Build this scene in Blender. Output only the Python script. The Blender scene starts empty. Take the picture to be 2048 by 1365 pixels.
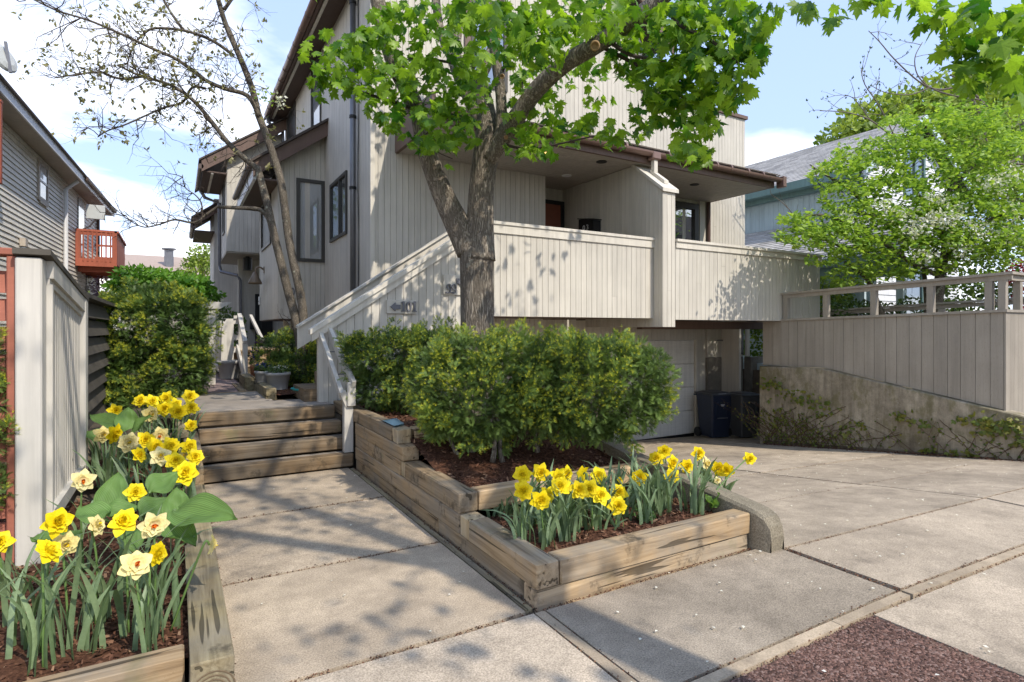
import bpy, math, random
import numpy as np
from mathutils import Vector, Matrix
random.seed(7)
RNG = np.random.default_rng(7)
R = math.radians
scene = bpy.context.scene
C = scene.collection

# ------------------------------------------------------------------ camera, sky, sun, exposure
YAW = R(30.2); FPX = 1150.0; HOR = 659.0; EYE = 1.5
cam_d = bpy.data.cameras.new('camera'); cam = bpy.data.objects.new('camera', cam_d); C.objects.link(cam)
cam.location = (0, 0, EYE); cam.rotation_euler = (R(90), 0, -YAW)
cam_d.sensor_width = 36; cam_d.lens = FPX / 2048 * 36; cam_d.shift_y = -23.5 / 2048
cam_d.clip_start = 0.05; cam_d.clip_end = 2000
scene.camera = cam

SUN_AZ = R(16); SUN_EL = R(46)          # azimuth measured from -Y towards +X
to_sun = Vector((math.sin(SUN_AZ) * math.cos(SUN_EL), -math.cos(SUN_AZ) * math.cos(SUN_EL), math.sin(SUN_EL)))
world = bpy.data.worlds.new('World'); scene.world = world; world.use_nodes = True
wn = world.node_tree; wn.nodes.clear()
w_out = wn.nodes.new('ShaderNodeOutputWorld'); w_bg = wn.nodes.new('ShaderNodeBackground')
sky = wn.nodes.new('ShaderNodeTexSky'); sky.sky_type = 'NISHITA'; sky.sun_disc = False
sky.sun_elevation = SUN_EL; sky.sun_rotation = R(180) - SUN_AZ
sky.air_density = 1.0; sky.dust_density = 0.6; sky.ozone_density = 1.2
w_tc = wn.nodes.new('ShaderNodeTexCoord'); w_sep = wn.nodes.new('ShaderNodeSeparateXYZ')
wn.links.new(w_tc.outputs['Generated'], w_sep.inputs[0])
def wmath(op, a, b=None):
    n = wn.nodes.new('ShaderNodeMath'); n.operation = op
    for i, x in enumerate((a, b)):
        if x is None: continue
        if isinstance(x, (int, float)): n.inputs[i].default_value = x
        else: wn.links.new(x, n.inputs[i])
    return n.outputs[0]
zc = wmath('ADD', wmath('MAXIMUM', w_sep.outputs[2], 0.0), 0.16)
w_cmb = wn.nodes.new('ShaderNodeCombineXYZ')
wn.links.new(wmath('DIVIDE', w_sep.outputs[0], zc), w_cmb.inputs[0]); wn.links.new(wmath('DIVIDE', w_sep.outputs[1], zc), w_cmb.inputs[1])
w_no = wn.nodes.new('ShaderNodeTexNoise'); w_no.inputs['Scale'].default_value = 0.75; w_no.inputs['Detail'].default_value = 7; w_no.inputs['Roughness'].default_value = 0.55
w_no.inputs['Distortion'].default_value = 0.4
w_off = wn.nodes.new('ShaderNodeVectorMath'); w_off.operation = 'ADD'; w_off.inputs[1].default_value = (9.2, 0.7, 5.0)
wn.links.new(w_cmb.outputs[0], w_off.inputs[0]); wn.links.new(w_off.outputs[0], w_no.inputs['Vector'])
# more cloud towards the horizon and the far left of the view (north), thin overhead
cov = wmath('ADD', w_no.outputs['Fac'], wmath('MULTIPLY', wmath('SUBTRACT', 0.42, w_sep.outputs[2]), 0.40))
cov = wmath('ADD', cov, wmath('MULTIPLY', wmath('SUBTRACT', w_sep.outputs[1], w_sep.outputs[0]), 0.03))
w_rmp = wn.nodes.new('ShaderNodeValToRGB'); w_rmp.color_ramp.elements[0].position = 0.53; w_rmp.color_ramp.elements[1].position = 0.80
wn.links.new(cov, w_rmp.inputs[0])
w_lift = wn.nodes.new('ShaderNodeMixRGB'); w_lift.blend_type = 'MIX'; w_lift.inputs[0].default_value = 0.78
wn.links.new(sky.outputs[0], w_lift.inputs[1]); w_lift.inputs[2].default_value = (1.85, 2.4, 3.8, 1)
w_mix = wn.nodes.new('ShaderNodeMixRGB'); wn.links.new(w_rmp.outputs[0], w_mix.inputs[0])
wn.links.new(w_lift.outputs[0], w_mix.inputs[1]); w_mix.inputs[2].default_value = (9.3, 8.9, 8.2, 1)
wn.links.new(w_mix.outputs[0], w_bg.inputs[0]); w_bg.inputs[1].default_value = 0.15
wn.links.new(w_bg.outputs[0], w_out.inputs[0])

sun_d = bpy.data.lights.new('sun', 'SUN'); sun = bpy.data.objects.new('sun', sun_d); C.objects.link(sun)
sun_d.energy = 2.0; sun_d.angle = R(0.55); sun_d.color = (1.0, 0.92, 0.80)
sun.rotation_euler = to_sun.to_track_quat('Z', 'Y').to_euler(); sun.location = (5, -10, 20)
scene.view_settings.view_transform = 'Standard'; scene.view_settings.look = 'None'
scene.view_settings.gamma = 1.0; scene.view_settings.use_curve_mapping = False
scene.view_settings.exposure = 1.22
scene.render.engine = 'CYCLES'
scene.cycles.max_bounces = 8; scene.cycles.diffuse_bounces = 4; scene.cycles.glossy_bounces = 3; scene.cycles.transmission_bounces = 4
scene.cycles.use_denoising = True

# ------------------------------------------------------------------ materials
class Mat:
    def __init__(s, name):
        s.m = bpy.data.materials.new(name); s.m.use_nodes = True; s.nt = s.m.node_tree
        s.b = s.nt.nodes['Principled BSDF']; s.out = s.nt.nodes['Material Output']
    def n(s, t, **kw):
        x = s.nt.nodes.new('ShaderNode' + t)
        for k, v in kw.items(): setattr(x, k, v)
        return x
    def put(s, sock, v):
        if hasattr(v, 'is_linked') or isinstance(v, bpy.types.NodeSocket): s.nt.links.new(v, sock)
        elif isinstance(v, (tuple, list)) and len(v) == 3 and sock.type == 'RGBA': sock.default_value = (*v, 1)
        else: sock.default_value = v
    def coord(s, scale=(1, 1, 1), rnd=0.0):
        tc = s.n('TexCoord'); mp = s.n('VectorMath', operation='MULTIPLY'); s.nt.links.new(tc.outputs['Object'], mp.inputs[0]); mp.inputs[1].default_value = scale
        if rnd:
            oi = s.n('ObjectInfo'); a = s.n('VectorMath', operation='SCALE'); a.inputs[0].default_value = (rnd, rnd * .73, rnd * .41); s.nt.links.new(oi.outputs['Random'], a.inputs['Scale'])
            b = s.n('VectorMath', operation='ADD'); s.nt.links.new(mp.outputs[0], b.inputs[0]); s.nt.links.new(a.outputs[0], b.inputs[1]); return b.outputs[0]
        return mp.outputs[0]
    def noise(s, scale, detail=3, rough=.5, vec=None, dist=0):
        x = s.n('TexNoise'); x.inputs['Scale'].default_value = scale; x.inputs['Detail'].default_value = detail; x.inputs['Roughness'].default_value = rough; x.inputs['Distortion'].default_value = dist
        s.nt.links.new(vec if vec is not None else s.coord(), x.inputs['Vector']); return x.outputs['Fac']
    def voro(s, scale, vec=None, feature='F1', out='Distance'):
        x = s.n('TexVoronoi', feature=feature); x.inputs['Scale'].default_value = scale
        s.nt.links.new(vec if vec is not None else s.coord(), x.inputs['Vector']); return x.outputs[out]
    def ramp(s, fac, *stops):
        x = s.n('ValToRGB'); e = x.color_ramp.elements
        while len(e) < len(stops): e.new(0.5)
        for el, (p, c) in zip(e, stops):
            el.position = p; el.color = (*c, 1) if isinstance(c, (tuple, list)) else (c, c, c, 1)
        s.nt.links.new(fac, x.inputs[0]); return x.outputs[0]
    def mix(s, f, a, b, mode='MIX'):
        x = s.n('MixRGB', blend_type=mode); s.put(x.inputs[0], f); s.put(x.inputs[1], a); s.put(x.inputs[2], b); return x.outputs[0]
    def mth(s, op, a, b=0.0):
        x = s.n('Math', operation=op); s.put(x.inputs[0], a); s.put(x.inputs[1], b); return x.outputs[0]
    def rand(s): return s.n('ObjectInfo').outputs['Random']
    def tint(s): return s.n('Attribute', attribute_name='tint').outputs['Fac']
    def bump(s, h, strength=.3, dist=.01):
        x = s.n('Bump'); x.inputs['Strength'].default_value = strength; x.inputs['Distance'].default_value = dist
        s.nt.links.new(h, x.inputs['Height']); s.nt.links.new(x.outputs[0], s.b.inputs['Normal'])
    def fin(s, col, rough=.7, spec=.3, metal=0.0):
        s.put(s.b.inputs['Base Color'], col); s.put(s.b.inputs['Roughness'], rough); s.b.inputs['Specular IOR Level'].default_value = spec; s.b.inputs['Metallic'].default_value = metal
        return s.m
    def translucent(s, col, amount=.4):
        t = s.n('BsdfTranslucent'); s.put(t.inputs[0], col); mx = s.n('MixShader'); mx.inputs[0].default_value = amount
        s.nt.links.new(s.b.outputs[0], mx.inputs[1]); s.nt.links.new(t.outputs[0], mx.inputs[2]); s.nt.links.new(mx.outputs[0], s.out.inputs[0])

def sc(c, k): return tuple(x * k for x in c)
def paint(name, col, var=.10, rough=.6, grain=(40, 40, 2.2), mottled=.12, marks=False):
    m = Mat(name)
    f = m.mth('ADD', m.mth('MULTIPLY', m.rand(), var), 1 - var / 2)
    big = m.ramp(m.noise(1.3, 5, .6), (.3, 1 - mottled), (.7, 1.0 + mottled * .3))
    g = m.noise(1.0, 4, .6, m.coord(grain, 7))
    col = m.mix(1.0, m.mix(1.0, col, big, 'MULTIPLY'), m.ramp(g, (.25, .9), (.75, 1.03)), 'MULTIPLY')
    stq = m.ramp(m.noise(1.0, 4, .6, m.coord((13, 13, .55), 3)), (.35, .88), (.62, 1.02)); col = m.mix(1, col, stq, 'MULTIPLY')
    if marks:
        sp = m.ramp(m.noise(1.0, 2, .5, m.coord((95, 95, 30))), (.62, 0), (.68, 1)); col = m.mix(m.mth('MULTIPLY', sp, .55), col, sc((.3, .26, .2), .8))
    x = m.n('MixRGB', blend_type='MULTIPLY'); x.inputs[0].default_value = 1; m.put(x.inputs[1], col); m.put(x.inputs[2], f)
    m.bump(g, .25, .004); return m.fin(x.outputs[0], rough, .3)
def timber(name, axis, warm=1.0, dark=1.0):
    m = Mat(name); st = {'x': (1.2, 26, 26), 'y': (26, 1.2, 26), 'z': (26, 26, 1.2)}[axis]
    g = m.noise(1.0, 5, .65, m.coord(st, 9), .6); g2 = m.noise(1.0, 3, .5, m.coord(tuple(x * 3.2 for x in st), 5))
    c = m.ramp(g, (.26, sc((.20 * warm, .135, .072), dark)), (.5, sc((.42 * warm, .315, .18), dark)), (.74, sc((.57 * warm, .45, .28), dark)))
    grey = m.ramp(m.noise(2.2, 5, .65, m.coord((1, 1, 1), 11)), (.42, 0), (.62, 1))
    c = m.mix(m.mth('MULTIPLY', grey, .62), c, m.ramp(g, (.3, sc((.22, .195, .155), dark)), (.7, sc((.36, .325, .27), dark))))
    moss = m.ramp(m.noise(3.2, 4, .6, m.coord((1, 1, 1), 17)), (.62, 0), (.72, 1)); c = m.mix(m.mth('MULTIPLY', moss, .4), c, (.17, .17, .075))
    st2 = m.ramp(m.noise(5, 6, .7, m.coord((1, 1, 1), 3)), (.57, 0), (.66, 1)); c = m.mix(m.mth('MULTIPLY', st2, .68), c, (.065, .052, .036))
    f = m.ramp(m.rand(), (0, .72), (1, 1.15)); c = m.mix(1, c, f, 'MULTIPLY')
    crack = m.ramp(m.noise(1.0, 2, .5, m.coord(tuple(x * .8 for x in st), 21)), (.33, 0), (.36, 1)); c = m.mix(1, c, m.mix(1, (.35, .35, .35), crack, 'LIGHTEN'), 'MULTIPLY')
    m.bump(m.mth('ADD', m.mth('ADD', g, m.mth('MULTIPLY', g2, .5)), crack), .5, .006); return m.fin(c, .85, .2)
def concrete(name, col, spk=.5, stain=.35, stains=(.12, .10, .08), moss=0.0, scale=1.0, cracks=False):
    m = Mat(name)
    big = m.noise(.9 * scale, 6, .62, m.coord((1, 1, 1), 4)); mid = m.noise(5.5 * scale, 6, .68); fine = m.noise(130, 3, .6); v = m.voro(170)
    c = m.mix(1, col, m.ramp(big, (.3, 1 - stain), (.62, 1.08)), 'MULTIPLY')
    c = m.mix(1, c, m.ramp(mid, (.32, 1 - stain * .7), (.66, 1.08)), 'MULTIPLY')
    c = m.mix(1, c, m.ramp(fine, (.32, 1 - spk * .55), (.68, 1 + spk * .28)), 'MULTIPLY')
    sp = m.ramp(m.voro(60, None, 'F1', 'Distance'), (.05, 0), (.13, 1)); c = m.mix(1, c, m.mix(1, (.72, .70, .66), sp, 'LIGHTEN'), 'MULTIPLY')
    s2 = m.ramp(m.noise(2.4, 7, .72, m.coord((1, 1, 1), 13)), (.57, 0), (.70, 1)); c = m.mix(m.mth('MULTIPLY', s2, .5), c, stains)
    s3 = m.ramp(m.noise(11, 5, .7, m.coord((1, 1, 1), 23)), (.66, 0), (.71, 1)); c = m.mix(m.mth('MULTIPLY', s3, .35), c, stains)
    if moss:
        mo = m.ramp(m.noise(1.7, 6, .65, m.coord((1.4, 1.4, .6))), (.48, 0), (.66, 1)); c = m.mix(m.mth('MULTIPLY', mo, moss), c, (.16, .145, .07))
    h = m.mth('ADD', fine, m.mth('MULTIPLY', v, .6))
    if cracks:
        wob = m.n('TexNoise'); wob.inputs['Scale'].default_value = 2.2; wob.inputs['Detail'].default_value = 5; m.nt.links.new(m.coord(), wob.inputs['Vector'])
        ad = m.n('VectorMath', operation='ADD'); m.nt.links.new(m.coord((1, 1, 1), 31), ad.inputs[0]); m.nt.links.new(wob.outputs['Color'], ad.inputs[1])
        cr = m.ramp(m.voro(.33, ad.outputs[0], 'DISTANCE_TO_EDGE'), (.0, 0), (.0045, 1)); c = m.mix(1, c, m.mix(1, (.42, .38, .33), cr, 'LIGHTEN'), 'MULTIPLY'); h = m.mth('ADD', h, m.mth('MULTIPLY', cr, 1.5))
    c = m.mix(1, c, m.ramp(m.rand(), (0, .90), (1, 1.06)), 'MULTIPLY')
    m.bump(h, .4, .003); return m.fin(c, .9, .15)
def plain(name, col, rough=.5, spec=.4, metal=0.0, var=.08):
    m = Mat(name); c = m.mix(1, col, m.ramp(m.noise(6, 4, .6), (.3, 1 - var), (.7, 1 + var)), 'MULTIPLY'); return m.fin(c, rough, spec, metal)
def leafmat(name, a, b, trans=.4, rnd=False, rough=.5, spec=.35, tcol=1.5, mid=None):
    m = Mat(name); f = m.rand() if rnd else m.tint()
    c = m.ramp(f, (0, a), (.5, mid or tuple((x + y) / 2 for x, y in zip(a, b))), (1, b))
    c = m.mix(1, c, m.ramp(m.noise(14, 2, .5), (.3, .86), (.7, 1.1)), 'MULTIPLY')
    m.fin(c, rough, spec); m.translucent(m.mix(1, c, (tcol, tcol, tcol * .55), 'MULTIPLY'), trans); return m.m
def barkmat(name, a, b, st=(30, 30, 4), lichen=.3, strength=.9, lc=(.42, .43, .36)):
    m = Mat(name); n1 = m.noise(1, 4, .6, m.coord(st), 1.2); n2 = m.noise(1, 5, .65, m.coord(tuple(x * 2.3 for x in st)))
    rid = m.mth('ABSOLUTE', m.mth('SUBTRACT', n1, .5)); h = m.mth('ADD', m.ramp(rid, (0, 0), (.12, 1)), m.mth('MULTIPLY', n2, .7))
    c = m.ramp(m.mth('MULTIPLY', h, .6), (.15, a), (.55, tuple((x + y) / 2 for x, y in zip(a, b))), (.9, b))
    c = m.mix(1, c, m.ramp(m.noise(2.2, 4, .6), (.3, .75), (.7, 1.12)), 'MULTIPLY')
    if lichen:
        l = m.ramp(m.noise(9, 6, .7), (.59, 0), (.63, 1)); l2 = m.ramp(m.noise(1.6, 2, .5), (.45, 0), (.6, 1)); c = m.mix(m.mth('MULTIPLY', m.mth('MULTIPLY', l, l2), lichen), c, lc)
    m.bump(h, strength, .02); return m.fin(c, .95, .1)

WALL = (.575, .535, .46)
P_board = paint('painted_board', WALL, .07)
P_back = paint('board_groove', sc(WALL, .9), .0)
P_trim = paint('painted_trim', sc(WALL, 1.12), .04)
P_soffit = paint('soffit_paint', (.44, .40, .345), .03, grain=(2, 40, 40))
P_fence = paint('fence_board_paint', (.365, .325, .27), .10, mottled=.15, marks=True)
P_white = paint('weathered_white_paint', (.58, .55, .49), .05, mottled=.12)
P_brown = paint('brown_trim', (.15, .098, .075), .08, .55, mottled=.1)
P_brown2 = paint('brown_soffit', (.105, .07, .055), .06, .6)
P_red = paint('red_stain', (.37, .105, .06), .16, .7, mottled=.2)
P_redfence = paint('red_fence_stain', (.36, .13, .085), .18, .75, grain=(3, 40, 40), mottled=.25)
P_grey = paint('grey_fence_board', (.105, .093, .076), .2, .85, grain=(40, 3, 40), mottled=.3)
P_siding = paint('vinyl_siding', (.74, .69, .59), .06, .55, grain=(1, 2, 40), mottled=.06)
P_sidtrim = paint('siding_trim', (.47, .41, .34), .04)
P_whitetrim = paint('white_trim', (.74, .74, .74), .03, .45, mottled=.05)
P_teal = paint('blue_green_board', (.45, .55, .57), .05, .6)
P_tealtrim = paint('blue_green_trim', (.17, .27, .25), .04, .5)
P_tealpale = paint('pale_blue_trim', (.55, .66, .68), .04, .5)
P_whitehouse = paint('white_clapboard', (.82, .84, .86), .03)
P_bluesid = paint('slate_blue_clapboard', (.20, .23, .30), .06)
M_copper = plain('copper_gutter', (.20, .125, .10), .42, .5, .35)
M_pipe = plain('grey_metal_pipe', (.17, .17, .18), .4, .5, .5)
M_brownpipe = plain('brown_pipe', (.09, .05, .04), .45)
M_frame = plain('bronze_window_frame', (.055, .05, .042), .45, .4)
M_gutterdark = plain('dark_gutter', (.10, .068, .055), .45, .4)
def glassmat(name, refl=.4, inner=(.02, .022, .022)):
    m = Mat(name); m.fin(inner, .4, .3); g = m.n('BsdfGlossy'); g.inputs[0].default_value = (.9, .93, .95, 1); g.inputs[1].default_value = .015
    mx = m.n('MixShader'); mx.inputs[0].default_value = refl; m.nt.links.new(m.b.outputs[0], mx.inputs[1]); m.nt.links.new(g.outputs[0], mx.inputs[2]); m.nt.links.new(mx.outputs[0], m.out.inputs[0]); return m.m
M_glass = glassmat('window_glass', .38); M_glasslit = glassmat('window_glass_lit_room', .25, (.30, .30, .29))  # second glass: pale inner colour paints the room light behind the bay window
T_x = timber('timber_along_x', 'x', 1.06, 1.0); T_y = timber('timber_along_y', 'y', 1.05, .82); T_step = timber('step_timber', 'x', 1.08, .56); T_end = timber('timber_post', 'z')
T_curb = timber('weathered_curb_timber', 'y', .92, .78)
M_slab = concrete('walk_concrete', (.50, .405, .295), .75, .32); M_slab2 = concrete('side_walk_concrete', (.50, .415, .315), .75, .30); M_slab3 = concrete('greyer_slab_concrete', (.43, .362, .278), .8, .36); M_drive = concrete('drive_concrete', (.50, .415, .315), .7, .34)
M_tread = concrete('boardwalk_surface', (.31, .27, .225), .3, .22)
M_div = concrete('weathered_divider', (.46, .37, .265), .4, .35, (.12, .10, .08))
M_joint = concrete('joint_dirt', (.13, .10, .07), .5, .4)
M_cwall = concrete('stained_concrete', (.36, .325, .26), .45, .45, (.10, .09, .065), .75)
def cwallmat():
    m = Mat('streaked_wall_concrete'); st = m.noise(1, 5, .65, m.coord((9, 9, .9))); big = m.noise(1.1, 6, .65); mid = m.noise(7, 6, .7); fine = m.noise(120, 2, .5)
    c = m.ramp(big, (.25, (.18, .15, .10)), (.5, (.37, .32, .24)), (.75, (.50, .44, .34)))
    c = m.mix(1, c, m.ramp(st, (.3, .62), (.65, 1.08)), 'MULTIPLY'); c = m.mix(1, c, m.ramp(mid, (.3, .7), (.7, 1.12)), 'MULTIPLY')
    mo = m.ramp(m.noise(2.6, 6, .7, m.coord((1.4, 1.4, 1))), (.5, 0), (.62, 1)); c = m.mix(m.mth('MULTIPLY', mo, .6), c, (.15, .135, .06))
    wv = m.ramp(m.noise(5, 6, .75), (.63, 0), (.69, 1)); c = m.mix(m.mth('MULTIPLY', wv, .7), c, (.55, .53, .48))
    c = m.mix(1, c, m.ramp(fine, (.3, .85), (.7, 1.1)), 'MULTIPLY'); m.bump(m.mth('ADD', mid, m.mth('MULTIPLY', fine, .4)), .5, .008); return m.fin(c, .95, .1)
M_cwall = cwallmat()
M_curb = concrete('rough_curb_concrete', (.30, .26, .19), .9, .4, (.10, .09, .06), .45)
M_found = concrete('foundation_concrete', (.22, .20, .165), .3, .35)
M_ground = concrete('bare_ground', (.16, .13, .095), .5, .4)
M_street = plain('street_asphalt', (.06, .06, .06), .9, .2)
def asphalt():
    m = Mat('red_aggregate_asphalt'); v = m.voro(85, out='Color'); d = m.voro(85)
    sp = m.n('SeparateColor'); m.nt.links.new(v, sp.inputs[0])
    c = m.ramp(sp.outputs[0], (0, (.04, .024, .019)), (.35, (.10, .056, .044)), (.7, (.165, .095, .075)), (.95, (.27, .185, .155)))
    c = m.mix(1, c, m.ramp(m.noise(1.8, 5, .6), (.3, .7), (.7, 1.15)), 'MULTIPLY')
    c = m.mix(m.mth('MULTIPLY', m.ramp(m.noise(1.3, 3, .5), (.56, 0), (.66, 1)), .35), c, (.14, .11, .06))
    m.bump(m.ramp(d, (0, 1), (.6, 0)), .7, .006); return m.fin(c, .9, .25)
M_asph = asphalt()
def mulchmat():
    m = Mat('bark_mulch'); n = m.noise(45, 4, .7); c = m.ramp(n, (.3, (.035, .016, .01)), (.55, (.105, .05, .03)), (.75, (.20, .105, .062))); m.bump(n, .8, .02); return m.fin(c, .95, .1)
M_mulch = mulchmat()
def chipmat():
    m = Mat('mulch_chip'); c = m.ramp(m.tint(), (0, (.035, .016, .01)), (.45, (.10, .046, .028)), (.8, (.175, .088, .052)), (1, (.29, .185, .115))); return m.fin(c, .9, .15)
M_chip = chipmat()
def brickmat():
    m = Mat('lavender_brick'); b = m.n('TexBrick'); m.nt.links.new(m.coord(), b.inputs['Vector']); b.inputs['Scale'].default_value = 4.5
    b.inputs['Color1'].default_value = (.27, .20, .19, 1); b.inputs['Color2'].default_value = (.21, .155, .15, 1); b.inputs['Mortar'].default_value = (.12, .10, .09, 1); return m.fin(b.outputs[0], .9, .2)
M_brick = brickmat()
def shinglemat(name, a, b):
    m = Mat(name); c = m.ramp(m.tint(), (0, a), (1, b)); c = m.mix(1, c, m.ramp(m.noise(60, 2), (.3, .85), (.7, 1.1)), 'MULTIPLY'); return m.fin(c, .95, .1)
M_shing = shinglemat('grey_shingle', (.34, .33, .315), (.56, .54, .51)); M_shingd = shinglemat('brown_shingle', (.09, .075, .065), (.17, .14, .12))
M_bark = barkmat('maple_bark', (.095, .078, .062), (.38, .33, .265), (34, 34, 4.5), .35, .7)
M_bark2 = barkmat('maple_limb_bark', (.10, .082, .064), (.36, .31, .25), (26, 26, 7), .8, .6)
M_bark3 = barkmat('dogwood_bark', (.075, .062, .048), (.25, .215, .17), (50, 50, 16), 1.0, .5, (.40, .41, .32))
M_twig = plain('twig_bark', (.075, .06, .05), .9, .1); M_twigpale = plain('pale_twig_bark', (.17, .145, .12), .9, .1)
M_cut = plain('pruned_cut_wood', (.42, .27, .15), .8, .1)
M_maple1 = leafmat('maple_leaf', (.036, .128, .012), (.31, .48, .033), .5, True, .42, .4, 1.5)
M_maple = leafmat('maple_foliage', (.034, .125, .011), (.30, .47, .032), .5, False, .42, .4, 1.5)
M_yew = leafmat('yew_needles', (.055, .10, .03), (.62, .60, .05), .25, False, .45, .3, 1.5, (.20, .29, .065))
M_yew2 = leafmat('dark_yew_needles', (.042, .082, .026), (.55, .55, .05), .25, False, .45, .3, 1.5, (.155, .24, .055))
M_lime = leafmat('lime_leaf', (.10, .215, .03), (.38, .52, .075), .4, False, .5, .3, 1.6)
M_bright = leafmat('bright_vine_leaf', (.05, .15, .02), (.16, .33, .035), .4)
M_bg = leafmat('background_leaf', (.08, .15, .02), (.32, .41, .06), .35)
M_shrub = leafmat('dark_shrub_leaf', (.03, .065, .02), (.13, .2, .045), .25)
M_paleleaf = leafmat('dogwood_spring_leaf', (.17, .17, .06), (.42, .38, .20), .35)
M_blossom = leafmat('white_blossom', (.55, .56, .45), (.80, .79, .72), .3)
M_redleaf = leafmat('red_japanese_maple_leaf', (.16, .015, .03), (.30, .03, .05), .4)
M_purple = leafmat('lilac_blossom', (.30, .22, .40), (.50, .42, .58), .3)
M_ivy = leafmat('creeper_leaf', (.05, .085, .018), (.24, .22, .05), .3, False, .5, .3, 1.5, (.13, .17, .03))
M_blade = leafmat('daffodil_blade', (.12, .185, .085), (.24, .33, .175), .25, True, .45, .4, 1.3)
M_stem = plain('daffodil_stem', (.11, .19, .05), .5)
M_yel = leafmat('yellow_petal', (.82, .63, .008), (.92, .76, .02), .25, True, .5, .2, 1.1)
M_pale = leafmat('pale_yellow_petal', (.80, .68, .27), (.86, .76, .40), .25, True, .5, .2, 1.1)
M_crown_y = plain('yellow_corona', (.92, .70, .014), .5, .2); M_crown_o = plain('orange_corona', (.80, .20, .015), .5, .2)
def hostamat():
    m = Mat('hosta_leaf'); uv = m.tint(); st = m.ramp(m.mth('SINE', m.mth('MULTIPLY', uv, 75)), (.0, .70), (1, 1.12))
    c = m.mix(1, (.19, .335, .09), st, 'MULTIPLY'); c = m.mix(1, c, m.ramp(m.rand(), (0, .75), (1, 1.15)), 'MULTIPLY'); m.fin(c, .6, .3); m.translucent(m.mix(1, c, (1.5, 1.5, .7), 'MULTIPLY'), .35); return m.m
M_hosta = hostamat()
M_fern = leafmat('low_plant_leaf', (.06, .13, .04), (.12, .22, .06), .3)
M_binblue = plain('navy_plastic', (.017, .024, .046), .38, .45); M_bingrey = plain('charcoal_plastic', (.05, .054, .06), .45, .4)
M_black = plain('black_metal', (.012, .012, .012), .45); M_label = plain('white_mark', (.6, .6, .6), .6)
M_pot = plain('grey_plastic_pot', (.34, .33, .31), .7, .3); M_terra = plain('terracotta', (.36, .145, .075), .85, .2)
M_soil = plain('dark_soil', (.04, .03, .022), .95, .1)
M_num = plain('brushed_grey_numeral', (.13, .13, .145), .45, .4); M_plate = paint('sign_plate_paint', sc(WALL, 1.0), .0)
M_hose = plain('teal_hose', (.03, .30, .28), .4); M_env = plain('pale_blue_plastic', (.30, .43, .47), .25, .5)
M_lamp = plain('weathered_bronze', (.20, .15, .10), .5, .4, .3); M_door = plain('brick_red_door', (.20, .062, .035), .5)
M_garage = paint('garage_door_paint', (.76, .73, .66), .02, .5, grain=(2, 40, 40), mottled=.12)
M_can = plain('downlight_black', (.01, .01, .01), .5); M_white = plain('white_plastic', (.75, .75, .75), .4)
M_dish = plain('dish_grey', (.48, .50, .49), .5)
M_bulb = Mat('lit_bulb'); M_bulb.b.inputs['Emission Color'].default_value = (1, .62, .18, 1); M_bulb.b.inputs['Emission Strength'].default_value = 1.2; M_bulb = M_bulb.fin((.8, .5, .15), .4)

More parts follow.
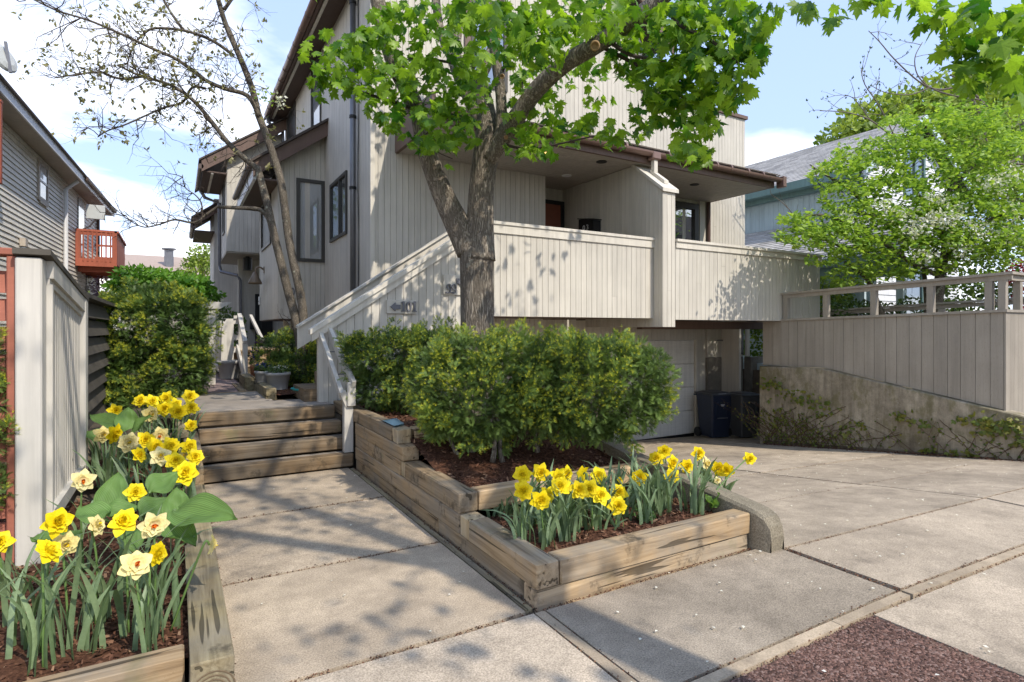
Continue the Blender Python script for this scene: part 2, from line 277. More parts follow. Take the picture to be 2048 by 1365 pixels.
# ------------------------------------------------------------------ mesh helpers
class MB:
    def __init__(s): s.v = []; s.f = []
    def add(s, vs, fs):
        k = len(s.v); s.v += [tuple(v) for v in vs]; s.f += [tuple(i + k for i in f) for f in fs]; return s
    def hexa(s, p):  # p: 8 pts, bottom 4 ccw, top 4 ccw
        return s.add(p, [(3, 2, 1, 0), (4, 5, 6, 7), (0, 1, 5, 4), (1, 2, 6, 5), (2, 3, 7, 6), (3, 0, 4, 7)])
    def box(s, x0, x1, y0, y1, z0, z1):
        return s.hexa([(x0, y0, z0), (x1, y0, z0), (x1, y1, z0), (x0, y1, z0), (x0, y0, z1), (x1, y0, z1), (x1, y1, z1), (x0, y1, z1)])
    def bar(s, a, b, w, h, up=(0, 0, 1)):
        a, b = Vector(a), Vector(b); d = (b - a).normalized(); u = Vector(up); r = d.cross(u)
        if r.length < 1e-4: r = d.cross(Vector((1, 0, 0)))
        r.normalize(); u = r.cross(d).normalized(); r *= w / 2; u *= h / 2
        return s.hexa([a - r - u, a + r - u, b + r - u, b - r - u, a - r + u, a + r + u, b + r + u, b - r + u])
    def tube(s, pts, rad, n=8, cap=True):
        pts = [Vector(p) for p in pts]; rad = rad if isinstance(rad, (list, tuple)) else [rad] * len(pts)
        k = len(s.v); prev = None
        for i, p in enumerate(pts):
            d = (pts[min(i + 1, len(pts) - 1)] - pts[max(i - 1, 0)])
            d = d.normalized() if d.length > 1e-9 else Vector((0, 0, 1))
            if prev is None: prev = d.cross(Vector((.31, .95, .05)) if abs(d.z) > .8 else Vector((0, 0, 1)))
            r = (prev - d * prev.dot(d)).normalized(); prev = r; q = d.cross(r)
            for j in range(n):
                a = 2 * math.pi * j / n; s.v.append(tuple(p + (r * math.cos(a) + q * math.sin(a)) * rad[i]))
        for i in range(len(pts) - 1):
            for j in range(n):
                a, b = k + i * n + j, k + i * n + (j + 1) % n; s.f.append((a, b, b + n, a + n))
        if cap: s.f.append(tuple(k + j for j in range(n))[::-1]); s.f.append(tuple(k + (len(pts) - 1) * n + j for j in range(n)))
        return s
    def lathe(s, prof, c=(0, 0, 0), n=20):
        k = len(s.v)
        for r, z in prof:
            for j in range(n):
                a = 2 * math.pi * j / n; s.v.append((c[0] + r * math.cos(a), c[1] + r * math.sin(a), c[2] + z))
        for i in range(len(prof) - 1):
            for j in range(n):
                a, b = k + i * n + j, k + i * n + (j + 1) % n; s.f.append((a, b, b + n, a + n))
        return s
    def prism(s, poly, f0, f1):  # poly of 2D points; f0/f1 map 2D->3D for both ends
        n = len(poly); k = len(s.v); s.v += [tuple(f0(*p)) for p in poly] + [tuple(f1(*p)) for p in poly]
        s.f.append(tuple(range(k, k + n))[::-1]); s.f.append(tuple(range(k + n, k + 2 * n)))
        for i in range(n): j = (i + 1) % n; s.f.append((k + i, k + j, k + n + j, k + n + i))
        return s
    def cbox(s, x0, x1, y0, y1, z0, z1, c=.008, jit=0.0):  # box with chamfered edges
        X = (x0, x0 + c, x1 - c, x1); Y = (y0, y0 + c, y1 - c, y1); Z = (z0, z0 + c, z1 - c, z1)
        fr = []
        P = lambda i, j, k: (X[i], Y[j], Z[k])
        k0 = len(s.v); idx = {}
        def V(*t):
            if t not in idx:
                p = P(*t); idx[t] = len(s.v); s.v.append((p[0] + random.uniform(-jit, jit), p[1] + random.uniform(-jit, jit), p[2] + random.uniform(-jit, jit)))
            return idx[t]
        F = []
        F.append((V(1, 1, 3), V(2, 1, 3), V(2, 2, 3), V(1, 2, 3))); F.append((V(1, 2, 0), V(2, 2, 0), V(2, 1, 0), V(1, 1, 0)))
        F.append((V(1, 0, 1), V(2, 0, 1), V(2, 0, 2), V(1, 0, 2))); F.append((V(2, 3, 1), V(1, 3, 1), V(1, 3, 2), V(2, 3, 2)))
        F.append((V(0, 2, 1), V(0, 1, 1), V(0, 1, 2), V(0, 2, 2))); F.append((V(3, 1, 1), V(3, 2, 1), V(3, 2, 2), V(3, 1, 2)))
        F += [(V(1, 0, 2), V(2, 0, 2), V(2, 1, 3), V(1, 1, 3)), (V(2, 3, 2), V(1, 3, 2), V(1, 2, 3), V(2, 2, 3)), (V(0, 2, 2), V(0, 1, 2), V(1, 1, 3), V(1, 2, 3)), (V(3, 1, 2), V(3, 2, 2), V(2, 2, 3), V(2, 1, 3)),
              (V(2, 0, 1), V(1, 0, 1), V(1, 1, 0), V(2, 1, 0)), (V(1, 3, 1), V(2, 3, 1), V(2, 2, 0), V(1, 2, 0)), (V(0, 1, 1), V(0, 2, 1), V(1, 2, 0), V(1, 1, 0)), (V(3, 2, 1), V(3, 1, 1), V(2, 1, 0), V(2, 2, 0)),
              (V(0, 1, 1), V(1, 0, 1), V(1, 0, 2), V(0, 1, 2)), (V(2, 0, 1), V(3, 1, 1), V(3, 1, 2), V(2, 0, 2)), (V(3, 2, 1), V(2, 3, 1), V(2, 3, 2), V(3, 2, 2)), (V(1, 3, 1), V(0, 2, 1), V(0, 2, 2), V(1, 3, 2)),
              (V(0, 1, 2), V(1, 0, 2), V(1, 1, 3)), (V(2, 0, 2), V(3, 1, 2), V(2, 1, 3)), (V(3, 2, 2), V(2, 3, 2), V(2, 2, 3)), (V(1, 3, 2), V(0, 2, 2), V(1, 2, 3)),
              (V(1, 0, 1), V(0, 1, 1), V(1, 1, 0)), (V(3, 1, 1), V(2, 0, 1), V(2, 1, 0)), (V(2, 3, 1), V(3, 2, 1), V(2, 2, 0)), (V(0, 2, 1), V(1, 3, 1), V(1, 2, 0))]
        s.f += F; return s
    def mesh(s, name, smooth=False):
        me = bpy.data.meshes.new(name); me.from_pydata(s.v, [], s.f)
        if smooth: me.polygons.foreach_set('use_smooth', [True] * len(me.polygons))
        me.update(); return me
    def build(s, name, mat, parent=None, smooth=False, kind=None):
        return link(name, s.mesh(name, smooth), mat, parent, kind)
ROOTLOC = {}
def rootloc(o):
    while o.parent: o = o.parent
    return ROOTLOC.get(o.name, Vector((0, 0, 0)))
def link(name, me, mat, parent=None, kind=None):
    if mat is not None and len(me.materials) == 0: me.materials.append(mat)
    o = bpy.data.objects.new(name, me); C.objects.link(o)
    if parent is not None:
        o.parent = parent
        if parent.type == 'EMPTY': o.matrix_parent_inverse = Matrix.Translation(-Vector(parent.location))
    if kind: o['kind'] = kind
    return o
def thing(name, label, cat, loc=(0, 0, 0), group=None):
    o = bpy.data.objects.new(name, None); C.objects.link(o); o.location = loc; o.empty_display_size = .2
    o['label'] = label; o['category'] = cat
    if group: o['group'] = group
    return o
def tag(o, label, cat, group=None):
    o['label'] = label; o['category'] = cat
    if group: o['group'] = group
    return o
def struct(o): o['kind'] = 'structure'; return o

def px(u, v, d):   # a point seen at photo pixel (u, v), d metres in front of the camera
    r = (u - 1024) / FPX; return Vector((d * (math.sin(YAW) + r * math.cos(YAW)), d * (math.cos(YAW) - r * math.sin(YAW)), EYE - (v - HOR) / FPX * d))
def on_y(u, v, Y):
    p = px(u, v, 1.0); t = Y / p.y; return px(u, v, t)
def on_z(u, v, Z):
    return px(u, v, (EYE - Z) * FPX / (v - HOR))
def norm(a): return a / np.maximum(np.linalg.norm(a, axis=-1, keepdims=True), 1e-9)
def frames(tip, nrm):   # tip: leaf axis (Y), nrm: approx face normal (Z)
    y = norm(tip); z = norm(nrm - y * np.sum(nrm * y, -1, keepdims=True)); x = np.cross(y, z); return x, y, z
def scatter(name, tv, tf, pos, tip, nrm, scale, tint, mat, parent=None, kind=None, smooth=False, wscale=None):
    tv = np.asarray(tv, float); tf = np.asarray(tf, int); n = len(pos); k = len(tv)
    x, y, z = frames(np.asarray(tip, float), np.asarray(nrm, float)); s = np.asarray(scale, float)[:, None, None]
    P = pos[:, None, :] + s * (tv[None, :, 0:1] * x[:, None, :] + tv[None, :, 1:2] * y[:, None, :] + tv[None, :, 2:3] * z[:, None, :])
    V = P.reshape(-1, 3); F = (tf[None] + (np.arange(n) * k)[:, None, None]).reshape(-1, tf.shape[1])
    me = bpy.data.meshes.new(name); me.vertices.add(len(V)); me.vertices.foreach_set('co', V.ravel())
    m = tf.shape[1]; me.loops.add(F.size); me.loops.foreach_set('vertex_index', F.ravel().astype(np.int32))
    me.polygons.add(len(F)); me.polygons.foreach_set('loop_start', np.arange(0, F.size, m, dtype=np.int32))
    if smooth: me.polygons.foreach_set('use_smooth', np.ones(len(F), bool))
    a = me.attributes.new('tint', 'FLOAT', 'POINT'); a.data.foreach_set('value', np.repeat(np.asarray(tint, float), k).astype(np.float32))
    me.update(calc_edges=True); return link(name, me, mat, parent, kind)
def rdir(n):
    return norm(RNG.normal(size=(n, 3)))
def smoothpath(pts, k=5):
    pts = [Vector(p) for p in pts]; out = []
    for i in range(len(pts) - 1):
        p0, p1, p2, p3 = pts[max(i - 1, 0)], pts[i], pts[i + 1], pts[min(i + 2, len(pts) - 1)]
        for j in range(k):
            t = j / k; out.append(.5 * ((2 * p1) + (-p0 + p2) * t + (2 * p0 - 5 * p1 + 4 * p2 - p3) * t * t + (-p0 + 3 * p1 - 3 * p2 + p3) * t ** 3))
    out.append(pts[-1]); return out
def lerpr(r, n): return [float(np.interp(i / (n - 1), np.linspace(0, 1, len(r)), r)) for i in range(n)]

# ---- leaf templates
def maple_template():
    half = [(0, 0), (.10, .06), (.34, -.05), (.30, .06), (.52, .17), (.38, .21), (.60, .50), (.43, .47), (.44, .60), (.27, .49), (.20, .46), (.27, .72), (.15, .70), (0, 1.0)]
    pts = half + [(-x, y) for x, y in half[-2:0:-1]]
    c = (0, .32); v = [(c[0], c[1], 0.03)] + [(x, y, -.22 * abs(x) - .10 * (y - .3) ** 2) for x, y in pts]
    n = len(pts); return v, [(0, 1 + i, 1 + (i + 1) % n) for i in range(n)]
MAPLE_V, MAPLE_F = maple_template()
OVAL_V = [(0, 0, 0), (.28, .35, -.05), (0, 1, 0), (-.28, .35, -.05), (0, .45, .04)]; OVAL_F = [(0, 1, 4), (1, 2, 4), (2, 3, 4), (3, 0, 4)]
QUAD_V = [(0, 0, 0), (.32, .5, -.06), (0, 1, 0), (-.32, .5, -.06)]; QUAD_F = [(0, 1, 2), (0, 2, 3)]
def sprig_template(n=9, w=.035, ln=.30):
    v = []; f = []
    for i in range(n):
        y = .08 + .85 * i / n; L = ln * (1 - .45 * i / n)
        for sgn in (-1, 1):
            k = len(v); v += [(0, y, 0), (0, y + w * 2.2, .0), (sgn * L, y + L * .65, .10 * L)]; f.append((k, k + 1, k + 2))
    return v, f
SPRIG_V, SPRIG_F = sprig_template()
TUFT_V = []; TUFT_F = []
for i in range(9):
    a = i * 2.4; k = len(TUFT_V); e = .35 + .08 * (i % 4)
    TUFT_V += [(.05 * math.cos(a + 1.4), .0, .05 * math.sin(a + 1.4)), (.05 * math.cos(a - 1.4), .0, .05 * math.sin(a - 1.4)), (.45 * math.cos(a), e + .3, .45 * math.sin(a))]; TUFT_F.append((k, k + 1, k + 2))

# ------------------------------------------------------------------ walls made of single boards, windows, roofs
def board_wall(parent, o, ud, nd, u0, u1, bot, top, holes=(), w=.105, joined=False, name='board', mat=None, back=True, gap=.003, th=.011, backmat=None, thick=.09, brk=()):
    o = Vector(o); ud = Vector((ud[0], ud[1], 0)); nd = Vector((nd[0], nd[1], 0)); mat = mat or P_board
    ft = top if callable(top) else (lambda u: top); fb = bot if callable(bot) else (lambda u: bot)
    P = lambda u, z, k: (o.x + ud.x * u + nd.x * k, o.y + ud.y * u + nd.y * k, z)
    edges = set([round(u0, 4), round(u1, 4)])
    for h in holes: edges |= {round(min(max(h[0], u0), u1), 4), round(min(max(h[1], u0), u1), 4)}
    edges |= set(round(b, 4) for b in brk)
    strips = []; u = u0; i = 0
    while u < u1 - 1e-4:
        e = min(u + w, u1); strips.append((u, e)); u = e
    wb = MB(); ws = sorted(edges); jb = MB(); wall = None
    def zr(a, b):
        m = (a + b) / 2; r = [(0, 1)]
        cuts = sorted([(h[2], h[3]) for h in holes if h[0] < m < h[1]]); out = []; lo = None
        for c0, c1 in cuts: out.append((lo, c0)); lo = c1
        out.append((lo, None)); return out
    if back:
        for a, b in zip(ws[:-1], ws[1:]):
            for lo, hi in zr(a, b):
                p = [P(a, fb(a) if lo is None else lo, 0), P(b, fb(b) if lo is None else lo, 0), P(b, ft(b) if hi is None else hi, 0), P(a, ft(a) if hi is None else hi, 0)]
                q = [tuple(Vector(x) - nd * thick) for x in p]
                wb.add(p + q, [(0, 1, 2, 3), (7, 6, 5, 4), (0, 4, 5, 1), (1, 5, 6, 2), (2, 6, 7, 3), (3, 7, 4, 0)])
        wall = wb.build('wall', backmat or P_back, parent)
        par = wall
    else: par = parent
    for a, b in strips:
        sub = sorted({a, b} | {x for x in edges if a < x < b})
        for c, d in zip(sub[:-1], sub[1:]):
            if d - c < .012: continue
            for lo, hi in zr(c, d):
                g = gap / 2
                c2, d2 = c + g, d - g; z00 = fb(c2) if lo is None else lo; z01 = fb(d2) if lo is None else lo; z10 = ft(c2) if hi is None else hi; z11 = ft(d2) if hi is None else hi
                t2 = th * random.uniform(.85, 1.1)
                p = [P(c2, z00, .001), P(d2, z01, .001), P(d2, z11, .001), P(c2, z10, .001), P(c2 + .002, z00, t2), P(d2 - .002, z01, t2), P(d2 - .002, z11, t2), P(c2 + .002, z10, t2)]
                fs = [(4, 5, 6, 7), (0, 1, 5, 4), (1, 2, 6, 5), (2, 3, 7, 6), (3, 0, 4, 7)]
                if joined: jb.add(p, fs)
                elif min(z10, z11) - max(z00, z01) > 1.2 and random.random() < .16:
                    zz = random.uniform(max(z00, z01) + .3, min(z10, z11) - .3); lo_, hi_ = list(p), list(p)
                    for k_ in (2, 3, 6, 7): lo_[k_] = (*p[k_][:2], zz - .0015)
                    for k_ in (0, 1, 4, 5): hi_[k_] = (*p[k_][:2], zz + .0015)
                    MB().add(lo_, fs).build(name, mat, par); MB().add([tuple(Vector(q_) + nd * random.uniform(0, .002)) for q_ in hi_], fs).build(name, mat, par)
                else: MB().add(p, fs).build(name, mat, par)
    if joined: jb.build('wall_boards', mat, par, kind='stuff')
    return wall
def window(parent, o, ud, nd, u0, u1, z0, z1, fw=.05, mull=(), proud=.035, glass=None, z1b=None, frame=None):
    o = Vector(o); ud = Vector((ud[0], ud[1], 0)); nd = Vector((nd[0], nd[1], 0)); z1b = z1 if z1b is None else z1b
    P = lambda u, z, k: o + ud * u + nd * k + Vector((0, 0, z))
    zt = lambda u: z1 + (z1b - z1) * (u - u0) / (u1 - u0)
    m = MB()
    def fr(a, b, za, zb, zc, zd): m.hexa([P(a, za, 0), P(b, zb, 0), P(b, zb, proud), P(a, za, proud), P(a, zc, 0), P(b, zd, 0), P(b, zd, proud), P(a, zc, proud)])
    fr(u0, u0 + fw, z0, z0, zt(u0), zt(u0 + fw)); fr(u1 - fw, u1, z0, z0, zt(u1 - fw), zt(u1))
    fr(u0 + fw, u1 - fw, z0, z0, z0 + fw, z0 + fw); fr(u0 + fw, u1 - fw, zt(u0) - fw, zt(u1) - fw, zt(u0 + fw), zt(u1 - fw))
    for x in mull: fr(x - fw / 2, x + fw / 2, z0 + fw, z0 + fw, zt(x) - fw, zt(x) - fw)
    f = m.build('window', frame or M_frame, parent)
    es = [u0 + fw] + [y for x in mull for y in (x - fw / 2, x + fw / 2)] + [u1 - fw]
    for a, b in zip(es[::2], es[1::2]):
        q = MB(); q.add([P(a, z0 + fw, .012), P(b, z0 + fw, .012), P(b, zt(b) - fw, .012), P(a, zt(a) - fw, .012)] + [P(a, z0 + fw, .004), P(b, z0 + fw, .004), P(b, zt(b) - fw, .004), P(a, zt(a) - fw, .004)], [(0, 1, 2, 3), (7, 6, 5, 4), (0, 4, 5, 1), (2, 6, 7, 3)])
        q.build('pane', glass or M_glass, f)
    return f
def shingle_roof(parent, p0, along, up, L, H, mat, row=.14, tab=.30, name='shingles'):
    p0, al, up = Vector(p0), Vector(along).normalized(), Vector(up).normalized(); n = al.cross(up).normalized()
    if n.z < 0: n = -n
    pos = []; tint = []; V = []; F = []; T = []
    rows = int(H / row); 
    for i in range(rows + 1):
        a = i * row; b = min(a + row * 1.02, H)
        if b - a < .01: break
        x = -random.random() * tab
        while x < L:
            c, d = max(x, 0), min(x + tab * .985, L); x += tab
            if d - c < .02: continue
            k = len(V); t = random.random()
            V += [tuple(p0 + al * c + up * a + n * .022), tuple(p0 + al * d + up * a + n * .022), tuple(p0 + al * d + up * b + n * .006), tuple(p0 + al * c + up * b + n * .006), tuple(p0 + al * c + up * a), tuple(p0 + al * d + up * a)]
            F += [(k, k + 1, k + 2, k + 3), (k + 4, k + 5, k + 1, k)]; T += [t] * 6
    me = bpy.data.meshes.new(name); me.from_pydata(V, [], F); at = me.attributes.new('tint', 'FLOAT', 'POINT'); at.data.foreach_set('value', np.array(T, np.float32)); me.update()
    return link(name, me, mat, parent, 'stuff')
def slab_quad(parent, name, poly, zf, mat, th=.10, inset=.0):
    m = MB(); m.prism(poly, lambda x, y: (x, y, zf(x, y) - th), lambda x, y: (x, y, zf(x, y))); 
    return m.build(name, mat, parent)

# ------------------------------------------------------------------ ground, paving
def zside(x, y): return -.035 * max(0.0, x - 3.5)
def zdrive(x, y): return -.035 * max(0.0, x - 3.5) - .115 * max(0.0, y - 2.45)
xs = [-400, -150, -60, -25, -12, -6, -3, -1.5, -.75, -.2, .15, 1.62, 1.75, 2.5, 3.3, 3.42, 3.5, 4, 5, 6, 7, 8, 9, 10.0, 10.2, 10.35, 11, 11.6, 12.75, 12.85, 14, 15, 18, 24, 40, 90, 200, 400]
ys = [-400, -150, -60, -20, -8, -4, -2, 0, 1, 1.7, 2.4, 2.5, 2.62, 3, 3.6, 4.2, 5, 6, 6.3, 6.9, 7.0, 7.45, 7.58, 8, 9, 10.2, 10.4, 12, 15, 20, 30, 60, 150, 400]
def zground(x, y):
    if 3.5 <= x <= 10.2 and y > 2.45: return zdrive(x, min(y, 10.3)) - .11
    if 10.2 < x < 12.8 and 7.5 < y < 10.3: return zdrive(x, y) - .11
    if y <= 2.45: return zside(min(x, 12), y) - .11
    if x > 10.3: return .45 if y > 3.6 else .1
    if x < .15: return .0 if y < 5.6 else (.2 if y < 7 else .5)
    if y > 6.9: return .48
    return -.11
g = MB(); nx = len(xs)
g.v = [(x, y, zground(x, y)) for y in ys for x in xs]
g.f = [(j * nx + i, j * nx + i + 1, (j + 1) * nx + i + 1, (j + 1) * nx + i) for j in range(len(ys) - 1) for i in range(nx - 1)]
struct(g.build('ground', M_ground))

def paving(name, slabs, zf, mats, jz, rect):
    j = MB(); x0, x1, y0, y1 = rect
    j.prism([(x0, y0), (x1, y0), (x1, y1), (x0, y1)], lambda x, y: (x, y, zf(x, y) - .10), lambda x, y: (x, y, zf(x, y) - jz))
    base = struct(j.build(name, M_joint))
    for i, (a, b, c, d) in enumerate(slabs):
        sx = lambda: random.uniform(-.004, .004)
        poly = [(a + sx(), c + sx()), ((a + b) / 2, c + sx()), (b + sx(), c + sx()), (b + sx(), (c + d) / 2), (b + sx(), d + sx()), ((a + b) / 2, d + sx()), (a + sx(), d + sx()), (a + sx(), (c + d) / 2)]
        dz = random.uniform(-.004, .006)
        slab_quad(base, 'slab', poly, lambda x, y: zf(x, y) + dz, mats[i % len(mats)], .085)
    return base
walk = paving('walkway', [(.2, 1.60, 2.60, 3.75), (.2, 1.60, 3.78, 5.02), (.2, 1.60, 5.05, 6.285)], lambda x, y: 0.0, [M_slab], .022, (.18, 1.66, 2.575, 6.30))
side = paving('pavement', [(-3.2, -1.2, .2, 1.69), (-3.2, -.62, 1.75, 2.60), (-.6, 1.62, 1.0, 2.56), (-1.18, 1.62, -.4, .98),
    (3.63, 6.63, 1.75, 2.46), (6.67, 9.9, 1.75, 2.46), (9.94, 14, 1.75, 2.46)], zside, [M_slab2], .022, (-3.3, 14.2, -.4, 2.575))
slab_quad(side, 'slab', [(1.70, 1.752), (3.57, 1.748), (3.572, 2.56), (1.702, 2.562)], zside, M_slab3, .085)
slab_quad(side, 'slab', [(3.165, -.4), (6.2, -.4), (6.2, 1.655), (3.165, 1.655)], zside, M_slab2, .085)
slab_quad(side, 'slab', [(6.22, -.4), (9.8, -.4), (9.8, 1.655), (6.22, 1.655)], zside, M_slab2, .085)
struct(slab_quad(None, 'asphalt_strip', [(1.70, -.4), (3.155, -.4), (3.155, 1.655), (1.70, 1.655)], lambda x, y: zside(x, y) - .004, M_asph, .09))
for a, b in ((1.70, 2.9), (2.905, 3.57), (3.6, 5.4), (5.41, 7.6), (7.61, 10)):
    slab_quad(side, 'wood_divider', [(a, 1.672), (b, 1.672), (b, 1.728), (a, 1.728)], lambda x, y: zside(x, y) + .003, M_div, .08)
for a, b in ((-.4, 1.1), (1.105, 2.56)):
    slab_quad(side, 'wood_divider', [(1.632, a), (1.688, a), (1.688, b), (1.632, b)], lambda x, y: .002, M_div, .08)
slab_quad(walk, 'wood_divider', [(1.612, 2.62), (1.652, 2.62), (1.652, 6.25), (1.612, 6.25)], lambda x, y: -.002, T_curb, .07)
dslabs = []
for a, b in ((3.6, 6.635), (6.665, 10.12)):
    for c, d in ((2.49, 3.585), (3.615, 4.885), (4.915, 6.09), (6.12, 7.6), (7.63, 10.0)): dslabs.append((a, b, c, d))
dslabs.append((10.15, 12.75, 7.63, 9.94))
paving('driveway', dslabs, zdrive, [M_drive], .02, (3.5, 10.4, 2.47, 10.3))
struct(MB().prism([(10.4, 7.6), (12.76, 7.6), (12.76, 9.95), (10.4, 9.95)], lambda x, y: (x, y, zdrive(x, y) - .12), lambda x, y: (x, y, zdrive(x, y) - .02)).build('driveway_base', M_joint))
struct(MB().box(-30, 40, -9, -.9, -.35, -.16).build('road', M_street))
struct(MB().box(-30, 40, -.9, -.42, -.30, -.03).build('kerb', M_slab2))

# upper walk: boardwalk surface, then brick path
uw = struct(MB().box(-.15, 1.62, 6.96, 9.25, .45, .575).build('upper_walk', M_joint))
for c, d in ((7.10, 7.80), (7.825, 9.05)): slab_quad(uw, 'slab', [(-.14, c), (1.60 if c < 7.5 else 1.05, c), (1.60 if c < 7.5 else 1.02, d), (-.14, d)], lambda x, y: .60, M_tread, .08)
MB().box(-.14, 1.02, 9.07, 9.2, .5, .597).build('wood_divider', T_x, uw)
MB().box(.78, .88, 9.22, 10.6, .5, .604).build('wood_divider', T_y, uw)
struct(MB().box(-.6, .9, 9.22, 19, .45, .59).build('brick_path', M_brick))
struct(MB().box(-3.2, 1.2, 19, 40, .4, .57).build('back_path', M_ground))

# ------------------------------------------------------------------ mulch beds with chips
def bed(name, x0, x1, y0, y1, zf, nchip, step=.12, cs=.022):
    m = MB(); nxx = max(2, int((x1 - x0) / step)); nyy = max(2, int((y1 - y0) / step))
    for j in range(nyy + 1):
        for i in range(nxx + 1):
            x = x0 + (x1 - x0) * i / nxx; y = y0 + (y1 - y0) * j / nyy; e = 0 if i in (0, nxx) or j in (0, nyy) else random.uniform(-.012, .014)
            m.v.append((x, y, zf(x, y) + e))
    m.f = [(j * (nxx + 1) + i, j * (nxx + 1) + i + 1, (j + 1) * (nxx + 1) + i + 1, (j + 1) * (nxx + 1) + i) for j in range(nyy) for i in range(nxx)]
    b = struct(m.build(name, M_mulch, smooth=True))
    X = RNG.uniform(x0, x1, nchip); Y = RNG.uniform(y0, y1, nchip); Z = np.array([zf(x, y) for x, y in zip(X, Y)]) + RNG.uniform(.0, .014, nchip)
    nrm = norm(np.stack([RNG.normal(0, .45, nchip), RNG.normal(0, .45, nchip), np.ones(nchip)], 1)); tip = rdir(nchip); tip[:, 2] *= .3
    scatter('mulch_chips', [(-.22, 0, 0), (.22, 0, 0), (.12, 1, 0), (-.15, .9, 0)], [(0, 1, 2, 3)], np.stack([X, Y, Z], 1), tip, nrm, RNG.uniform(.5, 1.9, nchip) * cs, RNG.random(nchip), M_chip, b, 'stuff')
    return b
def z_mid(x, y):
    a = np.clip((y - 3.9) / 1.3, 0, 1); return .325 + .24 * a * a * (3 - 2 * a)
bed('front_flower_bed', 1.78, 3.40, 2.70, 3.62, lambda x, y: .175 + .03 * math.sin(x * 3), 4200)
bed('middle_bed', 1.78, 3.42, 3.70, 7.30, lambda x, y: z_mid(x, y), 9000)
bed('upper_bed', 1.74, 2.6, 4.85, 7.32, lambda x, y: .555, 3500)
bed('left_flower_bed', -1.6, .08, 2.84, 5.72, lambda x, y: .085 + .03 * max(0, y - 4.2), 9000)
bed('left_rear_bed', -.72, .08, 5.70, 9.2, lambda x, y: .24 + .1 * max(0, y - 7), 2500)
bed('tree_bed', 1.02, 2.72, 8.02, 12.7, lambda x, y: .66 + .02 * math.sin(x * 4), 3500)

# ------------------------------------------------------------------ timber planter, steps, kerbs
tp = thing('timber_planter', 'tiered planter of stacked square timbers stepping down to the pavement corner', 'planter', (1.67, 2.6, 0))
def tim(par, x0, x1, y0, y1, z0, z1, m):
    j = lambda a: random.uniform(-a, a)
    return MB().cbox(x0 + j(.003), x1 + j(.003), y0 + j(.002), y1 + j(.002), z0, z1, .007, .003).build('timber', m, par)
tim(tp, 1.68, 1.80, 2.76, 3.98, -.07, .090, T_y); tim(tp, 1.68, 1.80, 3.99, 6.25, -.07, .090, T_y); tim(tp, 1.675, 3.41, 2.612, 2.745, -.07, .088, T_x)
tim(tp, 1.67, 1.815, 2.60, 3.44, .093, .232, T_y); tim(tp, 1.672, 1.81, 3.45, 3.585, .093, .23, T_end); tim(tp, 1.67, 1.81, 3.595, 6.25, .093, .228, T_y)
tim(tp, 1.825, 3.415, 2.60, 2.74, .092, .230, T_x)
tim(tp, 1.67, 1.815, 3.59, 4.68, .234, .368, T_y); tim(tp, 1.675, 1.81, 4.69, 4.79, .234, .36, T_end); tim(tp, 1.67, 1.81, 4.80, 6.25, .232, .362, T_y)
tim(tp, 1.825, 3.415, 3.59, 3.73, .234, .366, T_x)
tim(tp, 1.665, 1.815, 4.72, 6.25, .366, .487, T_y); tim(tp, 1.825, 2.9, 4.83, 4.96, .37, .49, T_x)
tim(tp, 1.668, 1.812, 5.02, 7.28, .490, .618, T_y); tim(tp, 1.67, 1.81, 4.86, 5.01, .49, .616, T_end); tim(tp, 1.825, 2.95, 4.86, 5.0, .494, .616, T_x)
ts = thing('timber_steps', 'four weathered timber steps climbing from the concrete walk to the upper path', 'steps', (.9, 6.27, 0))
for i in range(4):
    y = 6.275 + .222 * i; z = .15 * (i + 1); xr = (1.655, 1.63, 1.64, 1.615)[i]
    MB().cbox(.19, xr, y, y + .14, z - .138, z - .003, .009, .003).build('riser_timber', T_step, ts)
    if i < 3: MB().box(.19, 1.64, y + .142, y + .26, z - .12, z - .012).build('tread_slab', M_tread, ts)
MB().box(.2, 1.6, 6.44, 6.95, .0, .13).build('step_base', M_joint, ts)
lc = thing('timber_kerb', 'grey cracked square timber edging the left daffodil bed beside the walk', 'edging', (.1, 3, 0))
tim(lc, .045, .205, 2.615, 4.1, -.03, .165, T_curb); tim(lc, .05, .205, 4.115, 5.65, -.03, .16, T_curb)
tim(lc, -1.7, .025, 2.735, 2.865, -.03, .145, T_x)
lc2 = thing('raised_timber_kerb', 'taller timber stack edging the left bed alongside the steps', 'edging', (.12, 6, 0))
tim(lc2, .06, .20, 5.665, 7.1, .02, .285, T_y); tim(lc2, .05, .188, 6.0, 7.6, .288, .41, T_y); tim(lc2, -.02, .12, 6.6, 8.2, .413, .55, T_curb)
lc3 = thing('path_kerb', 'low mossy timber edging the mulch bed along the upper walk', 'edging', (1.0, 8.8, .6))
tim(lc3, .99, 1.12, 8.02, 9.42, .57, .735, T_curb); tim(lc3, .87, 1.02, 9.44, 10.3, .57, .78, T_curb); tim(lc3, .95, 1.6, 10.32, 10.45, .57, .72, T_x)
# rings of growth on the near kerb end
er = MB()
for k in range(5):
    r0 = .012 + k * .017; er.lathe([(r0, 0), (r0 + .005, .0015), (r0 + .006, 0)], (0, 0, 0), 18)
er.v = [(x * 1.0 + .125, 2.6135 - z, max(-.0, min(.155, y + .035 + .0))) for x, y, z in er.v if True]
er.build('growth_rings', plain('ring_wood', (.16, .115, .07), .9), lc)

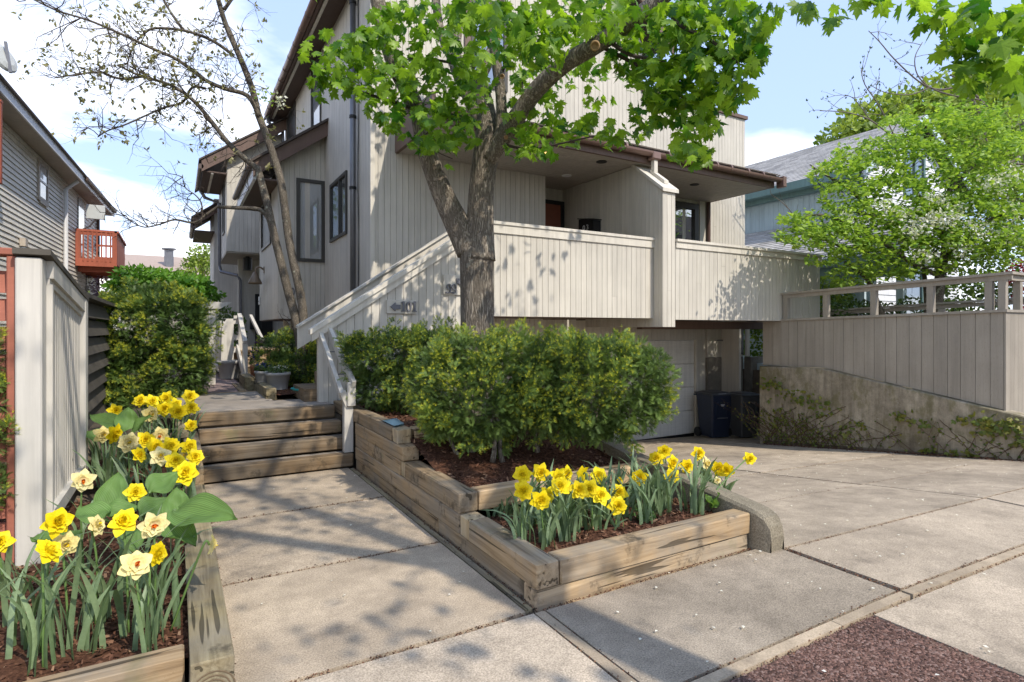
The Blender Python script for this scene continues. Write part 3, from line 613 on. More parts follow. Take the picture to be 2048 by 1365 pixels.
cb = thing('concrete_kerb_wall', 'rough concrete kerb wall with rounded nose between planter and driveway', 'kerb wall', (3.5, 2.5, 0))
prof = [(2.47, .0), (2.455, .10), (2.465, .17), (2.50, .225), (2.56, .25), (2.64, .265), (3.9, .40), (5.2, .60), (7.0, .68)]
m = MB(); 
for y, z in prof:
    w = .02 if y < 2.48 else (.008 if y < 2.55 else 0)
    m.v += [(3.42 + w, y, -.9), (3.42 + w, y, z - .02), (3.435 + w, y, z), (3.575 - w, y, z), (3.595 - w, y, z - .02), (3.595 - w, y, -.9)]
for i in range(len(prof) - 1):
    for j in range(6):
        a, b = i * 6 + j, i * 6 + (j + 1) % 6; m.f.append((a, b, b + 6, a + 6))
m.f += [tuple(range(6))[::-1], tuple(range(len(m.v) - 6, len(m.v)))]
m.build('kerb_body', M_curb, cb)

# ------------------------------------------------------------------ main house
H = thing('townhouse', 'beige board-clad townhouse with cantilevered porch parapets over a garage', 'house', (7, 9, 0))
YW = 7.35; X_ = (1, 0); Y_ = (0, 1); MX = (-1, 0); MY = (0, -1)
stop = lambda u: min(1.50 + (u - 1.47) * .660, 3.03)
board_wall(H, (0, YW, 0), X_, MY, 1.52, 3.96, .565, lambda u: stop(u) - .05, w=.108, brk=(3.79,))
MB().box(1.505, 1.56, YW - .02, YW + .08, .6, 1.45).build('corner_trim', P_trim, H)
cap = MB(); a, b = 1.43, 3.80
def slopebar(y0, y1, dz0, dz1, x0, x1):
    s = lambda x: 1.50 + (x - 1.47) * .660
    return MB().hexa([(x0, y0, s(x0) + dz0), (x1, y0, s(x1) + dz0), (x1, y1, s(x1) + dz0), (x0, y1, s(x0) + dz0), (x0, y0, s(x0) + dz1), (x1, y0, s(x1) + dz1), (x1, y1, s(x1) + dz1), (x0, y1, s(x0) + dz1)])
slopebar(YW - .07, YW + .11, -.02, .045, 1.40, 3.84).build('sloped_cap', P_trim, H)
slopebar(YW - .045, YW - .018, -.12, -.022, 1.42, 3.84).build('cap_trim', P_trim, H)
slopebar(8.26, 8.30, -.24, .05, 1.42, 3.84).build('stair_side_board', P_trim, H)
slopebar(8.22, 8.40, .052, .085, 1.42, 3.84).build('sloped_cap', P_trim, H)
for i in range(7): MB().box(1.36 + i * .28, 1.66 + i * .28, YW + .1, 8.25, .6, .755 + i * .165).build('stair_tread', T_step, H)
# first parapet, column, second parapet
board_wall(H, (0, YW, 0), X_, MY, 3.97, 7.085, 1.69, 3.0)
MB().box(3.80, 7.09, YW - .05, YW + .12, 3.025, 3.07).build('parapet_cap', P_trim, H)
MB().box(3.80, 7.09, YW - .032, YW - .018, 2.90, 3.022).build('cap_trim', P_trim, H)
board_wall(H, (0, 7.13, 0), X_, MY, 7.10, 7.385, 1.54, 3.83, w=.098)
board_wall(H, (7.10, 0, 0), Y_, MX, 7.115, 9.25, 1.54, lambda u: 3.84 + (u - 7.12) * .80 if u < 7.9 else 4.44, w=.105, brk=(7.9,))
MB().hexa([(7.06, 7.08, 3.83), (7.43, 7.08, 3.83), (7.43, 7.9, 4.46), (7.06, 7.9, 4.46), (7.06, 7.08, 3.89), (7.43, 7.08, 3.89), (7.43, 7.9, 4.52), (7.06, 7.9, 4.52)]).build('column_cap', P_trim, H)
MB().box(7.19, 7.385, 7.15, 9.25, 1.54, 3.84).build('column_core', P_back, H)
board_wall(H, (0, 7.13, 0), X_, MY, 7.39, 11.56, 1.665, 2.985)
MB().box(7.392, 11.60, 7.07, 7.27, 3.005, 3.05).build('parapet_cap', P_trim, H)
MB().box(7.392, 11.585, 7.095, 7.112, 2.90, 3.003).build('cap_trim', P_trim, H)
MB().box(11.50, 11.57, 7.13, 9.25, 1.665, 2.985).build('parapet_return', P_board, H)
MB().box(3.97, 7.09, YW + .01, 9.98, 1.70, 1.95).build('porch_floor', P_brown2, H)
MB().box(7.40, 11.49, 7.15, 9.98, 1.69, 1.95).build('porch_floor', P_brown2, H)
MB().box(2.8, 4.0, 8.42, 9.3, .5, 1.95).build('porch_landing', P_back, H)
# front wall behind the porch, door alcove, upper storeys
gab = lambda u: 7.65 + min(max(u - 2.75, 0), max(8.65 - u, 0)) * 1.05
board_wall(H, (0, 9.3, 0), X_, MY, 2.75, 6.10, .5, 4.47)
board_wall(H, (0, 9.3, 0), X_, MY, 2.75, 8.65, 4.47, gab, joined=True, brk=(5.70,))
board_wall(H, (0, 9.3, 0), X_, MY, 8.65, 12.0, 4.47, 6.62, joined=False, w=.105)
MB().box(8.62, 12.05, 9.24, 9.5, 6.622, 6.70).build('roof_edge_cap', P_brown, H)
MB().box(8.66, 11.99, 9.5, 14, 6.5, 6.61).build('flat_roof', M_shingd, H)
MB().box(11.93, 12.0, 9.4, 15, -.9, 6.62).build('side_wall', P_board, H)
MB().box(8.58, 8.65, 9.4, 18, 4, 7.7).build('side_wall', P_board, H)
board_wall(H, (0, 9.3, 0), X_, MY, 10.66, 12.0, 1.9, 4.47)
board_wall(H, (0, 9.36, 0), X_, MY, 7.4, 10.66, 1.9, 4.47, joined=True)
MB().box(6.10, 6.16, 9.3, 10.1, 1.9, 4.46).build('alcove_side', P_board, H)
d = MB().box(6.14, 7.10, 10.05, 10.12, 1.9, 4.46).build('alcove_back', P_back, H); MB().box(7.10, 7.16, 9.26, 10.12, 1.9, 4.46).build('alcove_side', P_board, H); MB().box(6.1, 7.16, 9.29, 10.12, 4.462, 4.5).build('alcove_ceiling', P_soffit, H)
dr = MB().box(6.45, 7.0, 9.99, 10.045, 1.95, 4.12).build('front_door', M_door, H)
MB().box(7.0, 7.09, 9.97, 10.048, 1.95, 4.2).build('door_frame', M_can, dr); MB().box(6.45, 7.0, 9.97, 10.048, 4.122, 4.2).build('door_frame', M_can, dr)
MB().box(6.50, 6.54, 9.93, 9.988, 2.95, 3.05).build('handle', M_lamp, dr)
window(H, (0, 9.36, 0), X_, MY, 8.0, 10.40, 2.2, 4.38, .13, (9.2,), .07)
MB().box(10.42, 10.60, 9.28, 9.342, 1.95, 4.46).build('corner_trim', P_trim, H)
MB().tube([(10.66, 9.24, 1.9), (10.66, 9.24, 4.46)], .045, 10).build('downspout', M_brownpipe, H)
window(H, (0, 9.3, 0), X_, MY, 4.55, 5.3, 5.9, 7.5, .07, (), .04)
MB().box(4.42, 4.53, 9.24, 9.278, 5.8, 7.6).build('window_trim', P_brown, H)
# porch roof
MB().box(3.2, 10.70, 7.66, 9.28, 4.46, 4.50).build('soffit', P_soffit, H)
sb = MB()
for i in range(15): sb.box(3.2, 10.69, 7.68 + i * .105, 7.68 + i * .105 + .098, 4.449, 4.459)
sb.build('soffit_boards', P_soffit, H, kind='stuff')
MB().box(3.15, 10.74, 7.60, 7.655, 4.44, 4.66).build('fascia', P_brown, H)
MB().hexa([(3.15, 7.52, 4.62), (10.78, 7.52, 4.62), (10.78, 9.28, 5.08), (3.15, 9.28, 5.08), (3.15, 7.52, 4.67), (10.78, 7.52, 4.67), (10.78, 9.28, 5.13), (3.15, 9.28, 5.13)]).build('porch_roof', P_brown2, H)
shingle_roof(H, (3.13, 7.50, 4.672), (1, 0, 0), (0, 1.78, .46), 7.67, 1.83, M_shingd)
MB().box(3.14, 3.2, 7.66, 9.28, 4.44, 4.9).build('roof_end', P_brown, H); MB().box(10.705, 10.76, 7.66, 9.28, 4.455, 4.66).build('roof_end', P_brown, H)
gt = MB()
gp = [(7.59 - .075 + .075 * math.cos(t), 4.615 + .075 * math.sin(t)) for t in np.linspace(math.pi, 2 * math.pi, 9)]
gp2 = [(7.515 + (y - 7.515) * .9, 4.615 + (z - 4.615) * .9) for y, z in gp[::-1]]
gt.prism(gp + gp2, lambda y, z: (3.18, y, z), lambda y, z: (10.86, y, z))
gut = gt.build('gutter', M_copper, H, smooth=False)
for x in (4.2, 5.4, 6.6, 7.6, 8.2, 8.85, 9.25, 9.75, 10.2):
    MB().tube([(x - .02, 7.515, 4.612), (x + .02, 7.515, 4.612)], .08, 14).build('gutter_joint', M_copper, gut)
MB().cbox(10.80, 10.90, 7.42, 7.60, 4.44, 4.66, .01).build('gutter_end', M_copper, gut)
MB().cbox(7.18, 7.38, 7.43, 7.585, 4.48, 4.62, .02).build('gutter_outlet', M_copper, gut)
MB().box(7.24, 7.32, 7.47, 7.55, 4.26, 4.48).build('downspout', P_trim, H); MB().hexa([(7.23, 7.22, 4.005), (7.33, 7.22, 4.005), (7.33, 7.56, 4.265), (7.23, 7.56, 4.265), (7.23, 7.22, 4.065), (7.33, 7.22, 4.065), (7.33, 7.56, 4.325), (7.23, 7.56, 4.325)]).build('spout_shoe', P_trim, H)
for x, y, lit in ((5.35, 8.0, 1), (7.35 - .9, 9.0, 2), (7.0 - .55, 7.95, 0), (9.1, 8.25, 0)):
    cn = MB().lathe([(.001, 0), (.075, 0), (.095, -.004), (.095, .006)], (x, y, 4.444), 20).build('recessed_light', P_whitetrim if lit == 2 else M_can, H)
    MB().lathe([(.001, -.003), (.07, -.003), (.07, .002)], (x, y, 4.443), 16).build('lens', M_bulb if lit == 1 else (P_whitetrim if lit == 2 else M_can), cn)
# side wall, bay, downspout
XS = 2.75
board_wall(H, (XS, 0, 0), Y_, MX, 9.3, 12.74, .5, 7.65, joined=True)
board_wall(H, (XS, 0, 0), Y_, MX, 12.74, 17.98, 1.7, 7.65, joined=True)
MB().box(2.725, 2.80, 9.272, 9.305, .5, 7.7).build('corner_trim', P_trim, H)
window(H, (XS, 0, 0), Y_, MX, 10.8, 12.13, 3.28, 4.46, .06, (11.35,), .045)
window(H, (XS, 0, 0), Y_, MX, 13.03, 14.06, 5.95, 7.60, .06, (), .045)
window(H, (XS, 0, 0), Y_, MX, 16.2, 17.5, 6.4, 7.60, .06, (), .045)
ds = MB().tube([(2.66, 10.12, .55), (2.66, 10.12, 7.6)], .05, 12).build('downspout', M_pipe, H, smooth=True)
for z in (1.9, 3.95, 5.2, 7.2): MB().tube([(2.66, 10.12, z), (2.66, 10.12, z + .05)], .062, 12).build('bracket', M_can, ds)
MB().tube(smoothpath([(2.735, 10.0, .6), (2.72, 9.98, 2), (2.735, 10.0, 3.2), (2.71, 9.97, 4.1), (2.735, 10.0, 5.5), (2.72, 9.99, 7.5)]), .008, 5).build('cable', M_can, H)
BX = 1.81; bay_top = lambda u: 4.62 + (u - 1.30) * .73
board_wall(H, (0, 12.74, 0), X_, MY, BX, 2.74, 1.72, bay_top)
board_wall(H, (BX, 0, 0), Y_, MX, 12.75, 15.8, 1.72, 4.85, joined=True)
MB().box(BX + .02, 2.74, 12.76, 15.8, 1.70, 1.74).build('bay_underside', P_brown2, H)
MB().box(2.2, 2.7, 13.6, 13.7, .6, 1.72).build('bay_base', P_back, H); MB().box(2.0, 2.08, 13.3, 13.38, .6, 1.7).build('bay_post', P_trim, H)
window(H, (0, 12.74, 0), X_, MY, 2.16, 2.74, 2.93, 4.68, .07, (), .05, M_glasslit)
window(H, (BX, 0, 0), Y_, MX, 13.7, 15.3, 3.4, 4.5, .06, (), .045)
rk = lambda x: 4.87 + (x - 1.30) * .73
MB().hexa([(1.30, 12.42, rk(1.3) - .34), (2.75, 12.42, rk(2.75) - .34), (2.75, 12.47, rk(2.75) - .34), (1.30, 12.47, rk(1.3) - .34), (1.30, 12.42, rk(1.3) - .04), (2.75, 12.42, rk(2.75) - .04), (2.75, 12.47, rk(2.75) - .04), (1.30, 12.47, rk(1.3) - .04)]).build('rake_board', P_brown, H)
MB().hexa([(1.24, 12.36, rk(1.24) - .035), (2.75, 12.36, rk(2.75) - .035), (2.75, 15.95, rk(2.75) - .035), (1.24, 15.95, rk(1.24) - .035), (1.24, 12.36, rk(1.24) + .02), (2.75, 12.36, rk(2.75) + .02), (2.75, 15.95, rk(2.75) + .02), (1.24, 15.95, rk(1.24) + .02)]).build('bay_roof', M_shingd, H)
MB().box(1.36, BX - .02, 12.48, 15.9, 4.50, 4.54).build('bay_soffit', P_brown2, H); MB().box(1.30, 1.36, 12.48, 15.9, 4.49, 4.80).build('bay_fascia', P_whitetrim, H)
MB().tube([(1.24, 12.5, 4.78), (1.24, 15.9, 4.78)], .06, 10).build('gutter', M_gutterdark, H)
# main roof, eave and gutter of the left side, rakes
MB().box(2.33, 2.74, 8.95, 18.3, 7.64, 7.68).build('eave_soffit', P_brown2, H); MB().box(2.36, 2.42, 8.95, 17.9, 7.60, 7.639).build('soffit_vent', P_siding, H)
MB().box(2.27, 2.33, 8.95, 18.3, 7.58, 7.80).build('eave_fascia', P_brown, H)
mg = MB().tube([(2.205, 8.9, 7.63), (2.205, 17.75, 7.63)], .068, 12).build('gutter', M_copper, H, smooth=True)
for i in range(12): MB().tube([(2.205, 9.6 + i * .68, 7.63), (2.205, 9.63 + i * .68, 7.63)], .074, 12).build('gutter_joint', M_gutterdark, mg)
for s, x0, x1 in ((1, 2.2, 5.7), (-1, 9.2, 5.7)):
    z0, z1 = 7.62, 11.05
    MB().hexa([(x0, 8.9, z0), (x1, 8.9, z1), (x1, 18.3, z1), (x0, 18.3, z0), (x0, 8.9, z0 + .1), (x1, 8.9, z1 + .1), (x1, 18.3, z1 + .1), (x0, 18.3, z0 + .1)]).build('roof', M_shingd, H)
    MB().hexa([(x0, 8.88, z0 - .28), (x1, 8.88, z1 - .28), (x1, 8.93, z1 - .28), (x0, 8.93, z0 - .28), (x0, 8.88, z0), (x1, 8.88, z1), (x1, 8.93, z1), (x0, 8.93, z0)]).build('rake_board', P_brown, H)
    MB().tube([(2.2, 17.7, 7.58), (2.3, 17.78, 7.4), (2.66, 17.9, 7.3), (2.68, 17.9, 6.9)], .05, 8).build('downspout', M_pipe, H) if s == 1 else None
# garage under the porch
board_wall(H, (0, 10.0, 0), X_, MY, 3.7, 11.4, 1.24, 1.93, joined=False, w=.21, mat=P_board)
MB().box(3.7, 8.38, 10.0, 10.1, -1.3, 1.24).build('garage_wall', M_found, H)
gd = MB().box(8.4, 11.05, 10.06, 10.10, -1.3, 1.23).build('garage_door', M_garage, H)
for k in range(4):
    z0 = -1.06 + k * .575; MB().cbox(8.4, 11.04, 10.012, 10.055, z0, z0 + .561, .010).build('door_panel', M_garage, gd)
MB().box(8.4, 11.04, 10.02, 10.05, -1.2, -1.065).build('door_seal', M_can, gd); MB().cbox(8.75, 8.89, 9.995, 10.012, -.95, -.90, .004).build('handle', M_lamp, gd)
MB().box(11.05, 11.11, 9.96, 10.09, -1.3, 1.26).build('door_jamb', P_trim, H); MB().box(8.34, 8.40, 9.96, 10.09, -1.3, 1.26).build('door_jamb', P_trim, H)
MB().box(11.11, 11.42, 10.0, 10.1, -1.4, 1.24).build('garage_pier', P_board, H)
board_wall(H, (0, 9.95, 0), X_, MY, 11.42, 12.75, .80, 1.68)
MB().box(11.42, 12.75, 9.93, 10.05, -1.5, .79).build('foundation', M_found, H)
MB().box(3.72, 3.82, 7.45, 10.0, -1.2, 1.69).build('garage_side_wall', P_back, H)
MB().box(8.0, 12.6, 8.6, 8.75, 1.50, 1.665).build('beam', P_brown, H)
pp = MB().tube(smoothpath([(12.60, 9.85, .85), (12.60, 9.85, 1.45), (12.58, 9.8, 1.6), (12.3, 9.6, 1.66)]), .045, 8).build('vent_pipe', M_pipe, H, smooth=True)
MB().tube([(12.75, 9.80, .8), (12.75, 9.80, 1.66)], .06, 10).build('support_pipe', P_trim, H)
MB().tube([(11.75, 9.90, 1.22), (12.35, 9.90, 1.22), (12.38, 9.88, 1.25), (12.38, 9.88, 1.62)], .02, 6).build('conduit', M_pipe, H)

# ------------------------------------------------------------------ rear townhouse units
RH = thing('rear_townhouse', 'second beige townhouse set back with overhanging upper storey and brown roof', 'house', (1.8, 18, .5))
rr = lambda x: 6.1 + (x - .57) * .70
board_wall(RH, (0, 18.0, 0), X_, MY, 1.2, 2.72, 3.7, lambda u: rr(u) - .30)
board_wall(RH, (1.2, 0, 0), Y_, MX, 18.02, 21.3, 3.7, 6.2, joined=True)
MB().box(1.2, 2.72, 18.02, 21.3, 3.66, 3.70).build('overhang_underside', P_soffit, RH)
window(RH, (1.2, 0, 0), Y_, MX, 18.6, 19.3, 4.3, 6.0, .06, (), .04)
MB().hexa([(.57, 17.70, rr(.57) - .32), (2.75, 17.70, rr(2.75) - .32), (2.75, 17.76, rr(2.75) - .32), (.57, 17.76, rr(.57) - .32), (.57, 17.70, rr(.57)), (2.75, 17.70, rr(2.75)), (2.75, 17.76, rr(2.75)), (.57, 17.76, rr(.57))]).build('rake_board', P_brown, RH)
MB().hexa([(.5, 17.66, rr(.5) + .01), (2.75, 17.66, rr(2.75) + .01), (2.75, 22, rr(2.75) + .01), (.5, 22, rr(.5) + .01), (.5, 17.66, rr(.5) + .06), (2.75, 17.66, rr(2.75) + .06), (2.75, 22, rr(2.75) + .06), (.5, 22, rr(.5) + .06)]).build('roof', M_shingd, RH)
MB().box(.6, 1.18, 17.78, 20.6, 5.80, 5.84).build('eave_soffit', P_brown2, RH); MB().box(.8, .86, 17.8, 20.5, 5.77, 5.798).build('soffit_vent', P_siding, RH)
MB().tube([(.55, 17.7, 5.92), (.55, 20.6, 5.92)], .07, 10).build('gutter', M_gutterdark, RH)
MB().tube([(.6, 20.4, 5.85), (.75, 20.3, 5.6), (1.14, 20.2, 5.45), (1.14, 20.2, 3.5), (1.18, 20.1, 3.3), (1.62, 19.6, 3.15), (1.68, 19.55, 3.0), (1.68, 19.5, .7)], .05, 8).build('downspout', M_pipe, RH)
board_wall(RH, (0, 19.6, 0), X_, MY, 1.74, 3.2, .55, 3.66)
MB().box(1.62, 1.74, 19.55, 19.7, .55, 3.66).build('corner_trim', P_trim, RH)
MB().box(2.1, 2.6, 19.5, 19.585, .6, 2.6).build('entry_door', M_can, RH)
TH = thing('far_townhouse', 'third beige townhouse block at the far end of the path', 'house', (1.5, 22, .5))
board_wall(TH, (0, 22.3, 0), X_, MY, 1.1, 2.6, 1.86, 6.0)
board_wall(TH, (1.1, 0, 0), Y_, MX, 22.32, 25, 1.86, 6.0, joined=True)
MB().box(1.12, 2.6, 22.32, 25, 1.8, 1.86).build('overhang_underside', P_brown2, TH)
MB().hexa([(.45, 22.0, 4.95), (1.2, 22.0, 5.5), (1.2, 22.05, 5.5), (.45, 22.05, 4.95), (.45, 22.0, 5.2), (1.2, 22.0, 5.75), (1.2, 22.05, 5.75), (.45, 22.05, 5.2)]).build('rake_board', P_brown, TH)
MB().box(.5, 1.1, 22.05, 25, 4.8, 4.84).build('eave_soffit', P_brown2, TH); MB().tube([(.45, 22, 4.95), (.45, 24.6, 4.95)], .08, 8).build('gutter', M_gutterdark, TH)
MB().hexa([(.4, 21.9, 5.2), (2.7, 21.9, 6.9), (2.7, 25.2, 6.9), (.4, 25.2, 5.2), (.4, 21.9, 5.26), (2.7, 21.9, 6.96), (2.7, 25.2, 6.96), (.4, 25.2, 5.26)]).build('roof', M_shingd, TH)
MB().box(1.75, 2.6, 23.5, 23.6, .5, 1.85).build('base_wall', P_back, TH)

# entry stair of the rear unit
es = thing('entry_stair', 'small wooden stair with white guard panel and rails rising to the rear entry', 'stair', (1.2, 11, .6))
for i in range(4):
    z = .72 + i * .13; y = 10.9 + i * .30
    MB().cbox(1.02, 1.75, y, y + .34, z - .03, z, .004).build('tread', T_x, es); MB().box(1.03, 1.75, y + .02, y + .04, z - .13, z - .032).build('riser', T_step, es)
MB().box(.80, 1.75, 12.12, 13.9, 1.06, 1.12).build('landing', T_x, es); MB().box(.82, 1.02, 12.14, 12.18, .72, 1.06).build('landing_skirt', plain('fresh_board', (.36, .21, .11), .8), es)
MB().prism([(.70, .72), (.92, .66), (.92, 1.70), (.80, 1.70), (.72, 1.55)], lambda x, z: (x, 12.02, z), lambda x, z: (x, 12.09, z)).build('guard_panel', P_white, es)
MB().box(.66, .74, 12.1, 13.6, .70, .80).build('guard_beam', P_white, es); MB().box(.69, .72, 12.1, 13.5, .8, 1.66).build('guard_side', P_white, es)
MB().box(1.00, 1.08, 12.0, 12.08, .62, 1.70).build('post', P_white, es)
for z in (1.06, 1.30, 1.60): MB().box(.92, 1.0, 12.02, 12.06, z, z + .09).build('guard_rail', P_white, es)
MB().box(.92, 1.08, 11.99, 12.12, 1.70, 1.76).build('guard_cap', P_white, es)
MB().cbox(.965, 1.045, 10.80, 10.88, .58, 1.27, .01).build('newel', P_white, es)
MB().bar((1.0, 10.78, 1.28), (1.02, 12.05, 1.78), .07, .05).build('handrail', P_white, es)
MB().bar((1.30, 10.95, 1.30), (1.22, 12.1, 1.76), .05, .05).build('handrail', P_white, es)
MB().bar((.99, 10.84, .70), (.99, 12.1, 1.14), .04, .16).build('stringer', P_white, es)

# ------------------------------------------------------------------ concrete retaining wall, board fence with rail
rw = thing('retaining_wall', 'stained concrete retaining wall with sloping top along the driveway', 'retaining wall', (10.3, 5.5, -.5))
wtop = [(7.56, .755), (6.30, .775), (6.15, .76), (3.45, .30), (2.6, .13), (1.2, -.1)]
m = MB(); n = len(wtop)
for y, z in wtop: m.v += [(10.22, y, -1.3), (10.22, y, z - .015), (10.235, y, z), (10.52, y, z), (10.54, y, -1.3)]
for i in range(n - 1):
    for j in range(5): a, b = i * 5 + j, i * 5 + (j + 1) % 5; m.f.append((a, b, b + 5, a + 5))
m.f += [tuple(range(5))[::-1], tuple(range(5 * n - 5, 5 * n))]
m.build('wall_body', M_cwall, rw)
MB().box(12.76, 14.2, 9.7, 9.9, -1.5, .78).build('back_wall', M_found, rw)
ft = thing('board_fence', 'taupe vertical board fence with open top rail above the concrete wall', 'fence', (10.3, 5.5, .7))
yb = [3.60, 3.76, 3.94, 4.13, 4.30, 4.49, 4.66, 4.84, 5.03, 5.20, 5.38, 5.55, 5.73, 5.91, 6.09, 6.27, 6.44, 6.62, 6.79, 6.98, 7.14, 7.32, 7.55]
zt = lambda y: 1.775 - (y - 3.58) * .024
zbm = lambda y: np.interp(y, [3.45, 6.15, 6.3, 7.6], [.315, .775, .79, .77])
for a, b in zip(yb[:-1], yb[1:]):
    x = 10.30 + random.uniform(-.003, .003); a2, b2 = a + .003, b - .003
    MB().hexa([(x, a2, zbm(a2)), (x + .02, a2, zbm(a2)), (x + .02, b2, zbm(b2)), (x, b2, zbm(b2)), (x, a2, zt(a2) - .03), (x + .02, a2, zt(a2) - .03), (x + .02, b2, zt(b2) - .03), (x, b2, zt(b2) - .03)]).build('board', P_fence, ft)
for i in range(12):
    a = 10.302 + i * .14; MB().box(a, a + .135, 3.575, 3.597, .1 + i * .0, 1.745).build('board', P_fence, ft)
MB().box(10.35, 10.40, 3.62, 7.5, .8, .9).build('back_rail', P_fence, ft)
MB().hexa([(10.27, 3.55, zt(3.55) - .028), (10.42, 3.55, zt(3.55) - .028), (10.42, 7.12, zt(7.12) - .028), (10.27, 7.12, zt(7.12) - .028), (10.27, 3.55, zt(3.55) + .012), (10.42, 3.55, zt(3.55) + .012), (10.42, 7.12, zt(7.12) + .012), (10.27, 7.12, zt(7.12) + .012)]).build('sill_board', P_fence, ft)
MB().box(10.42, 12.0, 3.55, 3.66, 1.747, 1.785).build('sill_board', P_fence, ft)
zr = lambda y: 2.31 - (y - 3.58) * .031
for y in (7.04, 6.24, 5.40, 4.54, 3.78, 3.62):
    MB().box(10.29, 10.38, y - .045, y + .045, zt(y) + .013, zr(y) - .06).build('post', P_fence, ft)
MB().hexa([(10.285, 3.5, zr(3.5) - .10), (10.32, 3.5, zr(3.5) - .10), (10.32, 7.1, zr(7.1) - .10), (10.285, 7.1, zr(7.1) - .10), (10.285, 3.5, zr(3.5) - .028), (10.32, 3.5, zr(3.5) - .028), (10.32, 7.1, zr(7.1) - .028), (10.285, 7.1, zr(7.1) - .028)]).build('top_rail', P_fence, ft)
MB().hexa([(10.25, 3.48, zr(3.48) - .027), (10.42, 3.48, zr(3.48) - .027), (10.42, 7.12, zr(7.12) - .027), (10.25, 7.12, zr(7.12) - .027), (10.25, 3.48, zr(3.48) + .012), (10.42, 3.48, zr(3.48) + .012), (10.42, 7.12, zr(7.12) + .012), (10.25, 7.12, zr(7.12) + .012)]).build('cap_rail', P_fence, ft)
MB().box(10.42, 12.0, 3.5, 3.67, 2.29, 2.325).build('cap_rail', P_fence, ft); MB().box(10.42, 12.0, 3.55, 3.58, 2.21, 2.288).build('top_rail', P_fence, ft)
for x in (10.75, 11.6): MB().box(x, x + .09, 3.56, 3.65, 1.786, 2.21).build('post', P_fence, ft)
f2 = thing('inner_rail_fence', 'second weathered rail with posts seen behind the board fence', 'fence', (12.0, 5.5, .5))
MB().bar((12.0, 3.7, 2.02), (12.0, 7.6, 1.88), .14, .035).build('cap_rail', P_fence, f2); MB().bar((12.0, 3.7, 1.96), (12.0, 7.6, 1.82), .04, .07).build('top_rail', P_fence, f2)
for y in (4.2, 5.1, 6.2, 7.2): MB().box(11.96, 12.05, y - .045, y + .045, .45, 1.9 - (y - 4) * .03).build('post', P_fence, f2)

# ------------------------------------------------------------------ bins
def bin_(name, label, x, y, mat, h=1.02, w=.56, d=.60, rz=0.0, marks=True):
    t = thing(name, label, 'bin', (x, y, zdrive(x, y) + .0)); L = Matrix.Translation((x, y, zdrive(x, y) - .0)) @ Matrix.Rotation(rz, 4, 'Z')
    def T(mb): mb.v = [tuple(L @ Vector(p)) for p in mb.v]; return mb
    b = MB(); wb, db = w * .40, d * .38; wt, dt = w * .5, d * .5
    lev = [(0.05, wb, db), (.55, wb + .45 * (wt - wb), db + .45 * (dt - db)), (h * .93, wt - .015, dt - .015), (h * .93, wt, dt), (h * .985, wt, dt)]
    for z, a, c in lev: 
        ch = .03
        b.v += [(-a + ch, -c, z), (a - ch, -c, z), (a, -c + ch, z), (a, c - ch, z), (a - ch, c, z), (-a + ch, c, z), (-a, c - ch, z), (-a, -c + ch, z)]
    for i in range(4):
        for j in range(8): p, q = i * 8 + j, i * 8 + (j + 1) % 8; b.f.append((p, q, q + 8, p + 8))
    b.f.append(tuple(range(8))[::-1]); b.f.append(tuple(range(32, 40)))
    bo = T(b).build('bin_body', mat, t)
    fy = lambda z: -np.interp(z, [.05, .55, h * .93], [db, db + .45 * (dt - db), dt - .015])
    p = MB()
    for sx in (-1, 1): p.hexa([(sx * .13 - .02, fy(.45) - .02, .45), (sx * .13 + .02, fy(.45) - .02, .45), (sx * .13 + .02, fy(.45) + .03, .45), (sx * .13 - .02, fy(.45) + .03, .45), (sx * .14 - .02, fy(.86) - .03, .86), (sx * .14 + .02, fy(.86) - .03, .86), (sx * .14 + .02, fy(.86) + .03, .86), (sx * .14 - .02, fy(.86) + .03, .86)])
    T(p).build('front_ribs', mat, bo)
    T(MB().tube([(-.14, fy(.52) - .02, .50), (.14, fy(.52) - .02, .50)], .012, 8)).build('grab_bar', M_pipe, bo)
    if marks:
        for k, (lx, lz, lw) in enumerate(((.0, .80, .05), (-.0, .775, .035))):
            T(MB().box(lx - lw, lx + lw, fy(lz) - .012, fy(lz) - .004, lz, lz + .014)).build('faded_mark', M_label, bo)
        T(MB().box(wt + .001, wt + .004, -.12, -.02, .80, .87)).build('side_mark', M_label, bo)
    l = MB(); l.cbox(-wt - .03, wt + .03, -dt - .04, dt + .02, h * .986, h * 1.02, .012)
    l.hexa([(-wt + .04, -dt + .04, h * 1.02), (wt - .04, -dt + .04, h * 1.02), (wt - .04, dt - .04, h * 1.02), (-wt + .04, dt - .04, h * 1.02), (-wt + .1, -dt + .12, h * 1.05), (wt - .1, -dt + .12, h * 1.05), (wt - .1, dt - .1, h * 1.05), (-wt + .1, dt - .1, h * 1.05)])
    lid = T(l).build('lid', M_bingrey, t)
    if marks: T(MB().box(-.12, .08, -dt - .01, -dt + .02, h * 1.021, h * 1.0245)).build('lid_mark', M_label, lid)
    T(MB().tube([(-wt, dt + .05, h * .95), (wt, dt + .05, h * .95)], .018, 8)).build('handle', mat, t)
    for sx in (-1, 1):
        T(MB().tube([(sx * (wb + .03) - .03, db + .02, .11), (sx * (wb + .03) + .03, db + .02, .11)], .11, 16)).build('wheel', M_black, t)
    return t
bin_('wheelie_bin', 'navy blue bin with dark lid and faded white marks beside the garage pier', 10.95, 9.32, M_binblue, 1.04, .60, .66, R(-14))
bin_('wheelie_bin', 'charcoal grey bin squeezed between the blue bin and the concrete wall', 11.30, 8.78, M_bingrey, 1.0, .54, .58, R(-16), False)

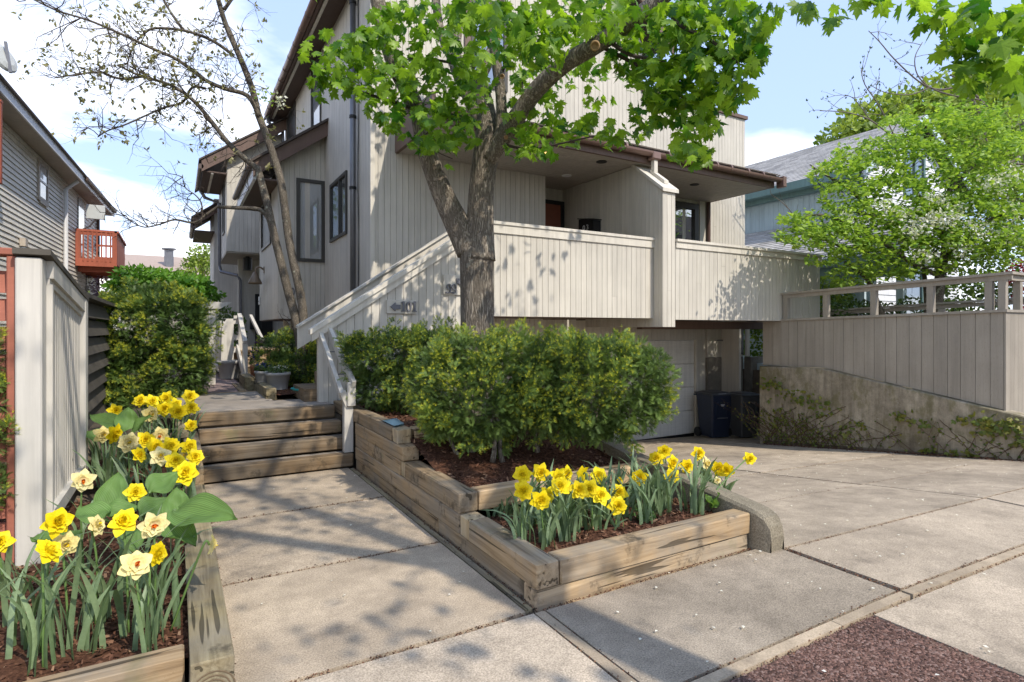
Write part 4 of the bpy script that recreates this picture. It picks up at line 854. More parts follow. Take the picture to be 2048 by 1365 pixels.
# ------------------------------------------------------------------ number signs, lamps, boxes on the walls
def digit(mb, ch, x, z, h, y0, y1, w=None):
    w = w or h * .52; F0 = lambda a, b: (a, y0, b); F1 = lambda a, b: (a, y1, b)
    def ring(cx, cz, rx, rz, ri, t0=0, t1=2 * math.pi, n=20):
        for i in range(n):
            a, b = t0 + (t1 - t0) * i / n, t0 + (t1 - t0) * (i + 1) / n
            mb.prism([(cx + rx * math.cos(a), cz + rz * math.sin(a)), (cx + rx * math.cos(b), cz + rz * math.sin(b)), (cx + rx * ri * math.cos(b), cz + rz * (1 - (1 - ri) * .62) * math.sin(b)), (cx + rx * ri * math.cos(a), cz + rz * (1 - (1 - ri) * .62) * math.sin(a))][::-1], F0, F1)
    if ch == '1':
        mb.box(x + w * .36, x + w * .66, y1, y0, z + h * .08, z + h); mb.box(x + w * .14, x + w * .88, y1, y0, z, z + h * .08); mb.prism([(x + w * .1, z + h * .84), (x + w * .36, z + h * .82), (x + w * .36, z + h)], F0, F1)
    elif ch == '0': ring(x + w / 2, z + h / 2, w * .48, h * .5, .48)
    elif ch == '3':
        ring(x + w * .45, z + h * .74, w * .42, h * .26, .5, -math.pi * .55, math.pi * .85, 14); ring(x + w * .45, z + h * .27, w * .46, h * .27, .5, -math.pi * .85, math.pi * .55, 14)
    elif ch == '9':
        ring(x + w / 2, z + h * .68, w * .46, h * .32, .48); ring(x + w * .42, z + h * .42, w * .54, h * .42, .56, -math.pi * .62, math.pi * .18, 14); mb.prism([(x + w * .12 + .28 * w * math.cos(t), z + h * .10 + h * .09 * math.sin(t)) for t in np.linspace(0, 2 * math.pi, 10)[:-1]], F0, F1)
def arrow(mb, c, size, ang, y0, y1):
    pts = [(-1, 0), (0, .85), (0, .42), (1.0, .42), (1.0, -.42), (0, -.42), (0, -.85)]
    ca, sa = math.cos(ang), math.sin(ang); mb.prism([(c[0] + size * (x * ca - z * sa), c[1] + size * (x * sa + z * ca)) for x, z in pts], lambda a, b: (a, y0, b), lambda a, b: (a, y1, b))
YF = YW - .014
s1 = thing('number_sign', 'house number sign reading 101 with a left arrow on the stair wall', 'sign', (2.57, YF, 1.8))
MB().cbox(2.365, 2.775, YF - .03, YF - .001, 1.705, 1.885, .004).build('plate', M_plate, s1)
m = MB(); arrow(m, (2.475, 1.795), .068, 0, YF - .031, YF - .052); m.build('arrow', M_num, s1)
for ch, x in zip('101', (2.545, 2.62, 2.70)): m = MB(); digit(m, ch, x, 1.735, .135, YF - .031, YF - .055, .078); m.build('numeral', M_num, s1)
s2 = thing('number_sign', 'house number sign reading 99 with an upward arrow half hidden by the maple trunk', 'sign', (3.3, YF, 2.1))
MB().cbox(3.165, 3.46, YF - .022, YF - .001, 1.975, 2.255, .004).build('plate', M_plate, s2)
m = MB(); arrow(m, (3.40, 2.165), .066, R(-42), YF - .023, YF - .045); m.build('arrow', M_num, s2)
for x in (3.205, 3.283): m = MB(); digit(m, '9', x, 1.995, .135, YF - .023, YF - .046, .075); m.build('numeral', M_num, s2)
s3 = thing('number_plaque', 'small plaque with a 0 on the bay wall behind the dogwood trunks', 'sign', (2.08, 12.72, 2.3))
MB().cbox(2.0, 2.2, 12.705, 12.726, 2.15, 2.42, .004).build('plate', M_plate, s3); m = MB(); digit(m, '0', 2.03, 2.2, .17, 12.704, 12.685, .1); m.build('numeral', M_num, s3)
mbx = thing('mailbox', 'black letterbox with pale numerals on the porch partition wall', 'mailbox', (6.98, 8.95, 3.2))
MB().prism([(8.75, 3.10), (9.22, 3.10), (9.22, 3.68), (8.75, 3.60)], lambda y, z: (6.90, y, z), lambda y, z: (7.075, y, z)).build('box_body', M_black, mbx)
MB().hexa([(6.88, 8.72, 3.605), (7.08, 8.72, 3.605), (7.08, 9.24, 3.69), (6.88, 9.24, 3.69), (6.88, 8.72, 3.62), (7.08, 8.72, 3.62), (7.08, 9.24, 3.705), (6.88, 9.24, 3.705)]).build('lid', M_black, mbx)
for ch, x in zip('03', (8.86, 8.97)):
    m = MB(); digit(m, ch, x, 3.44, .10, 0, .004, .08); m.v = [(6.9 - y, 17.95 - xx, z) for xx, y, z in m.v]; m.build('numeral', M_label, mbx)
bl = thing('bell_lamp', 'rusty bell shaped wall lamp at the corner of the bay', 'lamp', (1.70, 15.0, 2.7))
by = 14.9
MB().lathe([(.03, .12), (.05, .10), (.09, .0), (.15, -.12), (.155, -.16), (.14, -.16), (.04, .05), (.001, .06)], (BX - .21, by, 2.74), 16).build('bell_shade', M_lamp, bl, True)
MB().tube(smoothpath([(BX - .02, by, 2.92), (BX - .10, by, 2.98), (BX - .19, by, 2.95), (BX - .21, by, 2.85)]), .02, 8).build('bracket', M_lamp, bl)
MB().cbox(BX - .03, BX - .002, by - .06, by + .06, 2.84, 3.0, .004).build('backplate', M_lamp, bl)
for i, (x, y, nm) in enumerate(((1.80, 18.7, 'nearer'), (1.76, 19.9, 'farther'))):
    t = thing('cylinder_lamp', 'black cylinder downlight under the overhang, the %s of the pair' % nm, 'lamp', (x, y, 3.4), 'black cylinder lamps under the overhang')
    MB().tube([(x, y, 3.25), (x, y, 3.62)], .13, 14).build('lamp_body', M_black, t); MB().tube([(x, y, 3.62), (x, y, 3.665)], .06, 10).build('mount', M_black, t)
t = thing('wall_box', 'dark letterbox on the recessed entry wall of the rear unit', 'mailbox', (2.0, 19.5, 1.6))
MB().cbox(1.95, 2.28, 19.42, 19.58, 1.50, 1.78, .01).build('box_body', M_black, t); MB().cbox(1.94, 2.29, 19.41, 19.58, 1.783, 1.81, .005).build('lid', M_black, t)
t = thing('doorbell_box', 'tiny white doorbell box on the far edge of the bay', 'doorbell', (1.78, 15.7, 2.2))
MB().cbox(1.765, BX - .016, 15.62, 15.74, 2.12, 2.32, .006).build('housing', M_white, t); MB().tube([(1.766, 15.68, 2.2), (1.758, 15.68, 2.2)], .02, 8).build('button', M_can, t)

# stair handrail, newspaper sleeve, hose, pots
hr = thing('handrail', 'weathered white wooden handrail post and double rail at the timber steps', 'handrail', (1.63, 6.4, .15))
MB().cbox(1.575, 1.675, 6.34, 6.43, .15, .80, .006).build('post', P_white, hr); MB().cbox(1.60, 1.69, 6.30, 6.335, .66, .92, .006).build('post_side', P_white, hr)
MB().bar((1.66, 6.28, .89), (1.64, 7.37, 1.50), .045, .10).build('rail', P_white, hr); MB().bar((1.545, 6.34, .78), (1.53, 7.37, 1.46), .045, .075).build('rail', P_white, hr)
MB().bar((1.55, 6.35, .82), (1.62, 6.36, .66), .05, .07).build('rail_elbow', P_white, hr)
for y, z in ((6.62, .99), (7.05, 1.23)): MB().tube([(1.55, y, z), (1.64, y, z)], .008, 6).build('rail_bolt', M_pipe, hr)
nv = thing('newspaper_sleeve', 'pale blue plastic newspaper sleeve lying on the mulch edge', 'packet', (1.83, 5.35, .62))
q = MB(); N = 8
c0, c1, c2, c3 = [on_z(u, v, .63) for u, v in ((765, 842), (789, 853), (809, 848), (793, 837))]
for j in range(N + 1):
    for i in range(N + 1):
        a, b = i / N, j / N; p = (c0 * (1 - a) + c1 * a) * (1 - b) + (c3 * (1 - a) + c2 * a) * b; q.v.append((p.x, p.y, .63 + .025 * math.sin(math.pi * a) * math.sin(math.pi * b) + random.uniform(0, .004)))
q.f = [(j * (N + 1) + i, j * (N + 1) + i + 1, (j + 1) * (N + 1) + i + 1, (j + 1) * (N + 1) + i) for j in range(N) for i in range(N)]
k = len(q.v); q.v += [(x, y, .618) for x, y, z in q.v[:k]]; q.f += [tuple(i + k for i in f[::-1]) for f in q.f[:N * N]]
q.build('sleeve', M_env, nv, True)
ho = MB(); hp = []
c = on_z(613, 779, .70)
for i in range(44): a = i / 44 * 4 * math.pi; hp.append((c.x + (.17 + .006 * i / 10) * math.cos(a), c.y + .20 * math.sin(a), .705 + .012 * (i // 22)))
o = ho.tube(smoothpath(hp, 2), .009, 6).build('garden_hose', M_hose, None, True); tag(o, 'loop of teal garden hose lying on the mulch by the path', 'hose')
def pot(name, label, cat, c, r, h, mat, rb=.75):
    t = thing(name, label, cat, c)
    MB().lathe([(r * rb, 0), (r * (rb + (.92 - rb) * .5), h * .5), (r * (rb + (.92 - rb) * .5) + .008, h * .52), (r * .92, h * .82), (r, h * .83), (r * 1.02, h * .92), (r, h), (r * .9, h), (r * .88, h * .85)], c, 24).build('pot_body', mat, t, True)
    MB().lathe([(.001, h * .88), (r * .9, h * .86)], c, 16).build('potting_soil', M_soil, t); return t
POTS = {}
for key, u, v, r, h, mat, lab in (('a', 556, 777, .17, .235, M_pot, 'round grey plastic pot of white flowers, nearest to the dogwood'), ('b', 527, 772, .125, .23, M_pot, 'smaller grey plastic pot of blue pansies behind the first'), ('c', 511, 764, .08, .27, M_terra, 'terracotta pot of purple flowers at the foot of the entry stair')):
    p = on_z(u, v, .67); POTS[key] = (p, r, h); pot('flower_pot', lab, 'pot', (p.x, p.y, .66), r, h, mat)
p = on_z(458, 757, .60); pot('flower_pot', 'pale grey pot standing under the white guard panel', 'pot', (p.x, p.y, .60), .20, .33, M_pot)

# ------------------------------------------------------------------ left: screen panel, red fence, dark slat fence
sp = thing('privacy_screen', 'tall off-white wooden screen with a ribbed panel between two posts', 'screen', (-.75, 5, .1))
MB().cbox(-.832, -.705, 4.42, 4.56, .06, 1.93, .008).build('post', P_white, sp); MB().cbox(-.80, -.665, 5.98, 6.13, .1, 1.76, .008).build('post', P_white, sp)
sl = lambda y: 1.925 - (y - 4.5) * .118
def slope(x0, x1, y0, y1, d0, d1, m, nm): MB().hexa([(x0, y0, sl(y0) + d0), (x1, y0, sl(y0) + d0), (x1, y1, sl(y1) + d0), (x0, y1, sl(y1) + d0), (x0, y0, sl(y0) + d1), (x1, y0, sl(y0) + d1), (x1, y1, sl(y1) + d1), (x0, y1, sl(y1) + d1)]).build(nm, m, sp)
slope(-.84, -.66, 4.40, 6.15, .01, .045, P_grey, 'cap_board'); slope(-.79, -.67, 4.56, 5.98, -.10, .008, P_white, 'top_rail'); slope(-.775, -.69, 4.56, 5.98, -.14, -.102, P_white, 'top_moulding')
MB().hexa([(-.79, 4.56, .27), (-.67, 4.56, .27), (-.67, 5.98, .27), (-.79, 5.98, .27), (-.79, 4.56, .36), (-.67, 4.56, .36), (-.67, 5.98, .36), (-.79, 5.98, .36)]).build('bottom_rail', P_white, sp)
MB().box(-.79, -.675, 4.562, 4.60, .36, 1.78).build('stile', P_white, sp)
for i in range(34):
    y = 4.60 + i * .0405; MB().box(-.735, -.708 + .004 * (i % 2), y, y + .033, .36, sl(y) - .14).build('slat', P_white, sp)
MB().box(-.745, -.736, 4.6, 5.98, .36, 1.62).build('panel_back', P_white, sp)
rf = thing('red_fence', 'red stained louvred fence panel beside the white screen post', 'fence', (-1.6, 4.62, 0))
MB().cbox(-.880, -.836, 4.47, 4.62, -.02, 1.94, .006).build('stile', P_redfence, rf); MB().cbox(-2.6, -.836, 4.46, 4.63, 1.942, 1.985, .006).build('cap_rail', P_redfence, rf)
for i in range(11): MB().hexa([(-2.6, 4.53, .02 + i * .17), (-.884, 4.53, .02 + i * .17), (-.884, 4.555, .02 + i * .17), (-2.6, 4.555, .02 + i * .17), (-2.6, 4.575, .155 + i * .17), (-.884, 4.575, .155 + i * .17), (-.884, 4.60, .155 + i * .17), (-2.6, 4.60, .155 + i * .17)]).build('slat', P_redfence, rf)
MB().box(-2.6, -.97, 4.63, 4.645, 0, 1.88).build('backing', M_can, rf)
df = thing('dark_board_fence', 'dark weathered horizontal board fence running behind the tall yew', 'fence', (-.8, 8, 0))
for i in range(9):
    z0 = .10 + i * .19; MB().hexa([(-.80, 6.14, z0), (-.76, 6.14, z0), (-.76, 9.6, z0 + .0), (-.80, 9.6, z0), (-.84, 6.14, z0 + .17), (-.815, 6.14, z0 + .17), (-.815, 9.6, z0 + .16), (-.84, 9.6, z0 + .16)]).build('board', P_grey, df)
MB().box(-.87, -.72, 6.14, 9.7, 1.80, 1.84).build('cap_board', P_grey, df)
for y in (7.4, 9.5): MB().box(-.92, -.85, y, y + .09, 0, 1.8).build('post', P_grey, df)
MB().box(-.99, -.925, 6.16, 9.7, 0, 1.8).build('backing', P_grey, df)

# ------------------------------------------------------------------ left neighbour house
LH = thing('left_house', 'neighbouring house in pale horizontal siding with overhanging eave', 'house', (-3, 15, 0))
ang = R(3.0); du = Vector((math.sin(ang), math.cos(ang), 0)); dn = Vector((math.cos(ang), -math.sin(ang), 0)); O = Vector((-2.8, 13.8, 0))
W = lambda s, k, z: O + du * s + dn * k + Vector((0, 0, z))
S0, S1 = -9.0, 9.8
def wbox(s0, s1, k0, k1, z0, z1): return MB().hexa([W(s0, k0, z0), W(s0, k1, z0), W(s1, k1, z0), W(s1, k0, z0), W(s0, k0, z1), W(s0, k1, z1), W(s1, k1, z1), W(s1, k0, z1)])
wl = wbox(S0, S1, -6, -.03, -.2, 5.42).build('wall', P_siding, LH)
z = .2
while z < 5.38:
    MB().hexa([W(S0, -.028, z), W(S0, .006, z), W(S1, .006, z), W(S1, -.028, z), W(S0, -.028, z + .104), W(S0, -.014, z + .104), W(S1, -.014, z + .104), W(S1, -.028, z + .104)]).build('siding_board', P_siding, wl); z += .108
wbox(S0, S1 + .5, -.03, .36, 5.40, 5.43).build('soffit', P_sidtrim, LH); wbox(S0, S1 + .5, .36, .39, 5.38, 5.56).build('fascia', P_whitetrim, LH)
MB().hexa([W(S0, .44, 5.56), W(S1 + .6, .44, 5.56), W(S1 + .6, -3, 7.2), W(S0, -3, 7.2), W(S0, .44, 5.60), W(S1 + .6, .44, 5.60), W(S1 + .6, -3, 7.24), W(S0, -3, 7.24)]).build('roof', M_shingd, LH)
MB().tube([W(5.2, .43, 5.53), W(S1 + .3, .43, 5.53)], .06, 8).build('gutter', M_gutterdark, LH)
def lwin(s0, s1, z0, z1):
    f = MB()
    for a, b, c, d in ((s0 - .09, s0, z0 - .09, z1 + .09), (s1, s1 + .09, z0 - .09, z1 + .09), (s0, s1, z1, z1 + .09), (s0, s1, z0 - .14, z0)): f.v, f.f = f.v, f.f; f.hexa([W(a, .0, c), W(a, .035, c), W(b, .035, c), W(b, .0, c), W(a, .0, d), W(a, .035, d), W(b, .035, d), W(b, .0, d)])
    fo = f.build('window', P_sidtrim, LH); zm = (z0 + z1) / 2
    wbox(s0, s1, .010, .016, z0, zm - .02).build('pane', M_glass, fo); wbox(s0, s1, .010, .022, zm + .02, z1).build('pane', M_glass, fo); wbox(s0 + .02, s0 + (s1 - s0) * .45, .0225, .024, zm + .06, zm + (z1 - zm) * .55).build('pane_reflection', M_dish, fo); wbox(s0, s1, .008, .03, zm - .02, zm + .02).build('sash_bar', P_whitetrim, fo)  # pale grey patch on the upper pane is a painted reflection
def on_left(u, v):
    p = px(u, v, 1.0); dd = Vector((p.x, p.y, p.z - EYE)); t = (O - Vector((0, 0, 0))).dot(dn) / Vector((dd.x, dd.y, 0)).dot(dn); q = Vector((dd.x * t, dd.y * t, EYE + dd.z * t)); return (q - O).dot(du), q.z
sa, za = on_left(77, 312); sb2, zb = on_left(92, 412); lwin(sa, sb2, zb + .1, 5.2)
sa, _ = on_left(155, 420); sb2, _ = on_left(166, 420); wbox(sa, sb2, .0, .03, 3.3, 5.25).build('balcony_door', M_glass, LH)
sd, _ = on_left(125, 450); dsp = MB().tube([W(sd, .07, .5), W(sd, .07, 5.1), W(sd + .1, .3, 5.36)], .05, 8).build('downspout', P_whitetrim, LH)
sv, zv = on_left(41, 485); wbox(sv - .09, sv + .09, .006, .10, zv - .08, zv + .08).build('vent_hood', P_sidtrim, LH)
sw, zw = on_left(176, 580); wbox(sw - .35, sw + .35, .007, .03, zw - .3, zw + .5).build('lower_window', M_glass, LH)
MB().tube([W(S1 - .35, .05, .2), W(S1 - .35, .05, 5.3)], .05, 6).build('corner_pipe', M_gutterdark, LH)
bc = thing('balcony', 'small red wooden balcony hung on the side of the pale house', 'balcony', (-2, 21, 3.3))
y0, y1, xo, xi = 20.0, 23.0, -1.50, -2.46
MB().box(xi, xo, y0 + .03, y1, 3.30, 3.36).build('deck', P_red, bc); MB().box(xi, xo - .0, y0, y0 + .03, 3.28, 3.50).build('rim_board', P_red, bc)
for i in range(5): MB().box(xi + .02, xo - .04, y0 + .3 + i * .6, y0 + .36 + i * .6, 3.14, 3.298).build('joist', P_red, bc)
MB().box(xi, xo, y0, y0 + .08, 4.26, 4.32).build('cap_rail', P_red, bc); MB().box(xi, xo, y0 + .02, y0 + .05, 4.16, 4.255).build('top_rail', P_red, bc)
for x in (xi, xo - .12): MB().box(x, x + .12, y0 + .002, y0 + .1, 3.36, 4.258).build('post', P_red, bc)
for i in range(7): x = xi + .16 + i * .105; MB().box(x, x + .035, y0 - .015, y0 + .018, 3.42, 4.25).build('baluster', P_red, bc)
for i in range(14): MB().box(xo - .02, xo, y0 + .105 + i * .2, y0 + .3 + i * .2, 3.2, 4.26 - .0).build('side_board', P_red, bc)
MB().box(xo - .06, xo + .04, y0, y1, 4.262, 4.32).build('side_cap', P_red, bc)
MB().box(xi, xo, y1 - .05, y1, 4.2, 4.26).build('back_rail', P_red, bc); MB().box(xi, xo, y1 - .05, y1, 3.8, 3.86).build('back_rail', P_red, bc)
t = thing('flat_antenna', 'white flat panel antenna on a bracket above the red balcony', 'antenna', (-2.2, 20.3, 4.5))
MB().cbox(-2.22, -1.78, 20.0, 20.06, 4.62, 5.02, .01).build('panel', M_dish, t); MB().tube([(-2.0, 20.04, 4.64), (-2.15, 20.1, 4.42), (-2.3, 20.15, 4.33)], .025, 6).build('bracket', M_pipe, t)
rp = thing('red_trim_post', 'end of a red painted post at the left picture edge before the siding', 'post', (-2.9, 11.2, 3))
p = px(-4, 330, 9.0); MB().cbox(p.x - .6, p.x + .045, p.y - .05, p.y + .05, 3.78, 5.05, .008).build('post_face', P_red, rp); MB().box(p.x - .62, p.x + .05, p.y - .06, p.y + .06, 5.052, 5.09).build('post_cap', P_red, rp)
dl = thing('round_dish', 'grey rounded dish housing poking in at the upper left edge', 'dish', px(6, 115, 9))
pc = px(2, 116, 9.0)
MB().lathe([(.001, .07), (.14, .06), (.22, .03), (.24, 0), (.22, -.03), (.001, -.04)], (0, 0, 0), 20).build('tmp', M_dish, None)
ob = bpy.data.objects['tmp']; ob.name = 'dish_shell'; ob.parent = dl; ob.location = (0, 0, 0); ob.rotation_euler = (R(70), 0, R(60))
b2 = MB().bar((.0, 0, .23), (.06, 0, -.24), .05, .04).build('dish_rim', M_pipe, None); b2.parent = dl; b2.location = (.04, -.05, 0)

# ------------------------------------------------------------------ right neighbour house, far houses
RT = thing('blue_green_house', 'blue-green board house with white street gable, grey shingle roofs and a columned porch', 'house', (16, 9, .4))
board_wall(RT, (15.4, 0, 0), Y_, MX, 8.35, 17.0, 4.30, 5.42, w=.16, joined=True, mat=P_teal, backmat=P_teal)
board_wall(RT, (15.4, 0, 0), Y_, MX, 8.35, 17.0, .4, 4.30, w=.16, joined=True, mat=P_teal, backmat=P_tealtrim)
MB().box(15.2, 15.37, 8.4, 17.2, 5.30, 5.46).build('frieze', P_tealtrim, RT); MB().box(14.98, 15.4, 8.2, 17.4, 5.42, 5.46).build('soffit', P_tealtrim, RT); MB().box(14.90, 14.98, 8.2, 17.4, 5.42, 5.64).build('gutter', P_tealtrim, RT)
for s_ in (1, -1):
    xe, xr = 18 - s_ * 3.05, 18.0
    MB().hexa([(xe, 8.05, 5.58), (xr, 8.05, 7.42), (xr, 17.4, 7.42), (xe, 17.4, 5.58), (xe, 8.05, 5.63), (xr, 8.05, 7.47), (xr, 17.4, 7.47), (xe, 17.4, 5.63)]).build('roof', M_shingd, RT)
    MB().hexa([(xe, 8.0, 5.42), (xr, 8.0, 7.26), (xr, 8.05, 7.26), (xe, 8.05, 5.42), (xe, 8.0, 5.62), (xr, 8.0, 7.46), (xr, 8.05, 7.46), (xe, 8.05, 5.62)]).build('rake_board', P_tealpale, RT)
shingle_roof(RT, (14.94, 8.02, 5.635), (0, 1, 0), (3.06, 0, 1.84), 9.4, 3.57, M_shing)
gw = MB().prism([(15.4, .4), (20.6, .4), (20.6, 5.6), (18, 7.3), (15.4, 5.6)], lambda x, z: (x, 8.35, z), lambda x, z: (x, 8.6, z)).build('gable_wall', P_whitehouse, RT)
for i in range(40):
    z = .45 + i * .165; xa_ = 15.4 + max(0, z + .16 - 5.6) * 1.53; xb_ = 20.6 - max(0, z + .16 - 5.6) * 1.53
    if xb_ - xa_ > .3: MB().hexa([(xa_, 8.32, z), (xb_, 8.32, z), (xb_, 8.349, z), (xa_, 8.349, z), (xa_, 8.34, z + .16), (xb_, 8.34, z + .16), (xb_, 8.349, z + .16), (xa_, 8.349, z + .16)]).build('clapboard', P_whitehouse, gw)
window(RT, (0, 8.31, 0), X_, MY, 17.4, 18.5, 5.2, 6.5, .08, (17.95,), .05, None, None, P_tealtrim); window(RT, (0, 8.31, 0), X_, MY, 17.2, 18.4, 1.6, 3.2, .08, (), .05, None, None, P_tealtrim)
MB().box(15.34, 15.46, 8.26, 8.38, .4, 5.4).build('corner_board', P_tealpale, RT)
MB().hexa([(12.9, 6.2, 3.05), (15.38, 6.2, 4.42), (15.38, 17, 4.42), (12.9, 17, 3.05), (12.9, 6.2, 3.09), (15.38, 6.2, 4.46), (15.38, 17, 4.46), (12.9, 17, 3.09)]).build('porch_roof', M_shingd, RT)
shingle_roof(RT, (12.89, 6.2, 3.095), (0, 1, 0), (2.48, 0, 1.37), 10.8, 2.82, M_shing)
MB().box(12.86, 12.92, 6.2, 17, 2.94, 3.10).build('porch_gutter', P_tealtrim, RT); MB().box(13.0, 13.15, 6.2, 17, 2.62, 2.93).build('porch_beam', P_tealtrim, RT); MB().box(13.0, 15.3, 6.2, 17, 2.93, 2.96).build('porch_ceiling', P_tealpale, RT)
MB().box(13.0, 15.4, 6.2, 17, .4, .62).build('porch_floor', P_teal, RT)
for y in (6.3, 6.9, 7.58, 9.0, 11.0): MB().box(13.02, 13.16, y - .07, y + .07, .62, 2.62).build('porch_column', P_tealpale if y < 7 else P_teal, RT)
pd = MB().box(15.28, 15.36, 8.6, 9.6, .62, 2.7).build('porch_door', P_tealtrim, RT)
for zz in ((.8, 1.5), (1.6, 2.5)): MB().box(15.262, 15.279, 8.75, 9.45, zz[0], zz[1]).build('door_panel', P_teal, pd)
pst = thing('porch_steps_rail', 'pale blue stair rail descending from the porch of the blue-green house', 'railing', (12.9, 6.5, .5))
MB().tube([(13.0, 8.6, 1.55), (13.0, 7.6, 1.55), (12.6, 6.9, 1.20), (12.2, 6.2, .62)], .035, 8).build('rail', P_tealpale, pst)
MB().tube([(13.0, 7.6, .6), (13.0, 7.6, 1.55)], .05, 8).build('post', P_tealpale, pst); MB().tube([(12.25, 6.3, .45), (12.25, 6.3, .72)], .05, 8).build('post', P_tealpale, pst)
MB().prism([(7.6, .5), (6.2, .5), (7.6, 1.2)], lambda y, z: (12.7, y, z), lambda y, z: (12.76, y, z)).build('stair_side', P_teal, pst)
sh = thing('slate_blue_house', 'slate blue clapboard house at the right edge behind the fence', 'house', (20, 2, 0))
wb_ = MB().box(17.0, 24, -2, 3.9, 0, 4.2).build('wall', P_bluesid, sh)
for i in range(30): MB().hexa([(16.96, -2, .3 + i * .13), (17, -2, .3 + i * .13), (17, 3.9, .3 + i * .13), (16.96, 3.9, .3 + i * .13), (16.985, -2, .425 + i * .13), (17, -2, .425 + i * .13), (17, 3.9, .425 + i * .13), (16.985, 3.9, .425 + i * .13)]).build('clapboard', P_bluesid, wb_)
MB().prism([(-2.3, 4.2), (4.2, 4.2), (.95, 6.4)], lambda y, z: (16.8, y, z), lambda y, z: (24, y, z)).build('roof', M_shingd, sh)
fh = thing('distant_house', 'distant house roof with a small metal chimney above the greenery', 'house', (0, 42, 0))
MB().box(-3, 6, 42, 50, 0, 5.0).build('wall', P_siding, fh)
MB().prism([(42 - 1.2, 4.8), (50, 4.8), (46, 6.5)], lambda y, z: (-3.3, y, z), lambda y, z: (6.3, y, z)).build('roof', plain('terracotta_roof', (.36, .28, .23), .9), fh)
pcx = px(340, 520, 42.5); MB().tube([(pcx.x, 43.2, 5.3), (pcx.x, 43.2, 6.6)], .28, 10).build('chimney', M_pipe, fh); MB().tube([(pcx.x, 43.2, 6.62), (pcx.x, 43.2, 6.72)], .42, 10).build('chimney_cap', M_pipe, fh)

# arbour over the path
ab = thing('lattice_arbour', 'pale wooden arbour with lattice side over the brick path', 'arbour', (.4, 12.6, .6))
pa = on_z(424, 768, .60)
ax, ay = pa.x, pa.y
MB().box(ax - .05, ax + .05, ay - .05, ay + .05, .58, 1.84).build('post', P_white, ab); MB().box(ax - .60, ax - .50, ay - .05, ay + .05, .58, 1.84).build('post', P_white, ab)
MB().prism([(ax - .62, 1.84), (ax + .12, 1.84), (ax + .30, 1.95), (ax - .7, 1.95)], lambda x, z: (x, ay - .08, z), lambda x, z: (x, ay - .04, z)).build('beam', P_white, ab)
MB().box(ax - .4, ax - .05, ay - .02, ay, 1.45, 1.495).build('lattice_rail', P_white, ab)
for i in range(5): MB().box(ax - .36 + i * .07, ax - .33 + i * .07, ay - .02, ay, 1.5, 1.83).build('lattice_slat', P_white, ab); MB().box(ax - .4, ax - .05, ay + .002, ay + .02, 1.50 + i * .068, 1.53 + i * .068).build('lattice_slat', P_white, ab)
for dz in (.62, .85): MB().box(ax - .25, ax - .05, ay - .03, ay + .03, dz, dz + .06).build('low_rail', P_white, ab)

# ------------------------------------------------------------------ trees
def shape_noise(P, f=2.3):
    return np.sin(P[:, 0] * f + 1.3) * np.sin(P[:, 1] * f * 1.13 + .4) * np.sin(P[:, 2] * f * .93 + 2.1)
def twigs(mb, p, d, L, r, depth, out, spread=.7, bend=.25, n=3, droop=0.0, seg=3):
    pts = [Vector(p)]; dd = Vector(d).normalized()
    for i in range(seg):
        dd = (dd + Vector((random.gauss(0, bend), random.gauss(0, bend), random.gauss(0, bend) - droop))).normalized(); pts.append(pts[-1] + dd * L / seg)
    mb.tube(pts, [r * (1 - .5 * i / seg) for i in range(seg + 1)], 5 if r > .006 else 3, False)
    out.append((pts[-1], dd))
    if depth > 0:
        for k in range(n):
            q = pts[random.randint(1, seg)]; nd = (dd + Vector((random.gauss(0, spread), random.gauss(0, spread), random.gauss(0, spread)))).normalized()
            twigs(mb, q, nd, L * random.uniform(.5, .8), r * .55, depth - 1, out, spread, bend, n, droop, seg)
def along(path, k):
    return [path[int(t * (len(path) - 1))] for t in np.linspace(.15, .98, k)]

# --- front maple
MP = thing('maple_tree', 'forked maple tree with bright green leaves rising from the planter before the porch', 'tree', (2.86, 5.66, .55))
D0 = 6.32
def mpath(pts): return [px(u, v, d) for u, v, d in pts]
tr = MB()
base = px(955, 668, D0)
tr.tube(smoothpath([(base.x, base.y, .45), (base.x, base.y, .65), px(955, 640, D0), px(953, 560, D0), px(953, 500, D0)], 5), lerpr([.25, .20, .18, .176, .19], 21), 26)
for i in range(len(tr.v)):
    x, y, z = tr.v[i]; a = math.atan2(y - base.y, x - base.x); k = 1 + .025 * math.sin(a * 9 + z * 2) + .015 * math.sin(a * 17 - z * 3) + (.16 * max(0, .95 - z) * math.sin(a * 5))
    tr.v[i] = (base.x + (x - base.x) * k, base.y + (y - base.y) * k, z)
tr.tube(smoothpath(mpath([(956, 520, D0), (960, 450, D0), (963, 380, D0), (970, 320, D0 - .03), (974, 270, D0 - .02), (970, 215, D0 + .1), (955, 150, D0 + .3)]), 5), lerpr([.195, .15, .14, .14, .13, .105, .08], 31), 22)
trunk = tr.build('trunk', M_bark, MP, True)
def limb(pts, rad, name='limb', n=14, mat=None): 
    pth = smoothpath(mpath(pts), 5); return pth, MB().tube(pth, lerpr(rad, len(pth)), n).build(name, mat or M_bark2, MP, True)
L1, o1 = limb([(940, 505, D0), (918, 455, D0), (893, 405, D0 - .02), (868, 345, D0 - .05), (850, 290, D0 - .05), (838, 235, D0), (815, 180, D0 + .05), (790, 130, D0 + .1), (768, 60, D0 + .2), (748, -40, D0 + .3), (735, -150, D0 + .4)], [.15, .145, .125, .108, .10, .094, .098, .092, .088, .08, .07], 'limb', 18)
